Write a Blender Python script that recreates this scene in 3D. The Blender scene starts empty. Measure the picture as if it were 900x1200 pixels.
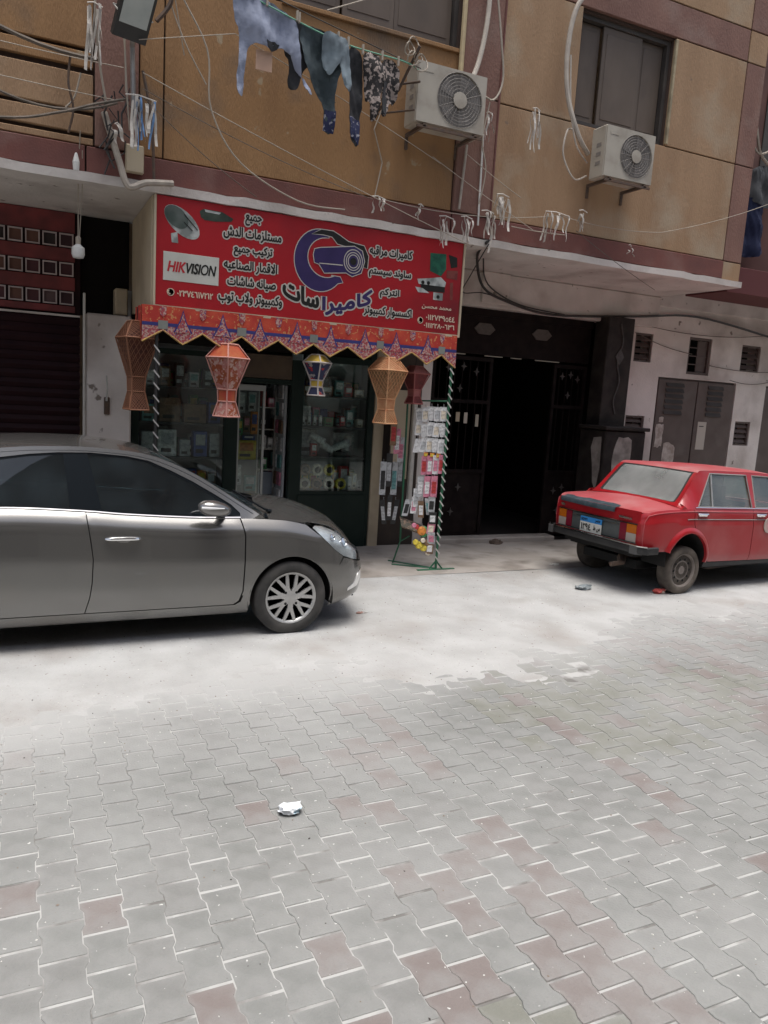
import bpy, bmesh, math, random
import numpy as np
from mathutils import Vector, Matrix, geometry
random.seed(7)
D = bpy.data; SC = bpy.context.scene; COL = SC.collection
R = math.radians; PI = math.pi

# ---------------------------------------------------------------- camera
cd = D.cameras.new('camera'); cam = D.objects.new('camera', cd); COL.objects.link(cam)
cd.sensor_fit = 'HORIZONTAL'; cd.sensor_width = 36; cd.lens = 36; cd.clip_end = 500; cd.clip_start = 0.05
_p, _r, _y = R(8.8), R(3.55), R(25.6)
_f = Vector((math.sin(_y)*math.cos(_p), math.cos(_y)*math.cos(_p), -math.sin(_p)))
_rt = Vector((math.cos(_y), -math.sin(_y), 0)); _up = _rt.cross(_f)
_ex = math.cos(_r)*_rt + math.sin(_r)*_up; _ey = -math.sin(_r)*_rt + math.cos(_r)*_up
cam.matrix_world = Matrix(((_ex.x, _ey.x, -_f.x, 0), (_ex.y, _ey.y, -_f.y, 0), (_ex.z, _ey.z, -_f.z, 2.05), (0, 0, 0, 1)))
SC.camera = cam
# ---------------------------------------------------------------- sky, sun, exposure
SUN_EL, SUN_AZ = 83.0, 200.0      # azimuth measured clockwise from +Y
w = D.worlds.new('World'); SC.world = w; w.use_nodes = True
nt = w.node_tree; bg = nt.nodes['Background']
sky = nt.nodes.new('ShaderNodeTexSky'); sky.sky_type = 'NISHITA'; sky.sun_disc = False
sky.sun_elevation = R(SUN_EL); sky.sun_rotation = R(SUN_AZ); sky.dust_density = 5.0; sky.air_density = 1.0; sky.ozone_density = 0.6
hs = nt.nodes.new('ShaderNodeHueSaturation'); hs.inputs['Saturation'].default_value = 0.75
nt.links.new(sky.outputs[0], hs.inputs['Color']); nt.links.new(hs.outputs[0], bg.inputs[0]); bg.inputs[1].default_value = 0.105
sl = D.lights.new('sun', 'SUN'); sl.energy = 1.5; sl.angle = R(34); sl.color = (1.0, 0.995, 0.97)
sun = D.objects.new('sun', sl); COL.objects.link(sun)
_d = Vector((math.sin(R(SUN_AZ))*math.cos(R(SUN_EL)), math.cos(R(SUN_AZ))*math.cos(R(SUN_EL)), math.sin(R(SUN_EL))))
sun.rotation_euler = _d.to_track_quat('Z', 'Y').to_euler()
SC.view_settings.view_transform = 'Standard'; SC.view_settings.look = 'None'; SC.view_settings.gamma = 1.0
SC.view_settings.exposure = 0.85
SC.cycles.max_bounces = 8; SC.cycles.transparent_max_bounces = 12; SC.cycles.caustics_reflective = False; SC.cycles.caustics_refractive = False

# ---------------------------------------------------------------- materials
MATS = {}
def M(name, col, col2=None, scale=4.0, rough=0.6, metal=0.0, bump=0.0, bscale=None, stretch=(1, 1, 1), lo=0.35, hi=0.65,
      dirt=None, dscale=1.2, dlo=0.5, dhi=0.75, coat=0.0, spec=0.5, kind='noise', rough2=None, spot=None):
    if name in MATS: return MATS[name]
    m = D.materials.new(name); m.use_nodes = True; n = m.node_tree; L = n.links; b = n.nodes['Principled BSDF']
    b.inputs['Roughness'].default_value = rough; b.inputs['Metallic'].default_value = metal
    b.inputs['Specular IOR Level'].default_value = spec; b.inputs['Coat Weight'].default_value = coat
    tc = n.nodes.new('ShaderNodeTexCoord'); mp = n.nodes.new('ShaderNodeMapping'); mp.inputs['Scale'].default_value = stretch
    L.new(tc.outputs['Object'], mp.inputs['Vector'])
    c4 = lambda c: (c[0], c[1], c[2], 1)
    b.inputs['Base Color'].default_value = c4(col); m.diffuse_color = c4(col)
    cur = None
    def tex(sc, det=6, vec=mp, kd='noise'):
        if kd == 'noise':
            t = n.nodes.new('ShaderNodeTexNoise'); t.inputs['Detail'].default_value = det; o = t.outputs['Fac']
        elif kd == 'voronoi':
            t = n.nodes.new('ShaderNodeTexVoronoi'); o = t.outputs['Distance']
        t.inputs['Scale'].default_value = sc; L.new(vec.outputs['Vector'], t.inputs['Vector']); return o
    def ramp(src, a, z):
        r = n.nodes.new('ShaderNodeMapRange'); r.inputs['From Min'].default_value = a; r.inputs['From Max'].default_value = z; L.new(src, r.inputs['Value']); return r.outputs[0]
    def mix(fac, A, B):
        x = n.nodes.new('ShaderNodeMix'); x.data_type = 'RGBA'; L.new(fac, x.inputs['Factor'])
        if isinstance(A, tuple): x.inputs['A'].default_value = c4(A)
        else: L.new(A, x.inputs['A'])
        x.inputs['B'].default_value = c4(B); return x.outputs['Result']
    if col2:
        f = ramp(tex(scale, 6, mp, kind), lo, hi); cur = mix(f, col, col2)
        if rough2 is not None:
            rr = n.nodes.new('ShaderNodeMapRange'); L.new(f, rr.inputs['Value']); rr.inputs['To Min'].default_value = rough; rr.inputs['To Max'].default_value = rough2
            L.new(rr.outputs[0], b.inputs['Roughness'])
    if dirt:
        cur = mix(ramp(tex(dscale, 8, tc_obj(n, L, tc)), dlo, dhi), cur or col, dirt)
    if spot:
        cur = mix(ramp(tex(spot[1], 3, tc_obj(n, L, tc)), spot[2], spot[2]+0.04), cur or col, spot[0])
    if cur: L.new(cur, b.inputs['Base Color'])
    if bump:
        bsc = bscale or scale*6
        bp = n.nodes.new('ShaderNodeBump'); bp.inputs['Strength'].default_value = bump; bp.inputs['Distance'].default_value = 0.01
        L.new(tex(bscale or scale*6, 5), bp.inputs['Height']); L.new(bp.outputs[0], b.inputs['Normal'])
    MATS[name] = m; return m
def tc_obj(n, L, tc):
    mp = n.nodes.new('ShaderNodeMapping'); L.new(tc.outputs['Object'], mp.inputs['Vector']); return mp
def glass_mat(name, tint, fac=0.85, rough=0.02, dust=None):
    m = D.materials.new(name); m.use_nodes = True; n = m.node_tree; L = n.links; n.nodes.clear()
    out = n.nodes.new('ShaderNodeOutputMaterial'); tr = n.nodes.new('ShaderNodeBsdfTransparent'); gl = n.nodes.new('ShaderNodeBsdfGlossy')
    tr.inputs[0].default_value = (*tint, 1); gl.inputs['Roughness'].default_value = rough; gl.inputs[0].default_value = (1, 1, 1, 1)
    lw = n.nodes.new('ShaderNodeLayerWeight'); lw.inputs[0].default_value = .5
    pw = n.nodes.new('ShaderNodeMath'); pw.operation = 'POWER'; L.new(lw.outputs['Facing'], pw.inputs[0]); pw.inputs[1].default_value = 4.0
    fr = n.nodes.new('ShaderNodeMapRange'); L.new(pw.outputs[0], fr.inputs['Value']); fr.inputs['To Min'].default_value = .06
    mx = n.nodes.new('ShaderNodeMixShader'); L.new(fr.outputs[0], mx.inputs[0]); L.new(tr.outputs[0], mx.inputs[1]); L.new(gl.outputs[0], mx.inputs[2])
    last = mx
    if dust:
        df = n.nodes.new('ShaderNodeBsdfDiffuse'); df.inputs[0].default_value = (*dust[0], 1)
        tc = n.nodes.new('ShaderNodeTexCoord'); no = n.nodes.new('ShaderNodeTexNoise'); no.inputs['Scale'].default_value = 3; no.inputs['Detail'].default_value = 6
        L.new(tc.outputs['Object'], no.inputs['Vector'])
        mr = n.nodes.new('ShaderNodeMapRange'); L.new(no.outputs['Fac'], mr.inputs['Value']); mr.inputs['From Min'].default_value = 0.3; mr.inputs['From Max'].default_value = 0.7
        mr.inputs['To Min'].default_value = dust[1]; mr.inputs['To Max'].default_value = dust[2]
        m2 = n.nodes.new('ShaderNodeMixShader'); L.new(mr.outputs[0], m2.inputs[0]); L.new(mx.outputs[0], m2.inputs[1]); L.new(df.outputs[0], m2.inputs[2]); last = m2
    L.new(last.outputs[0], out.inputs[0]); MATS[name] = m; return m

# ---------------------------------------------------------------- mesh helpers
class MB:
    """collects faces; build() links them as ONE mesh object"""
    def __init__(s): s.v = []; s.f = []; s.m = []; s.mi = 0
    def add(s, vs, fs):
        k = len(s.v); s.v += [tuple(q) for q in vs]; s.f += [tuple(i+k for i in f) for f in fs]; s.m += [s.mi]*len(fs); return s
    def box(s, x0, x1, y0, y1, z0, z1, bev=0.0):
        if bev <= 0:
            return s.add([(x0,y0,z0),(x1,y0,z0),(x1,y1,z0),(x0,y1,z0),(x0,y0,z1),(x1,y0,z1),(x1,y1,z1),(x0,y1,z1)],
                     [(0,3,2,1),(4,5,6,7),(0,1,5,4),(1,2,6,5),(2,3,7,6),(3,0,4,7)])
        b = min(bev, (x1-x0)*.45, (y1-y0)*.45, (z1-z0)*.45)
        bm = bmesh.new(); bmesh.ops.create_cube(bm, size=1)
        for v in bm.verts: v.co = Vector(((x0+x1)/2+v.co.x*(x1-x0), (y0+y1)/2+v.co.y*(y1-y0), (z0+z1)/2+v.co.z*(z1-z0)))
        bmesh.ops.bevel(bm, geom=bm.edges[:], offset=b, segments=1, affect='EDGES'); return s.addbm(bm)
    def addbm(s, bm):
        bm.verts.index_update(); s.add([v.co[:] for v in bm.verts], [tuple(v.index for v in f.verts) for f in bm.faces]); bm.free(); return s
    def obox(s, c, ux, uy, uz, hx, hy, hz):
        c, ux, uy, uz = map(Vector, (c, ux, uy, uz)); vs = []
        for k in (-1, 1):
            for a, b in ((-1,-1),(1,-1),(1,1),(-1,1)): vs.append(c+ux*hx*a+uy*hy*b+uz*hz*k)
        return s.add(vs, [(0,3,2,1),(4,5,6,7),(0,1,5,4),(1,2,6,5),(2,3,7,6),(3,0,4,7)])
    def tube(s, pts, r, n=6, cap=True):
        pts = [Vector(p) for p in pts]; k = len(pts); rr = r if isinstance(r, (list, tuple)) else [r]*k
        vs = []; fs = []; pn = None
        for i, p in enumerate(pts):
            t = (pts[min(i+1, k-1)]-pts[max(i-1, 0)]).normalized()
            if pn is None:
                a = Vector((0, 0, 1)) if abs(t.z) < .9 else Vector((1, 0, 0)); pn = t.cross(a).normalized()
            else:
                pn = (pn - t*pn.dot(t)).normalized()
            b = t.cross(pn)
            for j in range(n):
                an = 2*PI*j/n; vs.append(p+(pn*math.cos(an)+b*math.sin(an))*rr[i])
        for i in range(k-1):
            for j in range(n):
                a, b2 = i*n+j, i*n+(j+1) % n; fs.append((a, b2, b2+n, a+n))
        if cap: fs += [tuple(range(n))[::-1], tuple(range((k-1)*n, k*n))]
        return s.add(vs, fs)
    def lathe(s, prof, o, ax, n=24):
        """prof: (radius, offset along axis)"""
        ax = Vector(ax).normalized(); a = Vector((0, 0, 1)) if abs(ax.z) < .9 else Vector((1, 0, 0))
        u = ax.cross(a).normalized(); v = ax.cross(u); o = Vector(o); vs = []; fs = []
        for r, h in prof:
            for j in range(n):
                an = 2*PI*j/n; vs.append(o+ax*h+(u*math.cos(an)+v*math.sin(an))*r)
        for i in range(len(prof)-1):
            for j in range(n): a0, b0 = i*n+j, i*n+(j+1) % n; fs.append((a0, b0, b0+n, a0+n))
        if prof[0][0] > 1e-4: fs.append(tuple(range(n))[::-1])
        if prof[-1][0] > 1e-4: fs.append(tuple(range((len(prof)-1)*n, len(prof)*n)))
        return s.add(vs, fs)
    def prism(s, poly, fn, d):
        """closed outline in 2D, fn maps (a,b,depth)->3D"""
        n = len(poly); vs = [fn(a, b, 0) for a, b in poly]+[fn(a, b, d) for a, b in poly]
        tri = geometry.tessellate_polygon([[Vector((a, b, 0)) for a, b in poly]])
        fs = [tuple(t) for t in tri]+[tuple(q+n for q in t[::-1]) for t in tri]+[(i, (i+1) % n, n+(i+1) % n, n+i) for i in range(n)]
        return s.add(vs, fs)
    def build(s, name, mats, parent=None, smooth=False, auto=None):
        me = D.meshes.new(name); off = parent_loc(parent)
        me.from_pydata([(a-off[0], b-off[1], c-off[2]) for a, b, c in s.v], [], s.f)
        for m in (mats if isinstance(mats, (list, tuple)) else [mats]): me.materials.append(m)
        if any(s.m): me.polygons.foreach_set('material_index', s.m)
        bm = bmesh.new(); bm.from_mesh(me); bmesh.ops.recalc_face_normals(bm, faces=bm.faces[:]); bm.to_mesh(me); bm.free()
        if smooth:
            me.polygons.foreach_set('use_smooth', [True]*len(me.polygons))
            me.set_sharp_from_angle(angle=R(auto or 40))
        me.update(); o = D.objects.new(name, me); COL.objects.link(o)
        if parent: o.parent = parent
        return o
def parent_loc(p):
    x = [0, 0, 0]
    while p is not None: x = [x[i]+p.location[i] for i in range(3)]; p = p.parent
    return x
def thing(name, label, cat, loc=(0, 0, 0), group=None):
    o = D.objects.new(name, None); COL.objects.link(o); o.location = loc; o.empty_display_size = .1
    return tag(o, label, cat, group)
def tag(o, label, cat, group=None):
    o['label'] = label; o['category'] = cat
    if group: o['group'] = group
    return o
def kind(o, k='structure'): o['kind'] = k; return o
def cprop(o):
    d = o.copy(); COL.objects.link(d); return d
def copy_tree(o, loc, label=None, rot=None):
    c = cprop(o); c.location = loc
    if rot is not None: c.rotation_euler = rot
    if label: c['label'] = label
    def rec(src, dst):
        for ch in [q for q in D.objects if q.parent == src]:
            e = cprop(ch); e.parent = dst; rec(ch, e)
    rec(o, c); return c
def inpoly(x, y, P):
    c = False; j = len(P)-1
    for i in range(len(P)):
        if (P[i][1] > y) != (P[j][1] > y) and x < (P[j][0]-P[i][0])*(y-P[i][1])/(P[j][1]-P[i][1])+P[i][0]: c = not c
        j = i
    return c
def resamp(P, res, closed=True):
    o = []
    n = len(P)
    for i in range(n if closed else n-1):
        a, b = P[i], P[(i+1) % n]; L = max(abs(b[0]-a[0])/res[0], abs(b[1]-a[1])/res[1]); k = max(1, int(math.ceil(L)))
        for q in range(k): o.append((a[0]+(b[0]-a[0])*q/k, a[1]+(b[1]-a[1])*q/k))
    if not closed: o.append(tuple(P[-1]))
    return o
def plate(mb, outer, fn, res=(.05, .05), thick=0.0, holes=(), nrm=None):
    """fill an outline in a 2D parameter domain with a fine mesh and map it to 3D; optional thickness along the inward normal"""
    A = [resamp(P, res) for P in [outer]+list(holes)]
    S = (res[0], res[1]); pts = []; edges = []; seen = {}
    for P in A:
        k = len(pts); n = len(P)
        for q in P: pts.append(Vector((q[0]/S[0], q[1]/S[1])))
        edges += [(k+i, k+(i+1) % n) for i in range(n)]
    sc = [[(q[0]/S[0], q[1]/S[1]) for q in P] for P in A]
    xs = [q[0] for q in sc[0]]; ys = [q[1] for q in sc[0]]
    y = math.floor(min(ys))+.5
    bpts = [q for P in sc for q in P]; cell = {}
    for q in bpts: cell.setdefault((int(q[0]//1), int(q[1]//1)), []).append(q)
    while y < max(ys):
        x = math.floor(min(xs))+.5
        while x < max(xs):
            if inpoly(x, y, sc[0]) and not any(inpoly(x, y, h) for h in sc[1:]):
                ci, cj = int(x//1), int(y//1)
                if all((q[0]-x)**2+(q[1]-y)**2 > .2 for a in (-1, 0, 1) for b in (-1, 0, 1) for q in cell.get((ci+a, cj+b), ())):
                    pts.append(Vector((x, y)))
            x += 1
        y += 1
    r = geometry.delaunay_2d_cdt(pts, edges, [], 0, 1e-5)
    V, F = r[0], r[2]; tris = []
    for f in F:
        cx = sum(V[i][0] for i in f)/len(f); cy = sum(V[i][1] for i in f)/len(f)
        if inpoly(cx, cy, sc[0]) and not any(inpoly(cx, cy, h) for h in sc[1:]): tris.append(tuple(f))
    P2 = [(v[0]*S[0], v[1]*S[1]) for v in V]; P3 = [Vector(fn(a, b)) for a, b in P2]
    if thick == 0: mb.add(P3, tris); return mb
    e = 1e-3; n = len(P3); Q = []
    for (a, b), p in zip(P2, P3):
        if nrm is not None: nn = Vector(nrm)
        else:
            du = Vector(fn(a+e, b))-Vector(fn(a-e, b)); dv = Vector(fn(a, b+e))-Vector(fn(a, b-e)); nn = du.cross(dv)
            nn = nn.normalized() if nn.length > 1e-12 else Vector((0, 0, 1))
        Q.append(p+nn*thick)
    fs = tris+[tuple(i+n for i in t[::-1]) for t in tris]; ec = {}
    for t in tris:
        for i in range(len(t)):
            a, b = t[i], t[(i+1) % len(t)]; ec[(a, b)] = 1
    for (a, b) in list(ec):
        if (b, a) not in ec: fs.append((b, a, a+n, b+n))
    mb.add(P3+Q, fs); return mb
def sm(a, b, x):
    t = min(1, max(0, (x-a)/(b-a))); return t*t*(3-2*t)
def hsh(i, j=0): return (math.sin(i*127.1+j*311.7)*43758.5453) % 1.0
def vnoise(x, y):
    i, j = math.floor(x), math.floor(y); u, v = x-i, y-j; u = u*u*(3-2*u); v = v*v*(3-2*v)
    return (hsh(i, j)*(1-u)+hsh(i+1, j)*u)*(1-v)+(hsh(i, j+1)*(1-u)+hsh(i+1, j+1)*u)*v
# ================================================================ THE GROUND
def paver_mat(name, c, c2):
    m = M(name, c, c2, scale=9, rough=.8, bump=.5, bscale=90, lo=.3, hi=.75, dirt=(.27, .272, .265), dscale=5, dlo=.45, dhi=.85)
    # a dusting of pale cement powder, laid over the pavers in world space (wear with a shape of its own)
    n = m.node_tree; L = n.links; b = n.nodes['Principled BSDF']
    src = b.inputs['Base Color'].links[0].from_socket
    g = n.nodes.new('ShaderNodeNewGeometry')
    no = n.nodes.new('ShaderNodeTexNoise'); no.inputs['Scale'].default_value = 0.85; no.inputs['Detail'].default_value = 7; no.inputs['Roughness'].default_value = .62
    L.new(g.outputs['Position'], no.inputs['Vector'])
    mr = n.nodes.new('ShaderNodeMapRange'); mr.inputs['From Min'].default_value = .42; mr.inputs['From Max'].default_value = .84; mr.inputs['To Max'].default_value = .88
    sx = n.nodes.new('ShaderNodeSeparateXYZ'); L.new(g.outputs['Position'], sx.inputs[0]); yr = n.nodes.new('ShaderNodeMapRange'); sk = n.nodes.new('ShaderNodeMath'); sk.operation = 'MULTIPLY_ADD'; L.new(sx.outputs['X'], sk.inputs[0]); sk.inputs[1].default_value = -.14; L.new(sx.outputs['Y'], sk.inputs[2]); L.new(sk.outputs[0], yr.inputs['Value']); yr.inputs['From Min'].default_value = 3.5; yr.inputs['From Max'].default_value = 5.0; yr.inputs['To Max'].default_value = .40
    ad = n.nodes.new('ShaderNodeMath'); ad.operation = 'ADD'; L.new(no.outputs['Fac'], ad.inputs[0]); L.new(yr.outputs[0], ad.inputs[1]); at = n.nodes.new('ShaderNodeAttribute'); at.attribute_name = 'dusty'; mu = n.nodes.new('ShaderNodeMath'); mu.operation = 'MULTIPLY_ADD'; L.new(at.outputs['Fac'], mu.inputs[0]); mu.inputs[1].default_value = .06; L.new(ad.outputs[0], mu.inputs[2])
    L.new(mu.outputs[0], mr.inputs['Value'])
    x = n.nodes.new('ShaderNodeMix'); x.data_type = 'RGBA'; L.new(mr.outputs[0], x.inputs['Factor']); L.new(src, x.inputs['A']); yc = n.nodes.new('ShaderNodeMix'); yc.data_type = 'RGBA'; y2 = n.nodes.new('ShaderNodeMapRange'); L.new(sk.outputs[0], y2.inputs['Value']); y2.inputs['From Min'].default_value = 3.9; y2.inputs['From Max'].default_value = 5.1; L.new(y2.outputs[0], yc.inputs['Factor']); yc.inputs['A'].default_value = (.335, .34, .332, 1); yc.inputs['B'].default_value = (.45, .45, .443, 1); L.new(yc.outputs['Result'], x.inputs['B'])
    # small crumbs
    n2 = n.nodes.new('ShaderNodeTexNoise'); n2.inputs['Scale'].default_value = 38; n2.inputs['Detail'].default_value = 2; L.new(g.outputs['Position'], n2.inputs['Vector'])
    m2 = n.nodes.new('ShaderNodeMapRange'); m2.inputs['From Min'].default_value = .72; m2.inputs['From Max'].default_value = .76; L.new(n2.outputs['Fac'], m2.inputs['Value'])
    y = n.nodes.new('ShaderNodeMix'); y.data_type = 'RGBA'; L.new(m2.outputs[0], y.inputs['Factor']); L.new(x.outputs['Result'], y.inputs['A']); y.inputs['B'].default_value = (.6, .6, .58, 1)
    L.new(y.outputs['Result'], b.inputs['Base Color']); return m
PV = [paver_mat('paver_grey', (.195, .200, .192), (.235, .24, .231)), paver_mat('paver_dark', (.198, .20, .193), (.238, .24, .232)),
      paver_mat('paver_olive', (.185, .188, .162), (.22, .222, .195)), paver_mat('paver_red', (.198, .168, .159), (.214, .190, .181))]
m_dust = M('cement_dust', (.46, .462, .455), (.38, .378, .37), scale=2.2, rough=.95, bump=1.0, bscale=55, dirt=(.30, .275, .25), dscale=1.3, dlo=.52, dhi=.8, spot=((.25, .22, .20), 30, .68))
m_sand = M('joint_sand', (.44, .44, .43), (.17, .165, .155), scale=5, rough=.95, lo=.45, hi=.66)
road = thing('road', 'x', 'x'); del road['label'], road['category']; kind(road)
# interlocking double-T pavers
WE, WW, HL = .0812, .0683, .0965
def paver_profile(ins):
    a, b, h = WE-ins, WW-ins, HL-ins
    return [(-a, -h), (a, -h), (a, -.062), (b, -.036), (b, .036), (a, .062), (a, h), (-a, h), (-a, .062), (-b, .036), (-b, -.036), (-a, -.062)]
p_top, p_bot = paver_profile(.0028), paver_profile(.0)
PVV = [(x, y, 0) for x, y in paver_profile(.024)]+[(x, y, 0) for x, y in p_top]+[(x, y, -.006) for x, y in p_bot]
PVF = [(0, 1, 2, 11), (11, 2, 3, 10), (10, 3, 4, 9), (9, 4, 5, 8), (8, 5, 6, 7)]
EDGE = [0.0]*12+[1.0]*24                     # how much dust lies there: it gathers along the edges of every paver
def dusty(me, n):
    a = me.attributes.new('dusty', 'FLOAT', 'POINT'); a.data.foreach_set('value', EDGE*n)
for k in (0, 12):
    PVF += [(k+(i+1) % 12, k+i, k+12+i, k+12+(i+1) % 12) for i in range(12)]
def edge_y(x):          # where the drift of cement dust begins
    return float(np.interp(x, [-8, -.14, 1.66, 2.6, 3.5, 4.4, 6.3, 8.2, 16], [5.1, 5.15, 5.42, 5.0, 5.25, 5.6, 6.15, 6.15, 6.3]))
pmesh = []
for m in PV:
    me = D.meshes.new('paver'); me.from_pydata(PVV, [], PVF); me.materials.append(m); dusty(me, 1); pmesh.append(me)
allp = []
for c in range(-60, 94):
    x = 2.07+.15*c
    for r in range(-24, 26):
        y = 2.03+.203*r+(0 if c % 2 == 0 else .1015)
        if y < -2.3 or y > edge_y(x)+1.35: continue
        red = (c % 7 == 0 and hsh(c, r) < .45) or hsh(c*3, r) < .02 or (vnoise(x*.55+3, y*.3) > .74 and hsh(c, r+9) < .35)
        k = 3 if red else (2 if vnoise(x*.8, y*.8+7) > .6 and hsh(r, c) < .75 else (1 if hsh(r, c) < .35 else 0))
        allp.append((x, y, k, c, r))
def vis_key(p):
    v = Vector((p[0], p[1], 0))-cam.matrix_world.translation; d = v.dot(_f)
    if d <= .3: return 1e9
    a, b = v.dot(_ex)/d, v.dot(_ey)/d
    return v.length if abs(a) < .53 and abs(b) < .69 else 1e6+v.length
allp.sort(key=vis_key)
for (x, y, k, c, r) in allp[:300]:
    o = D.objects.new('paver', pmesh[k]); COL.objects.link(o); o.parent = road
    o.location = (x, y, (hsh(c, r+2)-.5)*.0018); o.rotation_euler = ((hsh(c+5, r)-.5)*.009, (hsh(c, r+5)-.5)*.009, (hsh(c+7, r)-.5)*.02)
bv = np.array(PVV); VV = []; FF = []; MI = []
for n_, (x, y, k, c, r) in enumerate(allp[300:]):
    q = bv.copy(); tx, ty, tz = (hsh(c+5, r)-.5)*.009, (hsh(c, r+5)-.5)*.009, (hsh(c+7, r)-.5)*.02
    q[:, 2] += -q[:, 0]*ty+q[:, 1]*tx+(hsh(c, r+2)-.5)*.0022
    q[:, 0], q[:, 1] = q[:, 0]-q[:, 1]*tz+x, q[:, 1]+q[:, 0]*tz+y
    VV.append(q); b0 = n_*36; FF += [tuple(i+b0 for i in f) for f in PVF]; MI += [k]*len(PVF)
me = D.meshes.new('pavers_beyond'); me.from_pydata(np.concatenate(VV).tolist(), [], FF)
for m in PV: me.materials.append(m)
me.polygons.foreach_set('material_index', MI); dusty(me, len(allp)-300)
o = D.objects.new('paver_field', me); COL.objects.link(o); o.parent = road; kind(o, 'stuff')
# bedding sand in the joints, and the drift of cement dust that buries the pavers towards the building
def gz(x, y):
    e = edge_y(x)+.6*(vnoise(x*1.9, y*1.9)-.5)+.2*(vnoise(x*9, y*9)-.5)+.10*(vnoise(x*23, y*23)-.5)
    t = sm(-1.5, .9, y-e)**1.3; j = sm(.40, .72, .6*vnoise(x*1.1+20, y*1.1)+.4*vnoise(x*3.1, y*3.1+5))*.0032+(vnoise(x*14, y*14)-.5)*.0008
    return -.0048+j*(1-t)+t*.0125+.008*sm(.6, 3, y-e)+t*(vnoise(x*5, y*5)-.5)*.006+t*(vnoise(x*1.2, y*17)-.5)*.004
X0, X1, Y0, Y1, ST = -9.0, 17.0, -2.4, 7.6, .05
nx, ny = int((X1-X0)/ST)+1, int((Y1-Y0)/ST)+1
vs = [(X0+i*ST, Y0+j*ST, gz(X0+i*ST, Y0+j*ST)) for j in range(ny) for i in range(nx)]
fs = [(j*nx+i, j*nx+i+1, (j+1)*nx+i+1, (j+1)*nx+i) for j in range(ny-1) for i in range(nx-1)]
me = D.meshes.new('dust'); me.from_pydata(vs, [], fs); me.materials.append(m_sand); me.materials.append(m_dust)
me.polygons.foreach_set('material_index', [1 if (Y0+(k//(nx-1))*ST) > edge_y(X0+(k % (nx-1))*ST)-.8 else 0 for k in range(len(fs))])
me.polygons.foreach_set('use_smooth', [True]*len(fs))
o = D.objects.new('cement_dust', me); COL.objects.link(o); kind(o, 'stuff')
g = MB(); g.box(-40, 60, -40, 60, -.9, -.035); kind(g.build('ground', M('earth', (.2, .18, .16), (.26, .24, .21), scale=2, rough=.95)))
m_fore = M('forecourt_concrete', (.30, .27, .24), (.40, .37, .34), scale=1.5, rough=.95, bump=.5, bscale=50, dirt=(.16, .14, .12), dscale=2.1, dlo=.5, dhi=.75)
g = MB(); nx2 = 130
def gz2(x, y): return .0135+.004*vnoise(x*3, y*3)+(.012 if y > 7.7 else 0)
vs = []; fs = []
ys = [7.55+.1*i for i in range(17)]
for y in ys:
    for i in range(nx2+1): x = -9+26*i/nx2; vs.append((x, y, gz2(x, y)))
for j in range(len(ys)-1):
    for i in range(nx2): a = j*(nx2+1)+i; fs.append((a, a+1, a+nx2+2, a+nx2+1))
g.add(vs, fs); kind(g.build('forecourt', m_fore, smooth=True))

# loose grit: nobody could count it
gr_ = random.Random(5); vs = []; fs = []; mi = []
for k in range(5200):
    x = gr_.uniform(-1.5, 9.5); y = 1.6+5.9*gr_.random()**.55 if k % 3 else gr_.uniform(1.6, 5.2)
    s_ = .0016+.0045*gr_.random()**4; z = max(0, gz(x, y))+s_*.3; b = len(vs)
    for dx, dy, dz in ((1, .2, 0), (-.2, 1, .1), (-1, -.3, 0), (.3, -1, -.1), (0, 0, .8), (0, 0, -.8)): vs.append((x+dx*s_*gr_.uniform(.6, 1.3), y+dy*s_*gr_.uniform(.6, 1.3), z+dz*s_*gr_.uniform(.6, 1.1)))
    for i in range(4): fs += [(b+i, b+(i+1) % 4, b+4), (b+(i+1) % 4, b+i, b+5)]
    mi += [0 if gr_.random() < .5 else (1 if gr_.random() < .7 else 2)]*8
me = D.meshes.new('grit'); me.from_pydata(vs, [], fs)
for m in (M('pale_grit', (.62, .61, .58), rough=.9), M('brown_grit', (.26, .21, .17), rough=.9), M('dark_grit', (.07, .06, .055), rough=.9)): me.materials.append(m)
me.polygons.foreach_set('material_index', mi); o = D.objects.new('loose_grit', me); COL.objects.link(o); kind(o, 'stuff')
# ================================================================ THE APARTMENT BUILDING
A, B = 7.75, 9.2
m_ochre = M('ochre_render', (.315, .176, .078), (.25, .136, .060), scale=1.2, rough=.9, bump=.8, bscale=40, stretch=(3, 3, .5), lo=.38, hi=.72, dirt=(.17, .115, .075), dscale=1.7, dlo=.54, dhi=.75, spot=((.36, .27, .17), 5, .70))
m_ochre2 = M('pale_ochre_render', (.36, .230, .133), (.285, .177, .10), scale=1.2, rough=.9, bump=.8, bscale=40, stretch=(3, 3, .5), lo=.38, hi=.72, dirt=(.38, .30, .21), dscale=1.3, dlo=.52, dhi=.72, spot=((.20, .14, .10), 4, .70))
m_mauve = M('mauve_render', (.235, .128, .098), (.18, .095, .075), scale=2.5, rough=.9, bump=.7, bscale=60, stretch=(1, 1, .4), dirt=(.25, .17, .14), dscale=2, dlo=.55, dhi=.8)
m_red = M('red_brown_band', (.17, .062, .050), (.13, .052, .045), scale=3, rough=.85, bump=.3, bscale=60, dirt=(.22, .13, .11), dscale=2.3, dlo=.55, dhi=.8)
m_conc = M('slab_concrete', (.68, .63, .59), (.57, .53, .49), scale=2.2, rough=.95, bump=.5, bscale=30, dirt=(.38, .33, .30), dscale=1.6, dlo=.5, dhi=.75, spot=((.25, .21, .18), 9, .68))
m_white = M('dirty_white_plaster', (.80, .74, .69), (.68, .62, .57), scale=1.7, rough=.95, bump=.5, bscale=35, dirt=(.42, .36, .32), dscale=1.1, dlo=.47, dhi=.72, spot=((.24, .2, .17), 6, .69))
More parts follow.
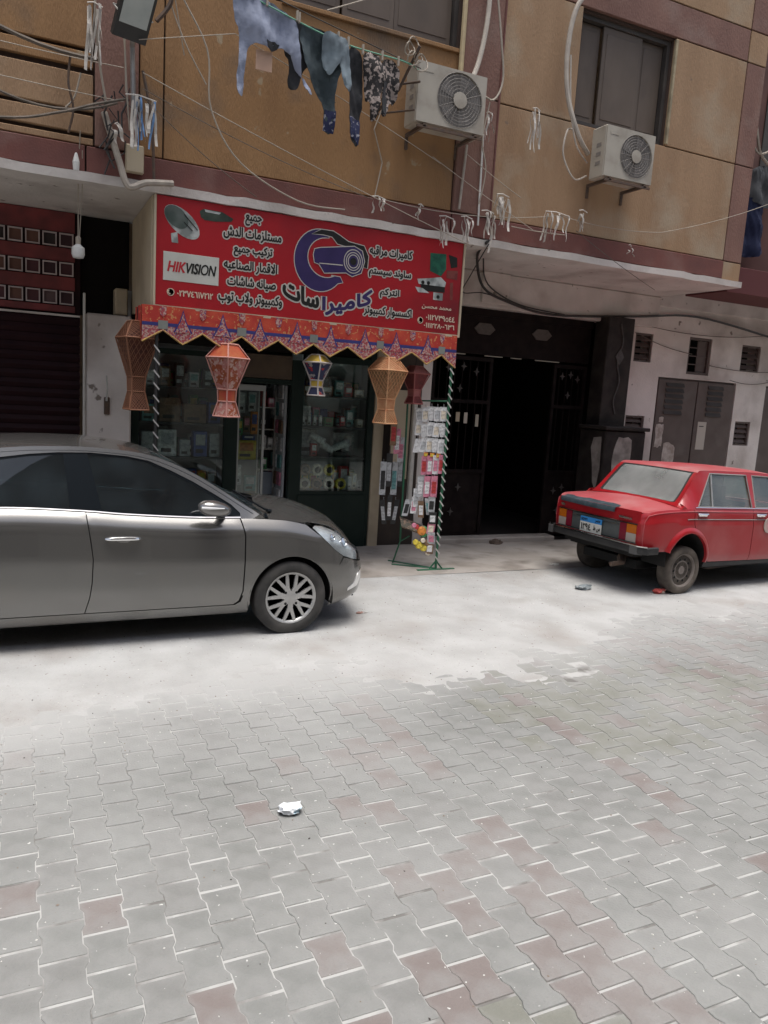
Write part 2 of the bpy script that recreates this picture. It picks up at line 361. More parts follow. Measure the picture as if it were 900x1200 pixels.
m_groove = M('dark_groove_backing', (.07, .045, .035), rough=.95)  # dark backing colour visible in the joints between wall panels
m_marble = M('dark_marble', (.022, .018, .017), (.045, .037, .033), scale=5, rough=.45, spec=.15, bump=.1, dirt=(.06, .05, .045), dscale=3, dlo=.6, dhi=.8)
m_iron = M('brown_iron', (.010, .007, .007), (.017, .012, .011), scale=8, rough=.6, spec=.1)
m_door = M('brown_metal_door', (.095, .068, .058), (.12, .09, .078), scale=4, rough=.6, dirt=(.16, .14, .125), dscale=2.5, dlo=.55, dhi=.85)
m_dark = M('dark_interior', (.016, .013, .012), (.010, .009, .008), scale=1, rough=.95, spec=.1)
m_maroon = M('maroon_shutter_paint', (.026, .009, .011), (.018, .007, .009), scale=3, rough=.6, spec=.15)
m_green = M('dark_green_frame', (.008, .018, .014), (.013, .024, .019), scale=5, rough=.45, spec=.2)
m_cream = M('cream_panel', (.52, .44, .31), (.46, .38, .27), scale=2, rough=.7, dirt=(.33, .27, .19), dscale=2, dlo=.5, dhi=.8)
m_pale = M('pale_pvc', (.62, .60, .55), (.52, .5, .45), scale=6, rough=.6)
m_black = M('black_plastic', (.02, .02, .02), rough=.5)
m_white2 = M('white_plastic', (.7, .7, .67), (.6, .6, .57), scale=4, rough=.5)
m_shut = M('old_wood_shutter', (.105, .078, .058), (.13, .098, .075), scale=2, rough=.6, stretch=(2, 2, .8), dirt=(.07, .055, .045), dscale=1.5, dlo=.5, dhi=.8)
m_frame = M('dark_window_frame', (.045, .038, .034), (.07, .06, .052), scale=4, rough=.7)
m_steel = M('galvanised_steel', (.42, .42, .41), (.3, .3, .29), scale=8, rough=.45, metal=.7)
m_rust = M('rusty_bracket', (.12, .075, .05), (.08, .06, .05), scale=20, rough=.85)
bld = thing('apartment_building', 'ochre and red-brown apartment block above the recessed shop fronts and dark entrance', 'building', (4, 8.5, 0))
def pbox(name, m, x0, x1, y0, y1, z0, z1, bev=.006, par=bld):
    return MB().box(x0, x1, y0, y1, z0, z1, bev).build(name, m, par)
G_ = .007
def panel(m, x0, x1, z0, z1, y=A, d=.05): return pbox('wall_panel', m, x0+G_, x1-G_, y, y+d, z0+G_, z1-G_)
TOP = 13.2
# backing wall behind the panels, with real openings for the windows
def backing(x0, x1, z0, z1, holes):
    g = MB(); zs = sorted({z0, z1}|{h[2] for h in holes}|{h[3] for h in holes}); 
    for a, b in zip(zs, zs[1:]):
        xs = [x0]
        for h in sorted(holes):
            if h[2] <= a and h[3] >= b: xs += [h[0], h[1]]
        xs.append(x1)
        for k in range(0, len(xs), 2):
            if xs[k+1] > xs[k]: g.box(xs[k], xs[k+1], A+.052, A+.28, a, b)
    return g.build('wall', m_groove, bld)
WINS = [(5.84, 7.25, 5.30, 6.50), (2.36, 4.27, 5.70, 7.05)]
UP = [(5.84, 7.25, 8.30, 9.70), (2.36, 4.27, 8.60, 9.95), (5.84, 7.25, 11.0, 12.4), (2.36, 4.27, 11.0, 12.4), (-2.6, -1.1, 8.4, 9.8), (-2.6, -1.1, 11, 12.4)]
backing(-7, 8.8, 3.86, TOP, WINS+UP)
# right section
panel(m_ochre2, 4.79, 8.48, 4.06, 5.28)
panel(m_ochre2, 4.79, 5.84, 5.28, 6.52); panel(m_ochre2, 7.25, 8.48, 5.28, 6.52)
panel(m_mauve, 8.48, 8.82, 4.06, 5.28); panel(m_mauve, 8.48, 8.82, 5.28, 6.52); panel(m_ochre2, 8.48, 8.82, 6.52, 6.9); panel(m_mauve, 8.48, 8.82, 6.9, 8.2)
panel(m_mauve, 4.79, 8.48, 6.52, 6.9); panel(m_ochre2, 4.79, 8.48, 6.9, 8.3)
panel(m_ochre2, 8.48, 8.82, 3.80, 4.06)
# column strip between the two flats and the centre section
for a, b in ((4.06, 5.28), (5.28, 6.9), (6.9, 8.3)): panel(m_mauve, 4.30, 4.79, a, b, y=A-.035, d=.085)
panel(m_red, 4.765, 4.80, 4.06, 8.3, y=A-.05, d=.06)
panel(m_ochre, 1.22, 4.30, 4.06, 5.68); panel(m_ochre, 1.00, 1.22, 4.06, 8.3); panel(m_ochre, 1.22, 2.36, 5.68, 8.3); panel(m_ochre, 2.36, 4.30, 7.06, 8.6-.3)
panel(m_mauve, .62, 1.00, 4.06, 8.3, y=A-.03, d=.08)
for a, b in ((4.06, 4.13), (4.155, 4.32), (4.345, 4.66), (4.70, 4.84), (4.86, 8.3)): panel(m_ochre if b > 4.8 else m_ochre2, -7, .62, a, b)
# red-brown base band and slab edge
for a, b in ((-7, -3.1), (-3.1, .55), (.55, 4.3), (4.3, 8.48)): panel(m_red, a, b, 3.825, 4.06, y=A-.02, d=.07)
g = MB(); xs = [-7+.18*i for i in range(89)]
vs = []
for x in xs:
    x = min(x, 8.82); k = .010*(vnoise(x*3, 1)-.5)+.013*(vnoise(x*5.5, 2)-.5)
    vs += [(x, A-.045+k, 3.745+k), (x, A-.05+k*.6, 3.822+k*1.6), (x, B+.2, 3.822), (x, B+.2, 3.745)]
fs = []
for i in range(len(xs)-1):
    for j in range(4): fs.append((i*4+j, i*4+(j+1) % 4, (i+1)*4+(j+1) % 4, (i+1)*4+j))
fs += [(0, 1, 2, 3), tuple(len(vs)-4+q for q in (3, 2, 1, 0))]
g.add(vs, fs).build('floor_slab', m_conc, bld)
# upper floors above the picture
for zf in (8.3, 11.0):
    z1 = 11.0 if zf < 9 else TOP
    for (x0, x1, m) in ((-7, .62, m_ochre), (.62, 1.0, m_mauve), (1.0, 2.36, m_ochre), (4.3, 4.79, m_mauve), (4.79, 5.84, m_ochre2), (7.25, 8.48, m_ochre2), (8.48, 8.82, m_mauve)):
        if x0 == -7:
            wz = [w for w in UP if w[0] < 0 and zf <= w[2] < z1][0]
            panel(m, -7, -2.6, zf, z1); panel(m, -1.1, .62, zf, z1); panel(m, -2.6, -1.1, zf, wz[2]) if wz[2] > zf+.05 else None; panel(m, -2.6, -1.1, wz[3], z1)
        else: panel(m, x0, x1, zf, z1)
    for w in UP:
        if zf <= w[2] < z1 and w[0] > 0:
            m = m_ochre if w[0] < 5 else m_ochre2
            if w[2] > zf+.05: panel(m, w[0], w[1], zf, w[2])
            panel(m, w[0], w[1], w[3], z1)
    pbox('floor_slab', m_conc, -7, 8.82, A-.04, A+.0, zf-.02, zf+.02) if False else None
g = MB(); g.box(8.6, 8.82, A+.28, 14, 3.86, TOP); g.box(-7, 8.6, 13.8, 14, 0, TOP); g.box(-7, 8.82, A, 14, TOP, TOP+.15); g.build('wall', m_ochre2, bld)
# windows: frame, shutter leaves, sill
def window(x0, x1, z0, z1, leaves, m=m_shut):
    w = MB(); f = .05
    w.box(x0, x0+f, A+.09, A+.16, z0, z1); w.box(x1-f, x1, A+.09, A+.16, z0, z1); w.box(x0+f, x1-f, A+.09, A+.16, z0, z0+f); w.box(x0+f, x1-f, A+.09, A+.16, z1-f, z1)
    wo = w.build('window', m_frame, bld)
    for (a, b, d) in leaves:
        g = MB(); X0, X1 = x0+f+(x1-x0-2*f)*a+.006, x0+f+(x1-x0-2*f)*b-.006; y = A+.11+d
        g.box(X0, X1, y, y+.03, z0+f+.005, z1-f-.005, .004)
        g.box(X0+.05, X1-.05, y-.006, y+.001, z0+f+.08, z1-f-.08, .004); g.build('shutter_leaf', m, wo)
    return wo
window(*WINS[0], [(0, .26, .05), (.26, .72, .0), (.72, 1, .045)])
window(*WINS[1], [(0, .3, .04), (.3, .62, .0), (.62, 1, .03)])
pbox('window_sill', m_ochre, 2.30, 4.29, A-.03, A+.12, 5.655, 5.698)
for w_ in UP: window(*w_, [(0, .5, 0), (.5, 1, .02)])
pbox('window_trim', M('old_yellow_trim', (.40, .33, .21), (.24, .2, .13), scale=9, rough=.8), 7.252, 7.285, A-.012, A+.03, 5.30, 6.50)
# drop beam over the entrance and the ground floor walls
pbox('beam', m_conc, 4.52, 8.82, B-.06, B+.2, 3.28, 3.742, .015)
pbox('beam', m_white, 5.62, 6.05, B-.10, B-.063, 3.33, 3.742, .01)
g = MB(); zs = [0, 1.54, 1.94, 2.56, 2.64, 2.76, 3.19, 3.22, 3.62]
holes = [(8.45, 8.80, 2.76, 3.19), (9.56, 10.05, 2.64, 3.22), (10.74, 11.18, 2.76, 3.19), (8.995, 10.71, 0, 2.56), (10.80, 11.16, 1.54, 1.94), (8.42, 8.80, 1.54, 1.94), (11.42, 12.3, 0, 2.56)]
for a, b in zip(zs, zs[1:]):
    hh = sorted(h for h in holes if h[2] <= a+1e-6 and h[3] >= b-1e-6); x = 8.19
    for h in hh: g.box(x, h[0], B, B+.25, a, b); x = h[1]
    g.box(x, 15, B, B+.25, a, b)
g.build('wall', m_white, bld)
pbox('beam', m_conc, 8.83, 15, B-.03, B+.3, 3.62, 3.9)
def louvre(x0, x1, z0, z1, n, y=B+.02, m=m_door, par=bld):
    g = MB(); f = .03
    g.box(x0, x0+f, y, y+.06, z0, z1); g.box(x1-f, x1, y, y+.06, z0, z1); g.box(x0+f, x1-f, y, y+.06, z0, z0+f); g.box(x0+f, x1-f, y, y+.06, z1-f, z1)
    o = g.build('vent_grille', m, par); h = (z1-z0-2*f)/n
    s0 = None
    for k in range(n):
        zc = z0+f+h*(k+.5); sg = MB(); sg.add([(x0+f, y+.005, zc-h*.32), (x1-f, y+.005, zc-h*.32), (x1-f, y+.05, zc+h*.40), (x0+f, y+.05, zc+h*.40),
            (x0+f, y+.011, zc-h*.36), (x1-f, y+.011, zc-h*.36), (x1-f, y+.056, zc+h*.36), (x0+f, y+.056, zc+h*.36)], [(0,1,2,3),(7,6,5,4),(0,4,5,1),(1,5,6,2),(2,6,7,3),(3,7,4,0)])
        sg.build('slat', m, o)
    return o
louvre(8.45, 8.80, 2.76, 3.19, 4); louvre(10.74, 11.18, 2.76, 3.19, 4); louvre(10.80, 11.16, 1.54, 1.94, 4); louvre(8.42, 8.80, 1.54, 1.94, 4)
wv = MB(); wv.box(9.56, 9.60, B+.02, B+.08, 2.64, 3.22); wv.box(10.01, 10.05, B+.02, B+.08, 2.64, 3.22); wv.box(9.60, 10.01, B+.02, B+.08, 2.64, 2.68); wv.box(9.60, 10.01, B+.02, B+.08, 3.18, 3.22)
wo = wv.build('window', m_door, bld)
for z in (2.80, 2.93, 3.06): MB().box(9.60, 10.01, B+.04, B+.05, z-.008, z+.008).build('window_bar', m_door, wo)
MB().box(9.80, 10.0, B+.05, B+.065, 2.69, 3.17).build('pane', m_door, wo)
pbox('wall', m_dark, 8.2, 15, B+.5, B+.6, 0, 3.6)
# brown double door with louvres and torn posters
dd = pbox('double_door', m_door, 9.0, 10.705, B+.03, B+.06, 0, 2.555)
for x0, x1 in ((9.02, 9.845), (9.865, 10.69)):
    d_ = MB().box(x0, x1, B+.0, B+.028, .03, 2.53, .006).build('door_leaf', m_door, dd)
def slatset(x0, x1, z0, z1, n):
    for k in range(n):
        zc = z0+(z1-z0)*(k+.5)/n; MB().add([(x0, B-.03, zc-.03), (x1, B-.03, zc-.03), (x1, B-.001, zc+.028), (x0, B-.001, zc+.028), (x0, B-.022, zc-.033), (x1, B-.022, zc-.033), (x1, B+.004, zc+.02), (x0, B+.004, zc+.02)],
            [(0,1,2,3),(7,6,5,4),(0,4,5,1),(1,5,6,2),(2,6,7,3),(3,7,4,0)]).build('slat', m_frame, dd)
slatset(9.17, 9.55, 1.98, 2.50, 6); slatset(10.08, 10.42, 1.98, 2.50, 6)
g = MB()
def torn(x0, x1, z0, z1, sd):
    rnd = random.Random(sd); P = []
    for i in range(16):
        a = 2*PI*i/16; q = .8+.25*rnd.random(); cx = max(-1, min(1, math.cos(a)*1.3))*q; cz = max(-1, min(1, math.sin(a)*1.3))*q
        P.append(((x0+x1)/2+cx*(x1-x0)/2, (z0+z1)/2+cz*(z1-z0)/2))
    return P
m_paper = M('torn_paper', (.60, .55, .5), (.35, .29, .25), scale=12, rough=.9)
for q in ((9.05, 9.22, 1.45, 1.85, 1), (9.24, 9.50, 1.2, 1.55, 2), (9.1, 9.2, 1.86, 1.95, 3)):
    MB().prism(torn(*q), lambda a, b, d: (a, B-.002-d, b), .002).build('torn_poster', m_paper, dd)
MB().box(9.95, 10.14, B-.004, B-.001, 1.45, 1.90).build('notice', M('notice_paper', (.5, .46, .4), rough=.9), dd)
g = MB(); g.box(9.98, 10.08, B-.006, B-.0045, 1.82, 1.835); g.build('notice', m_black, dd)
pbox('door', m_door, 11.44, 12.28, B+.03, B+.06, 0, 2.54)
# dark marble pilaster and the peeling planter wall at its foot
pl = pbox('pilaster', m_marble, 7.70, 8.185, 8.95, 9.25, 1.76, 3.345, .01)
orn = M('pale_inlay', (.09, .08, .075), (.05, .045, .04), scale=20, rough=.6)
g = MB(); zz = [1.95+.05*i for i in range(27)]
g.tube([(7.95+.035*math.sin(z*11), 8.943, z) for z in zz], .012, 5); g.prism([(7.95, 2.66), (8.03, 2.78), (7.95, 2.9), (7.87, 2.78)], lambda a, b, d: (a, 8.935+d, b), .015); g.build('inlay_ornament', orn, pl)
pbox('planter_wall', m_marble, 7.56, 8.32, 8.62, 9.19, 0, 1.72, .02)
pbox('planter_cap', m_marble, 7.52, 8.36, 8.58, 9.19, 1.722, 1.775, .012)
m_peel = M('peeling_plaster', (.42, .37, .33), (.22, .19, .17), scale=6, rough=.95, bump=.5)
MB().prism(torn(7.72, 8.06, .95, 1.62, 5), lambda a, b, d: (a, 8.612+d, b), .012).build('plaster_patch', m_peel, bld)
MB().prism([(8.70, 1.62), (8.86, 1.60), (8.9, 1.45), (8.84, 1.2), (8.80, .95), (8.73, .85), (8.68, 1.15)], lambda a, b, d: (7.552+d, a, b), .012).build('plaster_patch', m_peel, bld)
# entrance: dark hall with real depth behind an iron gate
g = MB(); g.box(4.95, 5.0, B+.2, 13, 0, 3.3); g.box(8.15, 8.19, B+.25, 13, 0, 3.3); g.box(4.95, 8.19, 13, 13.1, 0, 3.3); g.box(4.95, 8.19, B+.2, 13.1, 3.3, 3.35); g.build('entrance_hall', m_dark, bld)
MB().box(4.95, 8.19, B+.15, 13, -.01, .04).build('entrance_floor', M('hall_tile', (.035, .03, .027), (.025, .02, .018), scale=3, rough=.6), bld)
pbox('door_step', m_fore, 5.0, 7.2, B-.12, B+.12, .01, .10, .015)
gt = pbox('gate_frame', m_iron, 5.0, 7.72, B+.10, B+.16, 3.18, 3.28)
g = MB(); g.box(5.02, 7.70, B+.12, B+.135, 2.66, 3.18); g.build('transom_panel', m_iron, gt)
hexm = M('pale_hexagon', (.11, .095, .085), (.08, .07, .06), scale=20, rough=.7)
for xc in (5.83, 6.80):
    MB().prism([(xc-.17, 3.01), (xc-.09, 3.085), (xc+.09, 3.085), (xc+.17, 3.01), (xc+.09, 2.935), (xc-.09, 2.935)], lambda a, b, d: (a, B+.117-d, b), .02).build('hexagon_ornament', hexm, gt)
m_streak = M('light_streak_metal', (.55, .5, .42), rough=.3, metal=.8)
for a, b in ((5.10, 5.55), (5.86, 6.16), (6.30, 6.48), (6.72, 7.15)): MB().box(a, b, B+.105, B+.118, 2.640, 2.652).build('light_gap_strip', m_streak, gt)  # pale strips stand in for light showing through the transom gap
def leaf(x0, x1, y):
    g = MB(); g.box(x0, x0+.05, y, y+.04, .08, 2.62); g.box(x1-.05, x1, y, y+.04, .08, 2.62)
    for z in (.08, 1.0, 1.98, 2.57): g.box(x0+.05, x1-.05, y, y+.04, z, z+.05)
    lf = g.build('gate_leaf', m_iron, gt); MB().box(x0+.05, x1-.05, y+.025, y+.035, .13, 1.0).build('kick_panel', m_iron, lf)
    n = int((x1-x0)/.11)
    for k in range(1, n):
        x = x0+(x1-x0)*k/n; MB().tube([(x, y+.02, 1.05), (x, y+.02, 2.57)], .008, 5).build('gate_bar', m_iron, lf)
    for k, (px, pz) in enumerate(((.25, 2.45), (.5, 2.48), (.72, 2.42), (.46, 2.18), (.3, .75), (.55, .8), (.45, .45))):
        xc = x0+(x1-x0)*px; P = [(xc+(.05 if i % 2 == 0 else .02)*math.sin(PI*i/4), pz+(.06 if i % 2 == 0 else .02)*math.cos(PI*i/4)) for i in range(8)]
        MB().prism(P, lambda a, b, d: (a, y-.012+d, b), .012).build('star_ornament', orn, lf)
    return lf
leaf(5.06, 6.02, B+.11); leaf(7.08, 7.68, B+.11)
for (xa, za, w_, h_, c) in ((5.47, 1.72, .06, .13, (.5, .42, .3)), (5.60, 1.70, .055, .15, (.55, .5, .42)), (5.79, 1.66, .05, .17, (.45, .42, .33))):
    o = MB().box(xa, xa+w_, B+.10, B+.105, za, za+h_).build('wall_card', M('card%d' % int(xa*100), c, rough=.8)); tag(o, {5.47: 'small cream card hanging on the left gate leaf, nearest the sign', 5.60: 'pale card hanging on the gate between two others', 5.79: 'yellowish card on the gate nearest the dark doorway'}[xa], 'card')
# stub walls: left of the entrance, shop sides, column on the left
pbox('wall', m_white, 4.86, 5.0, B, B+.2, 0, 3.28)
pbox('wall', M('brown_board', (.06, .045, .035), (.04, .03, .025), scale=3, rough=.9), 4.32, 4.86, B, B+.1, 0, 3.28) 
pbox('pilaster', m_cream, 4.145, 4.29, B-.09, B-.001, .02, 2.72, .01)
col_ = pbox('column', m_white, .64, 1.11, 8.95, 9.4, 0, 2.70, .02)
pbox('wall', m_dark, .61, 1.12, 9.32, 9.42, 2.70, 3.742)
pbox('meter_box', m_cream, .95, 1.08, 9.1, 9.3, 2.72, 3.0, .01)
pbox('corner_trim', m_pale, .612, .638, 8.94, 8.97, 0, 2.9)
# rolling shutter with a square-hole grille above
sh = pbox('rolling_shutter', m_maroon, -3.4, .60, B+.02, B+.05, 0, .12)
for k in range(26):
    z = .12+k*.0975; MB().add([(-3.4, B+.03, z+.004), (.60, B+.03, z+.004), (.60, B+.008, z+.05), (-3.4, B+.008, z+.05), (.60, B+.03, z+.096), (-3.4, B+.03, z+.096)], [(0, 1, 2, 3), (3, 2, 4, 5)]).build('slat', m_maroon, sh)
MB().box(-3.4, .60, B+.0, B+.06, 2.655, 2.675).build('track', m_white, sh)
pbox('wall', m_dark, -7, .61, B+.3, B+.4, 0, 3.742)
gr = pbox('grille_panel', m_maroon, -3.4, .61, B+.06, B+.08, 2.68, 3.742)
m_gred = M('faded_red_panel', (.22, .04, .04), (.13, .03, .03), scale=5, rough=.7)
for (a, b) in ((2.70, 2.77), (2.93, 3.07), (3.23, 3.37), (3.53, 3.74)): MB().box(-3.4, .55, B+.035, B+.058, a, b, .004).build('grille_rail', m_gred, gr)
m_wf = M('white_square_frame', (.55, .46, .45), (.42, .35, .34), scale=8, rough=.7)
cols = [(.05, .02, .025), (.13, .08, .08), (.03, .02, .02), (.15, .07, .05), (.09, .03, .035)]
for i in range(24):
    xc = .465-.165*i
    for j, zc in enumerate((2.85, 3.15, 3.45)):
        g = MB(); h = .070; t = .013
        g.box(xc-h, xc-h+t, B+.02, B+.055, zc-h, zc+h); g.box(xc+h-t, xc+h, B+.02, B+.055, zc-h, zc+h); g.box(xc-h+t, xc+h-t, B+.02, B+.055, zc+h-t, zc+h); g.box(xc-h+t, xc+h-t, B+.02, B+.055, zc-h, zc-h+t)
        f = g.build('grille_square', m_wf, gr)
        k = int(hsh(i, j)*5) % 5; MB().box(xc-h+t, xc+h-t, B+.048, B+.054, zc-h+t, zc+h-t).build('square_backing', M('square_back_%d' % k, cols[k], rough=.7), f)
pbox('wall', m_white, -7, -3.42, B, B+.3, 0, 3.742)
# neighbouring building beyond the corner
nb = thing('neighbour_building', 'dark red-brown building just past the right corner of the ochre block', 'building', (12, 9.5, 0))
m_nb = M('neighbour_red_render', (.13, .06, .05), (.10, .05, .042), scale=2, rough=.9, dirt=(.2, .12, .1), dscale=1.4, dlo=.5, dhi=.8)
pbox('wall', m_nb, 8.84, 17, 8.35, 8.6, 4.08, 12.5, par=nb); pbox('balcony_slab', M('neighbour_maroon', (.10, .025, .025), rough=.8), 8.84, 17, 7.95, 8.7, 3.72, 4.07, par=nb)
pbox('wall', m_nb, 12.3, 17, B+.26, B+.4, 0, 3.72, par=nb)
for k in range(3): MB().box(9.6+2.2*k, 10.8+2.2*k, 8.33, 8.349, 5.2, 6.6, .004).build('window', m_frame, nb)
# opposite side of the street, behind the camera (unseen; added to shape light and reflections)
ob = thing('unseen_opposite_building', 'unseen beige block across the street, added to shape light and reflections', 'building', (4, -3, 0))
m_ob = M('beige_render', (.40, .38, .35), (.33, .31, .28), scale=1.5, rough=.9)
pbox('wall', m_ob, -14, 22, -3.4, -2.5, 0, 8.6, par=ob)
for zf in (.4, 3.8):
    for k in range(10): MB().box(-11+3.3*k, -9.6+3.3*k, -2.498, -2.44, zf, zf+1.5, .01).build('window', m_frame, ob)
# ================================================================ THE SHOP SIGN
def shape_ar(s):
    base = {'ا': (0xFE8D, 2), 'ب': (0xFE8F, 4), 'ة': (0xFE93, 2), 'ت': (0xFE95, 4), 'ج': (0xFE9D, 4), 'ح': (0xFEA1, 4), 'د': (0xFEA9, 2), 'ر': (0xFEAD, 2), 'ز': (0xFEAF, 2), 'س': (0xFEB1, 4), 'ش': (0xFEB5, 4), 'ص': (0xFEB9, 4),
            'ط': (0xFEC1, 4), 'ع': (0xFEC9, 4), 'ق': (0xFED5, 4), 'ك': (0xFED9, 4), 'ل': (0xFEDD, 4), 'م': (0xFEE1, 4), 'ن': (0xFEE5, 4), 'ه': (0xFEE9, 4), 'و': (0xFEED, 2), 'ي': (0xFEF1, 4)}
    o = []; n = len(s); i = 0
    while i < n:
        c = s[i]
        if c not in base: o.append(c); i += 1; continue
        pj = i > 0 and s[i-1] in base and base[s[i-1]][1] == 4; nj = i+1 < n and s[i+1] in base
        if c == 'ل' and i+1 < n and s[i+1] == 'ا': o.append(chr(0xFEFB+(1 if pj else 0))); i += 2; continue
        b, k = base[c]; o.append(chr(b+(1 if pj else 0)) if k == 2 else chr(b+(3 if pj and nj else 2 if nj else 1 if pj else 0))); i += 1
    return ''.join(reversed(o))
def loops_of(txt, shear=0.0):
    c = D.curves.new('lettering', 'FONT'); c.body = txt; c.size = 1; c.fill_mode = 'NONE' if hasattr(c, 'fill_mode') else 'FULL'; c.shear = shear; c.resolution_u = 3
    o = D.objects.new('lettering', c); COL.objects.link(o); dg = bpy.context.evaluated_depsgraph_get()
    me = o.evaluated_get(dg).to_mesh(); V = [(v.co.x, v.co.y) for v in me.vertices]; adj = {}
    for e in me.edges:
        a, b = e.vertices; adj.setdefault(a, []).append(b); adj.setdefault(b, []).append(a)
    seen = set(); out = []
    for s in sorted(adj):
        if s in seen: continue
        lp = [s]; seen.add(s); prev = None; cur = s
        while True:
            nx_ = [q for q in adj[cur] if q != prev and q not in seen]
            if not nx_: break
            prev, cur = cur, nx_[0]; seen.add(cur); lp.append(cur)
        if len(lp) > 2: out.append([V[i] for i in lp])
    o.evaluated_get(dg).to_mesh_clear(); D.objects.remove(o); D.curves.remove(c); return out
def area(P): return .5*sum(P[i][0]*P[(i+1) % len(P)][1]-P[(i+1) % len(P)][0]*P[i][1] for i in range(len(P)))
def ribbon(g, P, w, fn, d, t):
    n = len(P); L = []
    for i in range(n):
        a, b = P[i-1], P[(i+1) % n]; dx, dy = b[0]-a[0], b[1]-a[1]; q = math.hypot(dx, dy) or 1; L.append((-dy/q*w, dx/q*w))
    # every point sits a hair deeper than the last, so that the stroke never lies in one plane with itself
    vs = [fn(P[i][0]+s*L[i][0], P[i][1]+s*L[i][1], d+t*(.2+.8*hsh(i, s))) for s in (-1, 1) for i in range(n)]
    fs = [(i, (i+1) % n, n+(i+1) % n, n+i) for i in range(n)]
    g.add(vs, fs)
def lettering(name, txt, x0, x1, z0, z1, par, m, m_out=None, y=None, bold=.0, out=.0, shear=0, rot=0, warp=None, hscale=None):
    """flat cut lettering fitted into a rectangle of the sign plane"""
    LP = loops_of(txt, shear)
    if not LP: return
    xs = [p[0] for l in LP for p in l]; ys = [p[1] for l in LP for p in l]; sx = (x1-x0)/(max(xs)-min(xs)); sy = (z1-z0)/(max(ys)-min(ys)); mx, my = min(xs), min(ys)
    LP = [[(x0+(a-mx)*sx, z0+(b-my)*sy) for a, b in l] for l in LP]
    if warp: LP = [[warp(a, b) for a, b in l] for l in LP]
    y = y or Y_S
    fn = lambda a, b, d: (a, y-d, b)
    if m_out:
        g = MB()
        for i, l in enumerate(LP): ribbon(g, l, bold+out, fn, .001+i*.00003, .0012)
        g.build(name+'_outline', m_out, par)
    big = max(LP, key=lambda l: abs(area(l))); sg = 1 if area(big) > 0 else -1
    outer = [l for l in LP if area(l)*sg > 0]; inner = [l for l in LP if area(l)*sg <= 0]; g = MB()
    for i, l in enumerate(outer):
        hs_ = [h for h in inner if inpoly(h[0][0], h[0][1], l)]
        try: tri = geometry.tessellate_polygon([[Vector((a, b, 0)) for a, b in q] for q in [l]+hs_])
        except Exception: continue
        F = [q for s in [l]+hs_ for q in s]; g.add([fn(a, b, .003+i*.00004) for a, b in F], [tuple(t) for t in tri])
        if bold: ribbon(g, l, bold, fn, .0031+i*.00004, .0004)
    return g.build(name, m, par)
Y_S = A-.02
m_sred = M('sign_red_print', (.40, .008, .014), (.30, .006, .012), scale=1.2, rough=.42, lo=.3, hi=.7, bump=.5, bscale=2.2, dirt=(.13, .010, .015), dscale=1.0, dlo=.52, dhi=.8)
m_purple = M('sign_purple', (.028, .018, .085), (.04, .025, .11), scale=6, rough=.4)
m_swhite = M('sign_white', (.50, .47, .42), rough=.45)
m_sblack = M('sign_black', (.012, .012, .010), rough=.4)
m_cream2 = M('sign_cream_letters', (.62, .50, .38), rough=.5)
sign = thing('shop_sign', 'long red sign of a camera shop with a purple camera logo above the shop front', 'shop sign', (2.8, A, 2.74))
MB().box(1.165, 4.485, Y_S, A+.03, 2.745, 3.742, .003).build('sign_face', m_sred, sign)
g = MB(); t = .022
g.box(1.145, 1.165, Y_S-.012, A+.035, 2.72, 3.742); g.box(4.485, 4.508, Y_S-.012, A+.035, 2.72, 3.742); g.box(1.165, 4.485, Y_S-.012, A+.035, 2.72, 2.745); g.build('sign_frame', m_cream, sign)
MB().box(1.135, 1.160, A+.04, B-.0, 2.74, 3.742, .004).build('side_panel', m_cream, sign)
MB().box(4.49, 4.51, A+.04, B-.1, 2.74, 3.742, .004).build('side_panel', m_cream, sign)
rows = [('جميع', 2.01, 2.17, 3.585, 3.685), ('مستلزمات الدش', 1.80, 2.378, 3.44, 3.56), ('تركيب جميع', 1.905, 2.29, 3.285, 3.40), ('الاقمار الصناعيه', 1.812, 2.345, 3.135, 3.25), ('صيانه شاشات', 1.85, 2.338, 2.985, 3.095), ('وكمبيوتر ولاب توب', 1.768, 2.41, 2.825, 2.945),
        ('كاميرات مراقبه', 3.35, 3.85, 3.465, 3.575), ('ساوند سيستم', 3.355, 3.85, 3.255, 3.365), ('انتركم', 3.495, 3.72, 3.055, 3.155), ('اكسسوار كمبيوتر', 3.32, 3.885, 2.855, 2.965)]
for (s, a, b, c, d) in rows: lettering('lettering', shape_ar(s), a, b, c, d, sign, m_sblack, m_swhite, bold=.0035, out=.013)
# arc lettering under the logo
def arc(a, b):
    u = (a-2.9)/.52; return (a, b+.085*u*u+.045*u)
def arc2(a, b):
    u = (2.83-a)/.43; return (a-.02*(b-2.95), b+.115*u*u)
lettering('lettering', shape_ar('كاميرا'), 2.85, 3.40, 2.82, 3.00, sign, m_purple, m_swhite, bold=.009, out=.016, warp=arc)
lettering('lettering', shape_ar('سات'), 2.42, 2.80, 2.875, 3.05, sign, m_sblack, m_swhite, bold=.010, out=.016, warp=arc2)
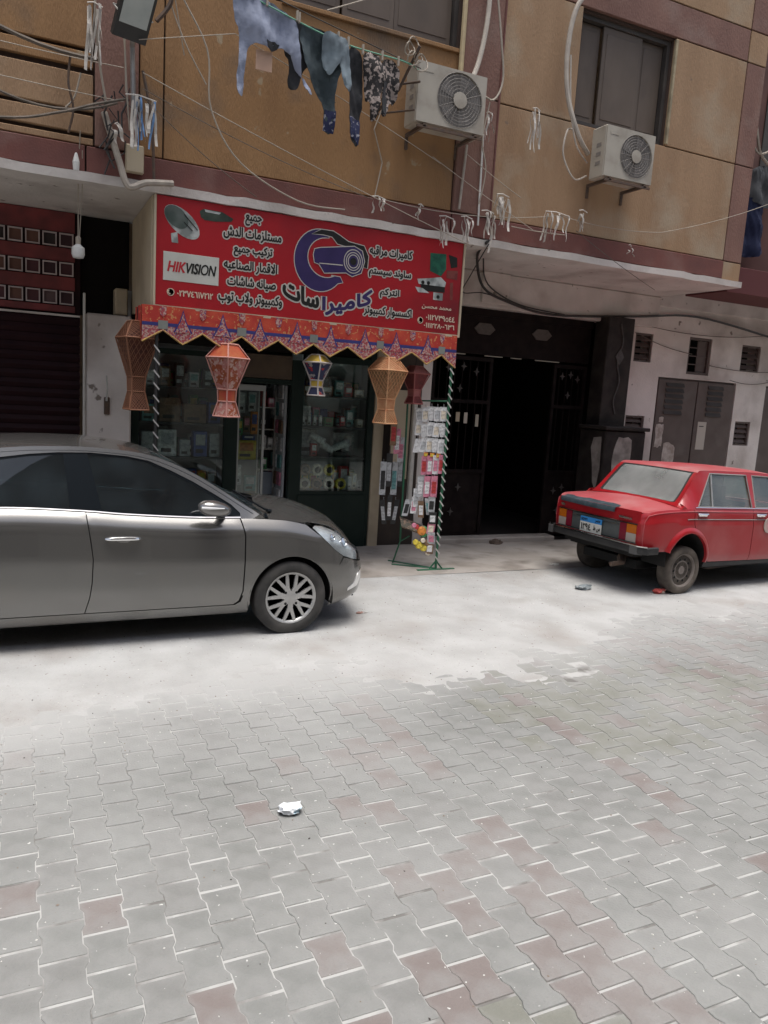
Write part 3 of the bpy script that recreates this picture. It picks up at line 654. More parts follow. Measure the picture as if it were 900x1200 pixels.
# brand plate, phone numbers
hp = MB().box(1.235, 1.762, Y_S-.003, Y_S, 2.98, 3.243, .002); hp = hp.build('brand_panel', M('brand_panel_white', (.55, .55, .50), (.48, .48, .43), scale=4, rough=.45), sign)
lettering('lettering', 'HIK', 1.275, 1.445, 3.065, 3.16, sign, M('brand_red', (.45, .02, .03), rough=.4), None, y=Y_S-.002, bold=.004, shear=.25)
lettering('lettering', 'VISION', 1.452, 1.735, 3.065, 3.16, sign, m_sblack, None, y=Y_S-.002, bold=.004, shear=.25)
def phone_icon(x, z, r):
    g = MB(); g.lathe([(r, 0), (r, .002), (r-.007, .002), (r-.007, 0)], (x, Y_S-.001, z), (0, -1, 0), 20)
    P = [(x-.5*r+.25*r*math.sin(a)*0+r*.5*math.cos(R(200+q)), z+r*.5*math.sin(R(200+q))) for q, a in ((i*16, 0) for i in range(-5, 6))]
    g.tube([(a+.35*r, Y_S-.002, b) for a, b in P], .006, 5); g.build('phone_symbol', m_cream2, sign)
phone_icon(1.308, 2.875, .036); lettering('lettering', '٠٢٣٧٤٦١٧٢١٢', 1.37, 1.71, 2.845, 2.90, sign, m_cream2, None, bold=.0022)
phone_icon(4.00, 2.865, .036); lettering('lettering', '٠١١٢٧٣٩٥٤٤', 4.07, 4.435, 2.88, 2.935, sign, m_cream2, None, bold=.0022)
lettering('lettering', '٠١١١٢٢٨٠٠٦٣٦', 4.05, 4.435, 2.795, 2.845, sign, m_cream2, None, bold=.0022); lettering('lettering', shape_ar('محمد محسن'), 4.01, 4.38, 2.99, 3.035, sign, m_cream2, None, bold=.0018)
# logo: open ring and bullet camera
fs_ = lambda k: (lambda a, b, d: (a, Y_S-.0012*k-d*0, b))
def logo(name, P, k, m, w=.010, hole=None):
    g = MB(); plate(g, P, lambda a, b: (a, Y_S-.0022*k, b), (.2, .2), holes=[hole] if hole else ()); o = g.build(name, m, sign)
    g = MB(); ribbon(g, P, w, lambda a, b, d: (a, Y_S-d, b), .0022*k-.0008, .0006)
    if hole: ribbon(g, hole, w, lambda a, b, d: (a, Y_S-d, b), .0022*k-.0008, .0006)
    g.build('logo_outline', m_swhite, sign); return o
def arcpts(cx, cz, rx, rz, a0, a1, n): return [(cx+rx*math.cos(R(a0+(a1-a0)*i/n)), cz+rz*math.sin(R(a0+(a1-a0)*i/n))) for i in range(n+1)]
outer = arcpts(2.80, 3.35, .275, .305, 75, 318, 26); inner = arcpts(2.865, 3.385, .205, .20, 300, 85, 22)
logo('logo_ring', outer+[(3.06, 3.16), (3.03, 3.21), (2.93, 3.215)]+inner, 1, m_purple, .009)
logo('logo_hood', [(2.70, 3.60), (2.80, 3.655), (2.93, 3.655), (3.0, 3.625), (3.10, 3.575), (3.28, 3.555), (3.335, 3.46), (3.33, 3.335), (3.285, 3.34), (3.28, 3.44), (3.22, 3.52), (3.05, 3.53), (2.98, 3.54), (2.92, 3.60), (2.82, 3.61)], 2, m_sblack, .008)
logo('logo_camera', [(2.725, 3.40), (2.735, 3.455), (2.80, 3.475), (3.17, 3.535), (3.26, 3.50), (3.29, 3.40), (3.26, 3.28), (3.16, 3.235), (3.09, 3.265), (2.85, 3.235), (2.79, 3.315), (2.74, 3.325)], 3, m_purple, .009)
g = MB()
for r in (.118, .090, .066): ribbon(g, arcpts(3.165, 3.385, r*.88, r, 0, 345, 24), .0045, lambda a, b, d: (a, Y_S-d, b), .0075, .001)
ribbon(g, [(2.79, 3.325), (3.05, 3.335), (3.05, 3.331), (2.79, 3.321)], .003, lambda a, b, d: (a, Y_S-d, b), .0075, .001)
g.build('logo_outline', m_swhite, sign)
MB().lathe([(.036, 0), (.036, .002)], (3.165, Y_S-.0075, 3.385), (0, -1, 0), 16).build('logo_lens', m_sblack, sign)
# printed pictures: satellite dish, receiver, camera equipment
def flat(name, P, k, m): g = MB(); g.prism(P, lambda a, b, d: (a, Y_S-.001-.0012*k+d, b), .001); return g.build(name, m, sign)
m_dish = M('print_grey', (.46, .48, .46), (.2, .22, .21), scale=5, rough=.4, lo=.45, hi=.55); m_dish2 = M('print_dark_grey', (.12, .14, .13), (.05, .07, .06), scale=5, rough=.4)
def ell(cx, cz, a, b, th, n=22): return [(cx+a*math.cos(2*PI*i/n)*math.cos(th)-b*math.sin(2*PI*i/n)*math.sin(th), cz+a*math.cos(2*PI*i/n)*math.sin(th)+b*math.sin(2*PI*i/n)*math.cos(th)) for i in range(n)]
flat('printed_dish', ell(1.402, 3.525, .195, .105, R(-38)), 1, m_dish)
flat('printed_dish', ell(1.35, 3.565, .125, .085, R(-38)), 2, m_dish2)
flat('printed_dish', [(1.30, 3.41), (1.36, 3.43), (1.37, 3.33), (1.31, 3.33)], 2, m_dish)
g = MB(); g.tube([(1.42, Y_S-.005, 3.60), (1.55, Y_S-.005, 3.47)], .004, 5); g.tube([(1.42, Y_S-.005, 3.53), (1.50, Y_S-.005, 3.46)], .004, 5); g.build('printed_dish_arm', m_sblack, sign)
flat('printed_receiver', [(1.565, 3.65), (1.60, 3.675), (1.78, 3.672), (1.89, 3.625), (1.87, 3.595), (1.72, 3.575), (1.61, 3.575), (1.575, 3.60)], 1, M('print_black', (.02, .03, .022), (.06, .08, .06), scale=8, rough=.4)); flat('printed_receiver', [(1.61, 3.672), (1.77, 3.664), (1.75, 3.645), (1.62, 3.65)], 2, m_dish)
m_pg = M('print_green', (.008, .07, .045), (.02, .14, .08), scale=18, rough=.4)
flat('printed_circuit_board', [(4.07, 3.59), (4.27, 3.60), (4.28, 3.44), (4.22, 3.36), (4.08, 3.40)], 1, m_pg); flat('printed_tool', [(4.30, 3.60), (4.41, 3.58), (4.42, 3.48), (4.34, 3.46)], 1, m_sblack)
flat('printed_tool', [(4.29, 3.43), (4.43, 3.44), (4.43, 3.34), (4.29, 3.35)], 1, M('print_brown', (.13, .02, .02), (.2, .05, .04), scale=14, rough=.4)); flat('printed_tool', [(4.34, 3.30), (4.38, 3.31), (4.39, 3.12), (4.355, 3.12)], 1, M('print_brown', (.13, .02, .02)))
flat('printed_recorder', [(3.93, 3.30), (4.12, 3.33), (4.22, 3.35), (4.29, 3.30), (4.28, 3.25), (3.95, 3.25)], 1, m_dish); flat('printed_recorder', [(3.97, 3.25), (4.28, 3.25), (4.28, 3.19), (4.0, 3.18)], 1, m_sblack)
flat('printed_camera', [(3.91, 3.215), (4.0, 3.21), (4.09, 3.165), (3.95, 3.16)], 2, m_dish); flat('printed_camera', [(4.14, 3.18), (4.26, 3.18), (4.26, 3.10), (4.14, 3.10)], 2, m_dish)
for x, z in ((4.0, 3.27), (4.07, 3.27), (4.2, 3.135)): MB().lathe([(.02, 0), (.02, .003)], (x, Y_S-.003, z), (0, -1, 0), 10).build('printed_lens', m_sblack, sign)
m_pipe = M('pale_conduit', (.42, .37, .31), (.3, .26, .22), scale=12, rough=.6)

# ================================================================ THE VALANCE (appliqué cloth)
m_vred = M('valance_red_cloth', (.52, .07, .035), (.42, .035, .025), scale=7, rough=.9, kind='voronoi', lo=.2, hi=.7, spot=((.55, .22, .09), 30, .60), bump=.4, bscale=120)
m_vpat = M('valance_patterned_cloth', (.46, .30, .26), (.34, .06, .07), scale=55, rough=.9, lo=.45, hi=.52, spot=((.10, .07, .20), 40, .60), bump=.4, bscale=120)
m_vblue = M('valance_blue_strip', (.035, .035, .16), rough=.9); m_vyel = M('valance_yellow_braid', (.48, .32, .08), (.32, .17, .10), scale=30, rough=.9); m_vgrey = M('valance_grey_patch', (.20, .21, .19), rough=.9)
val = thing('valance', 'scalloped red patterned cloth valance with blue strip and yellow braid under the red sign', 'valance', (2.75, A, 2.7))
def vy(x, z): return A-.045+.014*math.sin(x*9)+.010*math.sin(x*23+1)*(2.75-z)/.35
XL, XR = 1.045, 4.475; NT = 9; PT = (XR-XL)/NT
zig = []
for k in range(NT):
    x = XL+k*PT; zig += [(x, 2.395-.01*hsh(k)), (x+PT*.5, 2.51+.012*(hsh(k, 3)-.5))]
zig.append((XR, 2.38))
up = [(x, z) for x, z in zig]
g = MB(); plate(g, [(XL, 2.735)]+up+[(XR, 2.735)], lambda a, b: (a, vy(a, b), b), (.05, .05), thick=.003, nrm=(0, 1, 0)); g.build('cloth', m_vred, val, smooth=True)
low = [(x, z) for x, z in zig]; g = MB()
plate(g, [(XL, 2.555)]+[(x, z+.004) for x, z in low]+[(XR, 2.555)], lambda a, b: (a, vy(a, b)-.004, b), (.05, .05), thick=.002, nrm=(0, 1, 0)); g.build('patterned_border', m_vpat, val, smooth=True)
g = MB(); plate(g, [(XL, 2.580), (XL, 2.548), (XR, 2.548), (XR, 2.580)], lambda a, b: (a, vy(a, b)-.005, b), (.05, .05), thick=.002, nrm=(0, 1, 0)); g.build('blue_strip', m_vblue, val, smooth=True)
g = MB()
zz = resamp(zig, (.05, .05), False); g.tube([(x, vy(x, z)-.004, z) for x, z in zz], .0095, 5); g.build('yellow_braid', m_vyel, val)
for k in range(1, NT+0):
    x = XL+PT*k
    if k % 2 == 1 or True:
        g = MB(); plate(g, [(x-.092, 2.50), (x+.092, 2.50), (x+.032, 2.61), (x, 2.715), (x-.032, 2.61)], lambda a, b: (a, vy(a, b)-.0062, b), (.05, .05), thick=.001, nrm=(0, 1, 0)); g.build('star_border', m_vblue, val)
        g = MB(); plate(g, [(x-.075, 2.50), (x+.075, 2.50), (x+.02, 2.61), (x, 2.695), (x-.02, 2.61)], lambda a, b: (a, vy(a, b)-.008, b), (.05, .05), thick=.002, nrm=(0, 1, 0)); g.build('star_point', m_vpat, val)
for k in range(NT):
    x = XL+PT*(k+.5)
    g = MB(); plate(g, [(x-.032, 2.735), (x+.032, 2.735), (x+.028, 2.66), (x, 2.63), (x-.028, 2.66)], lambda a, b: (a, vy(a, b)-.006, b), (.05, .05), thick=.002, nrm=(0, 1, 0)); g.build('tab', m_vpat, val)
    if k % 2 == 0:
        g = MB(); plate(g, [(x-.045, 2.60), (x+.045, 2.60), (x+.045, 2.52), (x-.045, 2.52)], lambda a, b: (a, vy(a, b)-.009, b), (.05, .05), thick=.002, nrm=(0, 1, 0)); g.build('square_patch', m_vgrey, val)
g = MB(); plate(g, [(7.72, 2.735), (7.72, 2.40), (7.9, 2.50), (8.1, 2.39), (8.1, 2.735)], lambda a, b: (1.045+.01*math.sin(a*30), a, b), (.05, .05), thick=.003, nrm=(1, 0, 0)); g.build('cloth', m_vred, val, smooth=True)

# ================================================================ LANTERNS
def lantern(label, x, y, z0, h, w, rot, m_pan, m_pan2, m_bar, lattice=False, m_top=None):
    """four-sided Ramadan lantern hung by a cord: cap, shoulder, waist and flared foot"""
    t = thing('ramadan_lantern', label, 'lantern', (x, y, z0), 'lanterns hung under the valance')
    prof = [(0.00, .62), (.17, .40), (.30, .36), (.36, .40), (.80, 1.0), (1.0, .18)]    # height fraction, half-width fraction
    def P(f, r, k): a = rot+PI/4+PI/2*k; q = w/2*1.414*r; return Vector((x+q*math.cos(a), y+q*math.sin(a), z0+h*f))
    tiers = [(0, .62, .20, .40, m_pan), (.20, .40, .36, .43, m_pan2), (.36, .43, .78, 1.0, m_pan), (.78, 1.0, .96, .45, m_pan2)]
    ins = .93
    for (f0, r0, f1, r1, m) in tiers:
        for k in range(4):
            g = MB(); q = [P(f0, r0*ins, k), P(f0, r0*ins, k+1), P(f1, r1*ins, k+1), P(f1, r1*ins, k)]; c = sum(q, Vector())/4; n_ = Vector((x-c.x, y-c.y, 0)).normalized()*.006
            g.add([*q, *[v+n_ for v in q]], [(0, 1, 2, 3), (7, 6, 5, 4), (0, 4, 5, 1), (1, 5, 6, 2), (2, 6, 7, 3), (3, 7, 4, 0)])
            pn = g.build('panel', m, t)
            if lattice:
                g = MB(); nn = 6
                for s in range(-nn, nn+1):
                    pts = []
                    for (u0, u1) in ((s/nn, s/nn+1), (s/nn+1, s/nn)):
                        a0, a1 = max(0, min(1, u0)), max(0, min(1, u1))
                        if abs(a0-a1) < .05: continue
                        v0 = (a0-u0)/(u1-u0); v1 = (a1-u0)/(u1-u0)
                        A_ = (q[0]*(1-a0)+q[1]*a0)*(1-v0)+(q[3]*(1-a0)+q[2]*a0)*v0; B_ = (q[0]*(1-a1)+q[1]*a1)*(1-v1)+(q[3]*(1-a1)+q[2]*a1)*v1
                        g.tube([A_-n_*.6, B_-n_*.6], .0028, 4, False)
                g.build('wicker_lattice', m_bar, pn)
    g = MB()
    for (f, r) in ((0, .62), (.20, .40), (.36, .43), (.78, 1.0), (.96, .45)):
        for k in range(4): g.tube([P(f, r, k), P(f, r, k+1)], .008, 4)
    for k in range(4): g.tube([P(f, r, k) for f, r in ((0, .62), (.20, .40), (.36, .43), (.78, 1.0), (.96, .45))], .008, 4)
    g.build('frame', m_bar, t)
    g = MB(); g.tube([(x, y, z0+h*.955), (x, y, z0+h*1.0+.02), (x+.004, y, 2.72)], .004, 4); g.build('cord', m_black, t)
    return t
m_l1 = M('lantern_brown_wicker', (.13, .04, .022), (.08, .026, .018), scale=20, rough=.8); m_l1b = M('lantern_tan_cane', (.27, .12, .065), rough=.7)
m_l2 = M('lantern_pink_swirl', (.48, .19, .16), (.34, .08, .03), scale=9, rough=.8, kind='noise', lo=.48, hi=.5, spot=((.55, .36, .30), 24, .55)); m_l2b = M('lantern_red_orange', (.48, .06, .03), (.5, .17, .06), scale=6, rough=.7); m_l2c = M('lantern_pink_edge', (.60, .30, .25), rough=.7)
m_l3 = M('lantern_navy', (.025, .03, .075), rough=.7, col2=(.35, .32, .3), scale=10, lo=.58, hi=.60, spot=((.45, .02, .02), 12, .6)); m_l3b = M('lantern_yellow', (.55, .38, .06), rough=.7); m_l3c = M('lantern_white_edge', (.5, .45, .42), rough=.7)
m_l4 = M('lantern_dark_cane', (.20, .12, .05), (.30, .17, .08), scale=30, rough=.8); m_l4b = M('lantern_light_cane', (.66, .38, .20), (.58, .26, .12), scale=14, rough=.7)
m_l5 = M('lantern_dark_red', (.18, .03, .03), (.10, .02, .02), scale=14, rough=.8); m_l5b = M('lantern_dull_pink', (.33, .11, .10), rough=.8)
lantern('tall brown wicker lantern at the left end of the valance, leftmost of all', 1.03, 7.93, 1.74, .88, .31, R(12), m_l1, m_l1, m_l1b, True)
lantern('pink and orange swirl-patterned lantern hanging in front of the door mullion', 1.87, 7.70, 1.72, .74, .30, R(32), m_l2, m_l2b, m_l2c)
lantern('small navy, white and red lantern with yellow top rim over the shop door', 2.85, 7.80, 1.98, .44, .22, R(38), m_l3, m_l3b, m_l3c)
lantern('pale orange cane lantern with diamond lattice in front of the cream pilaster', 3.66, 7.76, 1.72, .74, .31, R(22), m_l4, m_l4b, m_l4b, True)
lantern('small dark red lantern behind the right end of the valance', 4.10, 7.95, 1.95, .44, .24, R(15), m_l5, m_l5b, m_l5b)

# ================================================================ THE SHOP FRONT
shop = D.objects.new('shop_front', None); COL.objects.link(shop); shop.parent = bld; shop.location = (2.7-4, B-8.5, 0); shop['label'] = 'dark green framed shop windows and open doorway under the red sign'
def sbox(name, m, *a, par=None, bev=.004): return MB().box(*a, bev).build(name, m, par or shop)
YF = 9.13
fr = MB(); 
for a in ((1.14, 1.22, 0, 2.40), (2.20, 2.36, 0, 2.38), (3.02, 3.18, 0, 2.38), (4.06, 4.143, 0, 2.72)): fr.box(a[0], a[1], YF, YF+.09, a[2], a[3], .004)
fr.box(1.22, 2.20, YF+.002, YF+.09, 2.34, 2.40); fr.box(3.18, 4.06, YF+.002, YF+.09, 2.38, 2.46); fr.box(2.36, 3.02, YF+.002, YF+.09, 2.07, 2.13)
fr.box(1.22, 2.20, YF+.002, YF+.09, 0, .74); fr.box(3.18, 4.06, YF+.002, YF+.09, 0, .76); fr.box(3.14, 4.1, YF-.02, YF+.0, .02, .72, .01)
fr.build('shop_frame', m_green, shop)
sbox('fascia', M('brown_fascia_cloth', (.12, .085, .055), (.08, .055, .04), scale=5, rough=.9), 2.361, 3.019, YF+.01, YF+.05, 2.135, 2.42)
sbox('fascia', m_dark, 1.14, 4.143, YF+.03, YF+.12, 2.461, 3.742)
m_sg = glass_mat('shop_glass', (.80, .86, .84), rough=.015)
sbox('window_pane', m_sg, 1.222, 2.198, YF+.03, YF+.036, .742, 2.338, bev=0); sbox('window_pane', m_sg, 3.182, 4.058, YF+.03, YF+.036, .762, 2.378, bev=0)
m_shelf = M('shelf_white', (.50, .52, .52), (.42, .44, .44), scale=4, rough=.5); m_shelfd = M('shelf_dark', (.05, .055, .055), rough=.5)
m_room = M('shop_wall_paint', (.75, .77, .78), (.65, .67, .68), scale=2, rough=.8)
g = MB(); g.box(1.10, 1.13, YF+.09, 12.6, 0, 2.9); g.box(4.15, 4.2, YF+.09, 12.6, 0, 2.9); g.box(1.10, 4.2, 12.6, 12.7, 0, 2.9); g.box(1.1, 4.2, YF+.12, 12.6, 2.9, 3.0); g.box(1.1, 4.2, YF+.09, 12.6, .0, .045); g.build('shop_room', m_room, shop)
# display backs and shelves in the two windows
sbox('display_back', M('display_back_left', (.42, .38, .39), (.28, .31, .33), scale=3, rough=.7), 1.14, 2.22, YF+.46, YF+.48, .05, 2.6)
sbox('display_back', M('display_back_right', (.72, .78, .80), (.50, .56, .58), scale=3, rough=.7), 3.16, 4.14, YF+.46, YF+.48, .05, 2.6)
for z in (1.965, 1.55, 1.15): sbox('shelf', m_shelfd, 1.222, 2.198, YF+.05, YF+.45, z-.012, z+.012, bev=0)
for z in (1.955, 1.570, 1.185): sbox('shelf', m_shelfd, 3.182, 4.058, YF+.05, YF+.45, z-.012, z+.012, bev=0)
# goods
rg = random.Random(11)
gcol = {'cream': (.65, .58, .47), 'white': (.78, .78, .76), 'grey': (.42, .43, .44), 'black': (.03, .03, .03), 'blue': (.05, .09, .30), 'red': (.42, .04, .04), 'green': (.05, .25, .09), 'yellow': (.6, .48, .06), 'brown': (.2, .12, .07), 'pink': (.55, .2, .28), 'orange': (.6, .22, .04), 'teal': (.12, .28, .28)}
gcol = {k: tuple(min(.85, q*1.3) for q in v) if k != 'black' else v for k, v in gcol.items()}  # goods colours lifted to stand in for missing light inside the shop
def gm(c): return M('packaging_'+c, gcol[c], tuple(v*.7 for v in gcol[c]), scale=30, rough=.55, lo=.5, hi=.56)
def good(name, label, cat, x0, x1, y0, y1, z0, z1, c, group=None, face=None):
    t = thing(name, label, cat, ((x0+x1)/2, (y0+y1)/2, z0), group)
    MB().box(x0, x1, y0, y1, z0, z1, .006).build('box_body', gm(c), t)
    f = face or ('white' if c != 'white' else 'grey'); ww, hh = x1-x0, z1-z0
    MB().box(x0+ww*.15, x1-ww*.15, y0-.002, y0-.0003, z0+hh*.45, z1-hh*.12).build('printed_label', gm(f), t)
    MB().box(x0+ww*.15, x1-ww*.3, y0-.002, y0-.0003, z0+hh*.15, z0+hh*.3).build('printed_label', gm('black' if c != 'black' else 'grey'), t); return t
def disc_cam(label, x, y, z, r, grp, c='cream'):
    t = thing('dome_camera', label, 'camera', (x, y, z), grp); ax = (0, -1, 0)
    MB().lathe([(r, 0), (r, .02), (r*.86, .035), (r*.6, .04), (r*.56, .03)], (x, y, z), ax, 18).build('camera_ring', gm(c), t, smooth=True)
    MB().lathe([(r*.55, .028), (r*.45, .045), (r*.2, .055), (.0, .057)], (x, y, z), ax, 14).build('camera_lens', m_black, t, smooth=True); return t
Yg = YF+.09
# right window, bottom row: two rows of round pieces
for j, zc in enumerate((.865, 1.045)):
    for i in range(4 if j == 0 else 3):
        nm = ['first', 'second', 'third', 'fourth'][i]
        disc_cam('%s round dome camera from the left in the %s row, bottom of the right window' % (nm, ['lower', 'upper'][j]), 3.27+.165*i, Yg+.02, zc-.02, .078, 'round cameras at the bottom of the right shop window', ['cream', 'brown', 'cream', 'yellow'][(i+j) % 4])
for i in range(4):
    good('product_box', ['grey box at the lower right of the right window beside round cameras', 'pale box behind red packet, bottom shelf of the right window', 'narrow cream box, bottom shelf near the pilaster', 'white box at the far right of the bottom shelf'][i], 'box', 3.86-.06+.07*i-.03*0, 3.86+.07*i, Yg+.02, Yg+.12, .77, .90+.04*(i % 3), ['grey', 'white', 'cream', 'white'][i], 'boxes at the bottom of the right shop window')
good('product_box', 'red packet lying above the pale boxes in the right window', 'box', 3.80, 3.93, Yg+.14, Yg+.24, .77, 1.06, 'red')
# the shelf of bullet cameras
def bullet(label, x, y, z, L, rot, grp, c='white'):
    t = thing('bullet_camera', label, 'camera', (x, y, z), grp); d = Vector((math.cos(rot), -.25, math.sin(rot))).normalized()
    MB().lathe([(.0, 0), (.038, .002), (.045, .02), (.045, L*.8), (.052, L*.82), (.052, L), (.04, L), (.036, L-.02)], Vector((x, y, z)), d, 14).build('camera_body', gm(c), t, smooth=True)
    MB().lathe([(.034, L-.012), (.0, L-.010)], Vector((x, y, z)), d, 12).build('camera_lens', m_black, t)
    MB().tube([(x, y, z), (x-.01, y+.03, z-.07), (x-.01, y+.06, z-.10)], .014, 6).build('camera_bracket', gm(c), t); return t
bullet('large white bullet camera at the left of the camera shelf, right shop window', 3.34, Yg+.05, 1.47, .20, R(-28), 'bullet cameras on the middle shelf'); bullet('white bullet camera pointing down in the centre of the camera shelf', 3.50, Yg+.10, 1.36, .18, R(-30), 'bullet cameras on the middle shelf')
bullet('white bullet camera pointing up at the right of the camera shelf', 3.66, Yg+.07, 1.30, .20, R(24), 'bullet cameras on the middle shelf'); bullet('grey bullet camera at the far right of the camera shelf', 3.86, Yg+.10, 1.42, .16, R(-100), 'bullet cameras on the middle shelf', 'grey')
good('product_box', 'red boxed camera standing at the left of the camera shelf', 'box', 3.34, 3.42, Yg, Yg+.08, 1.20, 1.36, 'red'); good('product_box', 'big white carton behind the bullet cameras on the left', 'box', 3.20, 3.48, Yg+.17, Yg+.28, 1.20, 1.53, 'white', face='grey')
good('product_box', 'big pale grey carton behind the bullet cameras on the right', 'box', 3.70, 4.00, Yg+.17, Yg+.28, 1.20, 1.50, 'grey')
# third shelf: routers and boxes
for i in range(4): good('spray_bottle', 'small pale bottle in a row of four, %s from the left, right window' % ['first', 'second', 'third', 'fourth'][i], 'bottle', 3.20+.075*i, 3.245+.075*i, Yg, Yg+.05, 1.583, 1.72, 'grey', 'row of pale bottles in the right window')
good('product_box', 'white box over the row of pale bottles in the right window', 'box', 3.20, 3.34, Yg+.08, Yg+.16, 1.583, 1.83, 'white'); good('product_box', 'olive box in the middle of the third shelf', 'box', 3.50, 3.62, Yg, Yg+.1, 1.583, 1.70, 'green', face='brown')
good('router', 'black router with a pink cap on the third shelf', 'router', 3.64, 3.80, Yg, Yg+.12, 1.583, 1.70, 'black', face='teal'); good('product_box', 'teal tall box on the third shelf beside the router', 'box', 3.82, 3.92, Yg+.05, Yg+.14, 1.583, 1.80, 'teal'); good('product_box', 'pale box at the right end of the third shelf', 'box', 3.95, 4.04, Yg, Yg+.1, 1.583, 1.69, 'cream')
good('product_box', 'small red packet on the third shelf', 'box', 3.70, 3.77, Yg-.03, Yg-.005, 1.70-.1, 1.77-.05, 'red')
for i, (x0, x1, h, c) in enumerate(((3.19, 3.40, .12, 'brown'), (3.42, 3.60, .12, 'brown'), (3.62, 3.74, .20, 'teal'), (3.76, 3.87, .13, 'red'), (3.90, 4.03, .10, 'cream'))): good('product_box', ['brown carton at the left of the top shelf, right window', 'brown carton second from the left on the top shelf, right window', 'teal box standing in the middle of the top shelf', 'red box on the top shelf of the right window', 'cream box at the right end of the top shelf'][i], 'box', x0, x1, Yg, Yg+.14, 1.968, 1.968+h, c, 'boxes on the top shelf of the right window')
# left window
for i in range(5): good('speaker', 'dark tower speaker, %s from the left on the top shelf of the left window' % ['first', 'second', 'third', 'fourth', 'fifth'][i], 'speaker', 1.30+.165*i, 1.41+.165*i, Yg, Yg+.14, 1.978, 2.15+.05*(i % 3), ['grey', 'brown', 'black', 'grey', 'black'][i], 'dark speakers in the left shop window', face=['white', 'grey', 'grey', 'teal', 'grey'][i])
for i, (x0, x1, h, c) in enumerate(((1.26, 1.42, .20, 'teal'), (1.46, 1.70, .28, 'brown'), (1.74, 2.0, .22, 'brown'), (2.03, 2.17, .25, 'blue'))): good('product_box', ['teal box on the second shelf of the left window', 'tall brown carton on the second shelf of the left window', 'low brown carton on the second shelf of the left window', 'dark blue box behind the pink lantern'][i], 'box', x0, x1, Yg, Yg+.16, 1.563, 1.563+h, c, 'boxes on the second shelf of the left window', face='brown')
for i, (x0, x1, h, c) in enumerate(((1.26, 1.40, .28, 'grey'), (1.45, 1.66, .31, 'white'), (1.70, 1.82, .20, 'grey'), (1.86, 2.02, .30, 'blue'), (2.05, 2.17, .28, 'grey'))): good('product_box', ['grey box on the third shelf of the left window, nearest the striped cord', 'patterned pale box on the third shelf of the left window', 'short grey box on the third shelf of the left window', 'navy box on the third shelf of the left window', 'grey box beside the mullion on the third shelf'][i], 'box', x0, x1, Yg, Yg+.16, 1.163, 1.163+h, c, 'boxes on the third shelf of the left window', face='grey')
# a fuller back row on every shelf of both windows
on_ = ['first', 'second', 'third', 'fourth', 'fifth', 'sixth', 'seventh', 'eighth', 'ninth']
for (wn, x0, x1, shelves) in (('right', 3.19, 4.04, ((.762, 'bottom', .30), (1.585, 'third', .28), (1.968, 'top', .26))), ('left', 1.24, 2.18, ((.742, 'bottom', .30), (1.163, 'low', .34), (1.563, 'second', .34), (1.978, 'top', .26)))):
    for z, sn, hm in shelves:
        n_b = 8; ww = (x1-x0)/n_b
        for i in range(n_b):
            h = hm*rg.uniform(.55, 1); c = rg.choice(['white', 'grey', 'teal', 'blue', 'red', 'cream', 'brown', 'pink', 'yellow', 'green', 'white', 'orange'])
            good('product_box', '%s box (%s) from the left, back row, %s shelf, %s shop window' % (on_[i], c, sn, wn), 'box', x0+ww*i+.004, x0+ww*(i+1)-.006, Yg+.185, Yg+.28, z+.001, z+h, c, 'back row of boxes in the shop windows', rg.choice(['white', 'yellow', 'teal', 'red', 'blue']))
# what stands inside the open doorway
sh2 = thing('display_shelf', 'white upright display shelf just inside the open shop door', 'shelf', (2.75, 9.9, .05))
g = MB(); g.box(2.72, 2.755, 9.6, 9.63, .05, 2.02); g.box(2.96, 2.99, 9.6, 9.63, .05, 2.02); g.build('upright', m_white2, sh2)
for z in (.62, .98, 1.25, 1.50, 1.78): MB().box(2.756, 2.959, 9.58, 9.8, z-.012, z).build('shelf_board', m_white2, sh2)
MB().box(2.756, 2.959, 9.79, 9.80, .06, 2.02).build('back_board', M('shelf_back', (.03, .035, .04), rough=.6), sh2)
g = MB(); g.box(2.765, 2.95, 9.57, 9.575, .66, .95, .003); g.build('glass_door', M('pale_blue_panel', (.22, .27, .34), (.15, .19, .25), scale=5, rough=.3), sh2)
for (z, x0, x1, h, c, l) in ((1.25, 2.77, 2.86, .17, 'white', 'white box on the second board of the doorway shelf'), (1.25, 2.88, 2.95, .14, 'grey', 'grey device on the second board of the doorway shelf'), (1.50, 2.77, 2.85, .13, 'black', 'black box on the third board of the doorway shelf'), (1.78, 2.78, 2.84, .2, 'red', 'red packet on the top board of the doorway shelf'), (1.78, 2.87, 2.95, .12, 'pink', 'pink packet on the top board of the doorway shelf'), (.98, 2.79, 2.88, .15, 'green', 'dark green packet on the low board of the doorway shelf')):
    good('product_box', l, 'box', x0, x1, 9.6, 9.70, z+.001, z+h, c, 'goods on the doorway shelf')
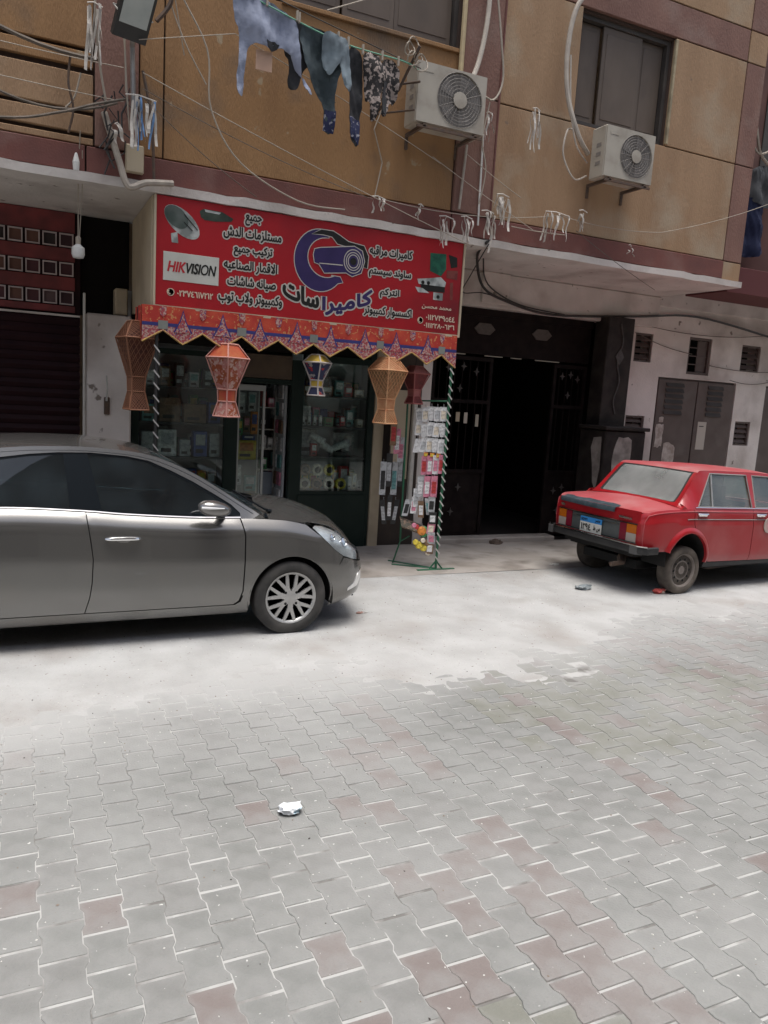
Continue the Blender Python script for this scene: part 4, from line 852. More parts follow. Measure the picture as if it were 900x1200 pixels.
# door leaf glass standing open with stickers and toys hung on it
dl = thing('glass_door', 'glass shop door standing ajar with colourful packets hung on it', 'door', (2.38, 9.25, .05))
g = MB(); g.box(2.37, 2.40, 9.22, 9.26, .05, 2.05); g.box(2.69, 2.718, 9.22, 9.26, .05, 2.05); g.box(2.40, 2.69, 9.22, 9.26, .05, .16); g.box(2.40, 2.69, 9.22, 9.26, 1.98, 2.05); g.build('door_frame', M('door_aluminium', (.35, .36, .35), rough=.4, metal=.5), dl)
MB().box(2.401, 2.689, 9.235, 9.24, .161, 1.979).build('pane', m_sg, dl)
MB().box(2.395, 2.70, 9.46, 9.47, .05, 2.03).build('display_board', M('grey_display_board', (.23, .24, .24), (.15, .15, .16), scale=7, rough=.7), dl)
for i, (x0, x1, z0, z1, c, f, l) in enumerate(((2.42, 2.50, 1.42, 1.62, 'green', 'yellow', 'green and yellow toy packet hung in the glass door'), (2.51, 2.59, 1.46, 1.66, 'brown', 'pink', 'purplish toy packet hung beside the green one'), (2.60, 2.69, 1.44, 1.72, 'orange', 'blue', 'orange packet hung near the door edge'), (2.43, 2.68, 1.12, 1.36, 'yellow', 'orange', 'large yellow and red packet in the middle of the glass door'), (2.50, 2.66, 1.365, 1.42, 'blue', 'white', 'blue card above the large yellow packet'), (2.44, 2.52, 1.70, 1.95, 'grey', 'white', 'clear grey packet at the upper left of the door'), (2.56, 2.66, 1.72, 1.96, 'grey', 'teal', 'clear grey packet at the upper right of the door'), (2.42, 2.50, .80, 1.05, 'grey', 'white', 'small grey packet low in the glass door'), (2.54, 2.69, .72, .92, 'teal', 'grey', 'pale blue box at the foot of the glass door'))):
    good('toy_packet', l, 'packet', x0, x1, 9.42, 9.455, z0, z1, c, 'packets hung in the glass door', f)
# wall of goods at the right of the doorway
bd = thing('wall_display', 'crowded board of small pale packets at the right side of the doorway', 'display', (3.0, 9.7, .05))
MB().box(2.995, 3.02, 9.3, 10.3, .05, 2.06).build('board', m_room, bd)
k = 0
for i in range(8):
    for j in range(5):
        c = ['white', 'pink', 'teal', 'grey', 'brown', 'white'][(i*5+j*3) % 6]; MB().box(2.97, 2.992, 9.34+.18*j, 9.47+.18*j, 1.9-.22*i, 2.07-.22*i-.0, .004).build('hanging_packet', gm(c), bd)

# ================================================================ STREAMERS, POLES AND THE DISPLAY RACK
def twist(g, x, y, z0, z1, r, pitch, wdt, y1=None, x1=None):
    z = z0; n = int((z1-z0)/pitch)
    for k in range(n):
        zc = z0+(k+.5)*pitch; f = (zc-z0)/(z1-z0); xc = x+((x1 or x)-x)*f
        g.add([(xc-.028, y-r-.003, zc+.03), (xc-.024, y-r-.006, zc+.045), (xc+.030, y-r-.006, zc-.018), (xc+.026, y-r-.003, zc-.034), (xc-.028, y-r+.001, zc+.03), (xc-.024, y-r-.002, zc+.045), (xc+.030, y-r-.002, zc-.018), (xc+.026, y-r+.001, zc-.034)],
              [(0, 1, 2, 3), (7, 6, 5, 4), (0, 4, 5, 1), (1, 5, 6, 2), (2, 6, 7, 3), (3, 7, 4, 0)])
m_tin = M('silver_tinsel', (.62, .60, .57), rough=.4)
t = thing('striped_pole', 'thin dark pole wound with white tape, left of the shop windows', 'pole', (1.185, 7.72, 0))
MB().tube([(1.185, 7.72, .02), (1.185, 7.72, 2.72)], .016, 8).build('pole', m_black, t); g = MB(); twist(g, 1.185, 7.72, .5, 2.45, .016, .118, .03); g.build('spiral_tape', m_tin, t)
m_gp = M('green_painted_steel', (.015, .13, .06), (.02, .09, .05), scale=8, rough=.5)
t = thing('display_stand', 'green metal stand wound with white tape at the right end of the shop', 'stand', (4.43, 7.74, 0))
MB().tube([(4.43, 7.74, .03), (4.45, 7.74, 2.72)], .015, 8).build('pole', m_gp, t)
g = MB(); twist(g, 4.43, 7.74, .10, 2.40, .015, .095, .03, x1=4.445); g.build('spiral_tape', m_tin, t)
g = MB(); g.box(4.18, 4.68, 7.715, 7.755, .016, .034, .004); g.build('foot_bar', m_gp, t)
g = MB(); g.tube([(4.43, 7.74, .13), (4.35, 7.75, .035)], .01, 6); g.tube([(4.43, 7.74, .13), (4.51, 7.73, .035)], .01, 6); g.tube([(4.43, 7.76, .03), (4.05, 8.25, .03)], .012, 6); g.tube([(4.38, 7.80, .03), (4.0, 8.05, .035)], .01, 6); g.build('leg', m_gp, t)
g = MB(); g.tube([(4.10, 8.1, 1.98), (4.44, 7.77, 2.0)], .011, 6); g.tube([(4.12, 8.1, .3), (4.10, 8.1, 1.98)], .012, 6); g.tube([(4.06, 8.15, .02), (4.12, 8.1, .30), (4.2, 8.02, .38)], .01, 6); g.build('rail', m_gp, t)
# packets clipped in rows on the stand
def packet(name, label, x, z, w_, h_, c, grp, face='white', yy=None, tilt=0):
    y = yy or (8.1-(x-4.10)*.95); t = thing(name, label, 'packet', (x, y-.03, z), grp)
    d = Vector((1, -.5, 0)).normalized(); n_ = Vector((-.45, -.9, 0)).normalized(); g = MB(); g.obox((x, y-.03, z+h_/2), d, n_, Vector((math.sin(tilt), 0, math.cos(tilt))), w_/2, .006, h_/2); g.build('packet_body', gm(c), t)
    g = MB(); g.obox(Vector((x, y-.03, z+h_*.45))+n_*.0075, d, n_, Vector((math.sin(tilt), 0, math.cos(tilt))), w_*.34, .0015, h_*.28); g.build('printed_label', gm(face), t)
    g = MB(); g.tube([(x, y-.03, z+h_), (x, y-.02, z+h_+.03), (x+.012, y-.01, z+h_+.025)], .003, 4); g.build('hook', m_steel, t)
rowz = [1.74, 1.56, 1.38]; rn = ['top', 'middle', 'lowest']; cn = ['first', 'second', 'third', 'fourth', 'fifth']
for j, z in enumerate(rowz):
    for i in range(5): packet('hanging_packet', '%s white packet from the left in the %s white row on the green stand' % (cn[i], rn[j]), 4.20+.052*i, z+(.03*hsh(i, j)), .078, .165, 'white', 'white packets on the green stand', ['grey', 'cream', 'white'][(i+j) % 3], tilt=(hsh(i, j+4)-.5)*.5)
for i in range(4): packet('hanging_packet', '%s pink packet from the left below the white rows on the stand' % cn[i], 4.27+.05*i, 1.13+.01*i, .066, .22, ['pink', 'pink', 'white', 'pink'][i], 'pink packets on the green stand', ['red', 'white', 'pink', 'red'][i])
for i in range(3): packet('hanging_packet', '%s grey and pink packet from the left in the second row from the ground' % cn[i], 4.25+.06*i, .86+.01*i, .075, .25, ['grey', 'pink', 'pink'][i], 'grey and pink packets on the stand', ['white', 'white', 'red'][i])
for i in range(3): packet('hanging_packet', '%s orange-topped card above the pink packets' % cn[i], 4.28+.055*i, 1.345, .05, .05, 'orange', 'orange cards on the green stand', 'yellow')
for i in range(4): packet('hanging_packet', '%s mixed small packet from the left just above the basket' % cn[i], 4.14+.065*i, .62+.04*(i % 2), .07, .20, ['grey', 'white', 'brown', 'grey'][i], 'small packets above the basket', ['black', 'pink', 'white', 'teal'][i], tilt=.2-.13*i)
for i in range(4): packet('hanging_packet', '%s packet from the bottom in the dark column beside the green pole' % cn[i], 4.37+.008*(i % 2), .20+.12*i, .09, .14, ['brown', 'grey', 'pink', 'black'][i], 'packets beside the foot of the green pole', ['white', 'pink', 'cream', 'white'][i], tilt=(hsh(i, 3)-.5)*.5)
for i in range(3): packet('tool_card', '%s black tool card from the left low on the inner rail' % cn[i], 3.95+.08*i, .48+.05*(i % 2), .06, .30, 'black', 'black tool cards low on the inner rail', ['grey', 'white', 'grey'][i], yy=8.3, tilt=.15*(i-1))
packet('hanging_packet', 'white box hung low on the stand', 4.22, .74, .07, .22, 'white', None, 'grey'); packet('hanging_packet', 'grey packet low on the stand near the green pole', 4.36, .70, .08, .18, 'grey', None, 'black')
for i in range(3): packet('hanging_packet', '%s reddish packet from the left on the inner rail' % cn[i], 4.00+.055*i, 1.44-.10*i, .075, .30, ['brown', 'pink', 'grey'][i], 'reddish packets on the inner rail', ['red', 'white', 'pink'][i], yy=8.25)
for i in range(4): packet('tool_card', '%s grey tool card from the left hanging below the reddish packets' % cn[i], 3.92+.075*i, .84+.10*(i % 2), .075, .40, ['grey', 'black', 'grey', 'black'][i], 'grey tool cards on the stand', ['black', 'grey', 'teal', 'grey'][i], yy=8.3)
t = thing('fruit_tray', 'small tilted basket of yellow, orange and green packets at the foot of the stand', 'basket', (4.25, 8.0, .3))
g = MB(); g.obox((4.22, 7.97, .50), Vector((1, -.3, -.35)).normalized(), Vector((-.2, -.5, .8)).normalized(), Vector((.3, 1, .6)).normalized(), .17, .01, .09); g.build('basket_tray', M('basket_wire', (.25, .17, .12), (.1, .09, .07), scale=30, rough=.8, lo=.45, hi=.5), t)
for i, (x, z, r, c) in enumerate(((4.30, .46, .065, 'green'), (4.27, .47, .055, 'orange'), (4.20, .52, .03, 'red'), (4.16, .54, .03, 'pink'), (4.24, .30, .045, 'yellow'), (4.30, .27, .045, 'yellow'), (4.19, .34, .035, 'yellow'), (4.34, .33, .04, 'brown'), (4.36, .21, .035, 'cream'), (4.28, .36, .03, 'cream'))):
    MB().lathe([(.0, -.012), (r*.8, -.012), (r, -.004), (r, .004), (r*.8, .012), (.0, .012)], (x, 7.86-.004*i, z), (-.3, -1, .2), 12).build('round_packet', gm(c), t, smooth=True)
MB().tube([(4.30, 7.9, .55), (4.28, 7.9, .40), (4.27, 7.88, .25)], .004, 4).build('hanger_wire', m_steel, t)
# pale rolled blind and boards leaning behind the stand
t = thing('leaning_board', 'pale board leaning beside the cream pilaster behind the green stand', 'board', (4.45, 8.9, .9)); MB().box(4.33, 4.58, 8.95, 8.98, .95, 2.1, .004).build('board_sheet', m_cream, t); MB().box(4.60, 4.66, 8.9, 8.96, .6, 2.3, .01).build('rolled_edge', m_pale, t)
t = thing('wall_hook', 'rusty lever fixed on the white column between shutter and shop', 'hook', (.86, 8.95, 1.6)); MB().box(.825, .885, 8.925, 8.948, 1.63, 1.82, .008).build('bracket', m_rust, t); MB().tube([(.85, 8.92, 1.78), (.855, 8.89, 1.9), (.845, 8.87, 2.05)], [.012, .010, .008], 6).build('lever', m_steel, t)
# ================================================================ CARS
def mono(xs, ys):
    """monotone cubic through a table"""
    n = len(xs); h = [xs[i+1]-xs[i] for i in range(n-1)]; dl = [(ys[i+1]-ys[i])/h[i] for i in range(n-1)]; m = [dl[0]]
    for i in range(1, n-1): m.append(0 if dl[i-1]*dl[i] <= 0 else 2*dl[i-1]*dl[i]/(dl[i-1]+dl[i]))
    m.append(dl[-1])
    def f(x):
        if x <= xs[0]: return ys[0]
        if x >= xs[-1]: return ys[-1]
        i = 0
        while x > xs[i+1]: i += 1
        t = (x-xs[i])/h[i]; t2 = t*t; t3 = t2*t
        return (2*t3-3*t2+1)*ys[i]+(t3-2*t2+t)*h[i]*m[i]+(-2*t3+3*t2)*ys[i+1]+(t3-t2)*h[i]*m[i+1]
    return f
class Car:
    def __init__(s, plan, s0, zb, sh, xc, zc, prof, rail, T):
        L = [plan[0][0]]
        for i in range(1, len(plan)): L.append(L[-1]+math.hypot(plan[i][0]-plan[i-1][0], plan[i][1]-plan[i-1][1]))
        s.S = L; s.px = mono(L, [p[0] for p in plan]); s.pw = mono(L, [p[1] for p in plan]); s.smax = L[-1]
        s.zb, s.sh, s.xc, s.zc = [mono([q[0] for q in t], [q[1] for q in t]) for t in (zb, sh, xc, zc)]
        s.prof = mono([q[0] for q in prof], [q[1] for q in prof]); s.T = T
        k = list(range(len(rail))); s.rx, s.ry, s.rz, s.cx, s.cz = [mono(k, [r[i] for r in rail]) for i in range(5)]; s.nr = len(rail)-1
        s.rail = rail
    def side(s, S, q, y=1, off=0.0):
        e = .01; a, b = max(S-e, s.S[0]), min(S+e, s.smax); dx, dy = s.px(b)-s.px(a), s.pw(b)-s.pw(a); l = math.hypot(dx, dy) or 1; nx_, ny_ = dy/l, -dx/l
        q1 = min(q, 1.0); i = s.prof(q1)+off; X, Y = s.px(S)+nx_*i, max(0, s.pw(S)+ny_*i); Z = s.zb(S)+q1*(s.sh(S)-s.zb(S))
        if q > 1:
            t = min(q-1, 1); Cx, Cz = s.xc(S), s.zc(S)-off; Z -= off
            X, Y, Z = X+(Cx-X)*t, Y*(1-t), Z+(Cz-Z)*math.sin(t*PI/2)
        return s.T(X, Y*y, Z)
    def q(s, S, z): return (z-s.zb(S))/(s.sh(S)-s.zb(S))
    def roof(s, r, v, y=1, off=0.0):
        f = 1-max(0.0, 1-v)**2.2; X = s.rx(r)+(s.cx(r)-s.rx(r))*f; Z = s.rz(r)+(s.cz(r)-s.rz(r))*f-off; return s.T(X, s.ry(r)*(1-v)*y, Z)
    def rail_at(s, x):
        lo, hi = 0, s.nr                                # x decreases with r
        for _ in range(30):
            m = (lo+hi)/2
            if s.rx(m) > x: lo = m
            else: hi = m
        return s.ry(lo), s.rz(lo)
    def glass(s, x, z, y=1, off=0.0):
        yr, zr = s.rail_at(x); zb_ = s.sh(x); yb = s.pw(x)-s.prof(1); t = (z-zb_)/max(.05, zr-zb_) if zr-zb_ > .05 else 0
        t = max(-.2, min(1.02, t)); return s.T(x, (yb+(yr-yb)*t-off)*y, z)
    def both(s, name, m, P, fn, res, par, thick=.004, holes=(), sides=(1, -1), smooth=True):
        out = []
        for y in sides:
            g = MB(); plate(g, P, lambda a, b: fn(a, b, y), res, thick=thick*(1 if y > 0 else -1)*s.sgn, holes=holes); out.append(g.build(name, m, par, smooth=smooth, auto=35))
        return out
    sgn = 1
def circ(cx, cz, r, a0, a1, n=20): return [(cx+r*math.cos(R(a0+(a1-a0)*i/n)), cz+r*math.sin(R(a0+(a1-a0)*i/n))) for i in range(n+1)]
def wheel(par, c, ax, r, w_, m_t, rim):
    """c: centre of the outer face, ax: unit vector pointing outward"""
    c = Vector(c); ax = Vector(ax).normalized(); wh = D.objects.new('wheel', None); COL.objects.link(wh); wh.empty_display_size = .1
    pl_ = parent_loc(par); wh.parent = par; wh.location = [c[i]-pl_[i] for i in range(3)]
    g = MB(); rr = r*.70
    g.lathe([(rr*.98, -w_), (r*.93, -w_), (r*.985, -w_+.012), (r, -w_+.03), (r, -.03), (r*.985, -.012), (r*.93, .0), (r*.84, .007), (rr+.012, .004), (rr, -.006), (rr*.98, -.03)], c, ax, 48)
    g.build('tyre', m_t, wh, smooth=True, auto=50); rim(wh, c, ax, rr); return wh
m_tyre = M('tyre_rubber', (.035, .034, .033), (.08, .075, .07), scale=6, rough=.85, lo=.4, hi=.75); m_tyre2 = M('dusty_tyre', (.06, .05, .043), (.14, .12, .10), scale=6, rough=.95)
m_alloy = M('alloy_silver', (.50, .50, .49), (.42, .42, .41), scale=5, rough=.35, metal=.5); m_well = M('wheel_well', (.012, .012, .012), rough=.9)
m_lens = glass_mat('clear_lens', (.9, .92, .93), rough=.03); m_chrome = M('chrome', (.78, .78, .78), rough=.12, metal=1.0)
# ------------------------------------------------ silver saloon
m_paint = M('warm_grey_car_paint', (.215, .211, .204), (.195, .192, .185), scale=1.5, rough=.20, metal=.75, coat=.6, bump=.05, bscale=2.2, dirt=(.25, .235, .21), dscale=1.6, dlo=.60, dhi=1.0, rough2=.26)
m_cg = glass_mat('tinted_car_glass', (.14, .20, .22), rough=.015, dust=((.14, .19, .22), .02, .11)); m_ctrim = M('black_window_trim', (.008, .011, .014), rough=.3, spec=.15)
YC = 6.775
Ts = lambda x, y, z: (x, YC-y, z)
plan = [(-1.55, .72), (-1.45, .79), (-1.25, .84), (-.9, .862), (1.9, .865), (2.2, .862), (2.4, .848), (2.55, .808), (2.65, .75), (2.72, .67), (2.78, .55), (2.83, .4), (2.86, .2), (2.87, 0)]
off_ = math.hypot(.1, .07)+math.hypot(.2, .05)+math.hypot(.35, .022)+2.8-2.45   # arc length minus x along the straight side
rail = [(1.80, .745, .985, 1.93, 1.00), (1.62, .705, 1.095, 1.72, 1.085), (1.43, .66, 1.215, 1.50, 1.195), (1.25, .625, 1.32, 1.30, 1.30), (1.08, .602, 1.40, 1.12, 1.39), (.92, .588, 1.455, .96, 1.462), (.75, .58, 1.487, .78, 1.507), (.38, .575, 1.512, .40, 1.548), (.12, .575, 1.508, .12, 1.552), (-.15, .575, 1.487, -.15, 1.542), (-.5, .58, 1.44, -.55, 1.49), (-.85, .60, 1.33, -.95, 1.385), (-1.08, .64, 1.20, -1.2, 1.24), (-1.25, .69, 1.07, -1.36, 1.10)]
tb = lambda t: [(a+(off_ if a >= -.9 else 0) if a < 2.25 else a, b) for a, b in t]
sc_ = Car.__new__(Car)
X_ = lambda x: x+off_a
# s equals x along the whole straight side: shift the table so that it does
class Car2(Car):
    pass
def arcs(plan, ref):
    L = [0]
    for i in range(1, len(plan)): L.append(L[-1]+math.hypot(plan[i][0]-plan[i-1][0], plan[i][1]-plan[i-1][1]))
    i = [p[0] for p in plan].index(ref); return [l-L[i]+ref for l in L]
def mkcar(plan, ref, *a):
    c = Car(plan, 0, *a); L = arcs(plan, ref); c.S = L; c.px = mono(L, [p[0] for p in plan]); c.pw = mono(L, [p[1] for p in plan]); c.smax = L[-1]; return c
nS = arcs(plan, 1.9); SM = nS[-1]
sv = mkcar(plan, 1.9,
    [(-1.6, .30), (-.9, .22), (-.3, .20), (2.2, .20), (2.45, .215), (2.7, .25), (SM, .22)],
    [(-1.6, .98), (-.9, 1.06), (-.14, 1.068), (.425, 1.040), (.724, 1.012), (1.367, .978), (1.6, .975), (1.95, .955), (2.2, .905), (2.4, .85), (2.556, .79), (2.673, .735), (2.78, .70), (2.91, .68), (3.07, .67), (SM, .66)],
    [(-1.6, -1.5), (1.6, 1.65), (2.2, 2.22), (2.4, 2.38), (2.556, 2.50), (2.673, 2.59), (2.78, 2.65), (2.91, 2.70), (3.07, 2.74), (3.27, 2.765), (SM, 2.78)],
    [(-1.6, 1.05), (-1.2, 1.09), (1.6, 1.07), (1.85, 1.055), (2.0, 1.045), (2.2, 1.02), (2.4, .97), (2.556, .922), (2.673, .878), (2.78, .83), (2.91, .79), (3.07, .755), (3.27, .72), (SM, .70)],
    [(0, .075), (.06, .03), (.16, .012), (.35, .0), (.55, .002), (.68, .012), (.78, .020), (.85, .024), (.895, .030), (.925, .052), (.965, .074), (1.0, .10)], rail, Ts)
car = thing('silver_saloon_car', 'grey saloon car parked on the left in front of the shop windows', 'car', (.7, YC, 0))
F = lambda s, q, y: sv.side(s, q, y); RES = (.05, .055)
Q = lambda s, z: sv.q(s, z)
def zq(P): return [(s, Q(s, z)) for s, z in P]
AR = circ(2.03, .315, .358, 0, 180, 26)     # front arch, front->rear over the top
AR2 = circ(-.57, .315, .358, 0, 180, 20)
gp = .0035
gap1 = [(.432, 1.03), (.463, .83), (.478, .70), (.470, .52), (.454, .411), (.420, .292)]; gap2 = [(1.597, .98), (1.625, .844), (1.622, .642), (1.612, .40), (1.585, .32), (1.543, .292)]
def dens(P): return resamp(P, (.05, .05), False)
fd = [(a+gp, b) for a, b in dens(gap1)]+[(a-gp, b) for a, b in dens(gap2)[::-1]]
door_f = zq(fd[:-1]); door_f = [(gap1[0][0]+gp, 1.0)]+door_f[1:]; 
door_f = zq([(a, b) for a, b in fd]); door_f[0] = (door_f[0][0], .999); door_f[-1] = (door_f[-1][0], .999)
dF = sv.both('front_door', m_paint, door_f, F, RES, car)
arch_r = [p for p in AR2 if p[1] >= .315]   # from front of rear arch over the top to the back
# rear door hugs the rear arch
rd = [(-.78, 1.02)]+[(-.70, .80), (-.60, .672+.012)] + [(a, b) for a, b in circ(-.57, .315, .372, 85, 12, 10)]+[(-.165, .292)]+[(a-gp, b) for a, b in dens(gap1)[::-1]]
rdq = zq(rd); rdq[0] = (rdq[0][0], .999); rdq[-1] = (rdq[-1][0], .999); dR = sv.both('rear_door', m_paint, rdq, F, RES, car)
# rocker
rk = zq([(-.205, .203), (-.165, .285), (1.555, .285), (1.60, .31), (1.625, .38), (1.672, .40), (1.668, .203)]); sv.both('sill', m_paint, rk, F, RES, car)
# front wing: from the door gap over the arch to the bumper seam and the lamp
lampP = [(2.215, .985, ), (2.30, .92), (2.42, .80), (2.52, .73), (2.66, .71), (2.73, .72), (2.72, .95), (2.60, 1.10), (2.46, 1.16), (2.32, 1.12)]
hood_e = 1.0
wing = zq([(a+gp*2, b) for a, b in dens(gap2)][:-2])
wing = [(1.60+gp, 1.0)]+wing[1:]+zq([(1.629, .37), (1.674, .40)])+zq([p for p in AR[::-1] if p[0] < 2.37 and p[1] > .42])+[(2.47, Q(2.47, .60)), (2.50, .715), (2.42, .775), (2.30, .895), (2.215, .96), (2.16, 1.0)]
sv.both('front_wing', m_paint, wing, F, (.035, .05), car)
# bumper wraps round the nose
ar_f = [p for p in AR if p[1] <= .50 and p[0] > 2.1]
bump = zq([(2.386, .215)]+[(a+.002, b) for a, b in ar_f if b > .23])+[(2.474, Q(2.47, .592)), (2.51, .70), (2.62, .695), (2.74, .70), (SM, .72), (SM, 0.0), (2.75, 0.0), (2.5, .0)]
sv.both('front_bumper', m_paint, bump, F, (.04, .055), car)
# nose band (grille) between bumper and bonnet
sv.both('grille', m_ctrim, [(2.78, .72), (SM, .74), (SM, .995), (2.78, .995)], lambda s, q, y: sv.side(s, q, y, .006), RES, car)
# bonnet
hood = [(1.66, 1.008), (2.10, 1.012), (2.20, 1.10), (2.34, 1.16), (2.48, 1.20), (2.64, 1.12), (2.76, 1.01), (SM-.001, 1.01), (SM-.001, 1.999), (1.85, 1.999), (1.80, 1.6), (1.72, 1.2)]
sv.both('bonnet', m_paint, hood, F, (.05, .06), car)
# lamp: bezel behind, clear cover in front
m_lamp = M('lamp_reflector', (.72, .73, .73), (.50, .51, .52), scale=14, rough=.25, metal=.15)
lampQ = [(2.225, .985), (2.31, .895), (2.425, .78), (2.515, .722), (2.62, .71), (2.72, .725), (2.735, .90), (2.66, 1.05), (2.50, 1.16), (2.36, 1.13), (2.27, 1.07)]
hl = sv.both('headlight', m_lamp, lampQ, lambda s, q, y: sv.side(s, q, y, .012), (.04, .05), car); 
sv.both('lens_cover', m_lens, lampQ, lambda s, q, y: sv.side(s, q, y, -.001), (.04, .05), hl[0], thick=.003, sides=(1,)); sv.both('lens_cover', m_lens, lampQ, lambda s, q, y: sv.side(s, q, y, -.001), (.04, .05), hl[1], thick=.003, sides=(-1,))
for y in (1, -1):
    for S_, q_, r_ in ((2.40, .93, .030), (2.53, .92, .040)):
        g = MB(); c_ = Vector(sv.side(S_, q_, y, .004)); g.lathe([(r_, 0), (r_, .010), (r_*.8, .012), (r_*.75, .004), (0, .006)], c_, (.5, -.8*y, .35), 16); g.build('reflector', m_chrome, hl[0 if y > 0 else 1], smooth=True)
fogP = zq([(2.56, .335), (2.70, .36), (2.80, .46), (2.80, .50), (2.72, .48), (2.64, .40), (2.56, .36)]); sv.both('fog_lamp', m_chrome, fogP, lambda s, q, y: sv.side(s, q, y, -.004), (.03, .05), car)
# dark structure behind the gaps, wheel arches, floor
backP = zq([(-1.45, .34), (-.95, .32)]+AR2[::-1]+[(-.2, .23), (1.66, .23)]+AR[::-1]+[(2.40, .24), (2.60, .27)])+[(2.60, .9), (1.6, .96), (-1.45, .96)]
sv.both('inner_body', m_well, backP, lambda s, q, y: sv.side(s, q, y, .016), (.06, .08), car, thick=0)
for cx in (2.03, -.57):
    for sgn_ in (1, -1):
        g = MB(); P = circ(cx, .315, .372, -12, 192, 24); vs = []
        for a, z in P: vs += [Ts(a, sgn_*.855, z), Ts(a, sgn_*.52, z)]
        g.add(vs, [(2*i, 2*i+1, 2*i+3, 2*i+2) for i in range(len(P)-1)]); g.prism([(cx-.37, .25)]+[p for p in circ(cx, .315, .372, 180, 0, 14)]+[(cx+.37, .25)], lambda a, b, d: Ts(a, sgn_*(.52-d), b), .01); g.build('wheel_arch_liner', m_well, car)
        g = MB(); ed = circ(cx, .315, .358, -8 if cx > 0 else 0, 186, 30); vs = []
        def on_side(a, z, o): S = a; return sv.side(S, max(0, sv.q(S, z)), sgn_, o)
        g.tube([on_side(a, z, .004) for a, z in ed], .006, 5); g.build('arch_lip', m_paint, car)
g = MB(); g.box(-1.4, 1.65, YC-.74, YC+.74, .205, .26); g.box(-.2, 1.66, YC-.80, YC+.80, .21, .25); g.box(2.42, 2.7, YC-.6, YC+.6, .23, .28); g.build('floor_pan', m_well, car)
# rear end (outside the picture)
rq = zq([(-.975, .31)]+[p for p in circ(-.57, .315, .362, 180, 92, 12)]+[(-.61, .69), (-.705, .80), (-.785, 1.02)]); rq[-1] = (-.787, .999)
sv.both('rear_wing', m_paint, [(-.96, 0.01)]+rq[1:]+[(-1.55, .999), (-1.6, 0.01)], F, (.06, .06), car)
sv.both('boot_lid', m_paint, [(-1.28, 1.0), (-1.28, 1.999), (-1.59, 1.999), (-1.59, 1.0)], F, (.06, .1), car)
g = MB(); P = [(sv.pw(-1.58)*k, z) for k, z in ((1, .32), (1, .95))]; Xb = sv.px(sv.S[0]); g.box(Xb-.03, Xb+.01, YC-.73, YC+.73, .3, 1.04, .03); g.build('rear_bumper', m_paint, car)
# roof, pillars, screens
Rf = lambda r, v, y: sv.roof(r, v, y)
sv.both('roof', m_paint, [(5.0, 0), (10.6, 0), (10.6, .999), (5.0, .999)], Rf, (.25, .07), car)
ap = sv.both('windscreen_pillar', m_paint, [(0, 0), (5.0, 0), (5.0, .10), (.0, .085)], Rf, (.25, .04), car)
sv.both('windscreen', m_cg, [(0, .09), (4.99, .105), (4.99, .999), (0, .999)], lambda r, v, y: sv.roof(r, v, y, .006), (.3, .08), car, thick=.004)
sv.both('rear_pillar', m_paint, [(10.6, 0), (13, 0), (13, .12), (10.6, .12)], Rf, (.25, .05), car); sv.both('rear_screen', m_cg, [(10.6, .12), (13, .12), (13, .999), (10.6, .999)], lambda r, v, y: sv.roof(r, v, y, .006), (.3, .1), car)
g = MB(); g.tube([sv.side(1.82-.0, 1.02, 1), Ts(1.88, .45, .99), Ts(1.93, 0, .995), Ts(1.88, -.45, .99), sv.side(1.82, 1.02, -1)], .02, 6); g.build('cowl', m_ctrim, car)
g = MB(); g.tube([Ts(1.86, .62, 1.02), Ts(1.78, .50, 1.065), Ts(1.70, .1, 1.115)], .009, 5); g.tube([Ts(1.90, .60, 1.01), Ts(1.86, .62, 1.02)], .016, 6); g.build('wiper', m_ctrim, car)
railc = []
for i in range(0, 53): r = i*.25; railc.append((sv.rx(r), sv.rz(r)-.001))
belt = lambda x: sv.sh(x)
DLO = [(-.90, 1.085), (-.84, 1.20), (-.62, 1.33), (-.35, 1.395), (-.134, 1.424), (.051, 1.45), (.25, 1.466), (.48, 1.468), (.738, 1.447), (.90, 1.415), (1.065, 1.345), (1.232, 1.262), (1.40, 1.165), (1.53, 1.085), (1.60, 1.02), (1.60, .996), (1.367, .992), (.724, 1.024), (.425, 1.054), (-.14, 1.082), (-.6, 1.082)]
body_f = railc+[(-1.22, 1.045), (-.9, belt(-.9)), (-.14, belt(-.14)), (.425, belt(.425)), (.724, belt(.724)), (1.367, belt(1.367)), (1.6, belt(1.6)), (1.76, .975)]
sv.both('window_frame', m_paint, body_f, lambda x, z, y: sv.glass(x, z, y, .0), (.06, .06), car, holes=[DLO])
gl1 = [(-.86, 1.095), (-.80, 1.195), (-.60, 1.315), (-.35, 1.38), (-.134, 1.408), (.051, 1.436), (.285, 1.452), (.325, 1.068), (-.14, 1.092)]
gl2 = [(.455, 1.455), (.738, 1.434), (.89, 1.403), (1.052, 1.332), (1.216, 1.25), (1.385, 1.152), (1.44, 1.11), (1.44, 1.0), (1.328, 1.003), (.724, 1.036), (.545, 1.054)]
bp_ = sv.both('window_surround', m_ctrim, DLO, lambda x, z, y: sv.glass(x, z, y, .007), (.06, .06), car, holes=[gl1, gl2])
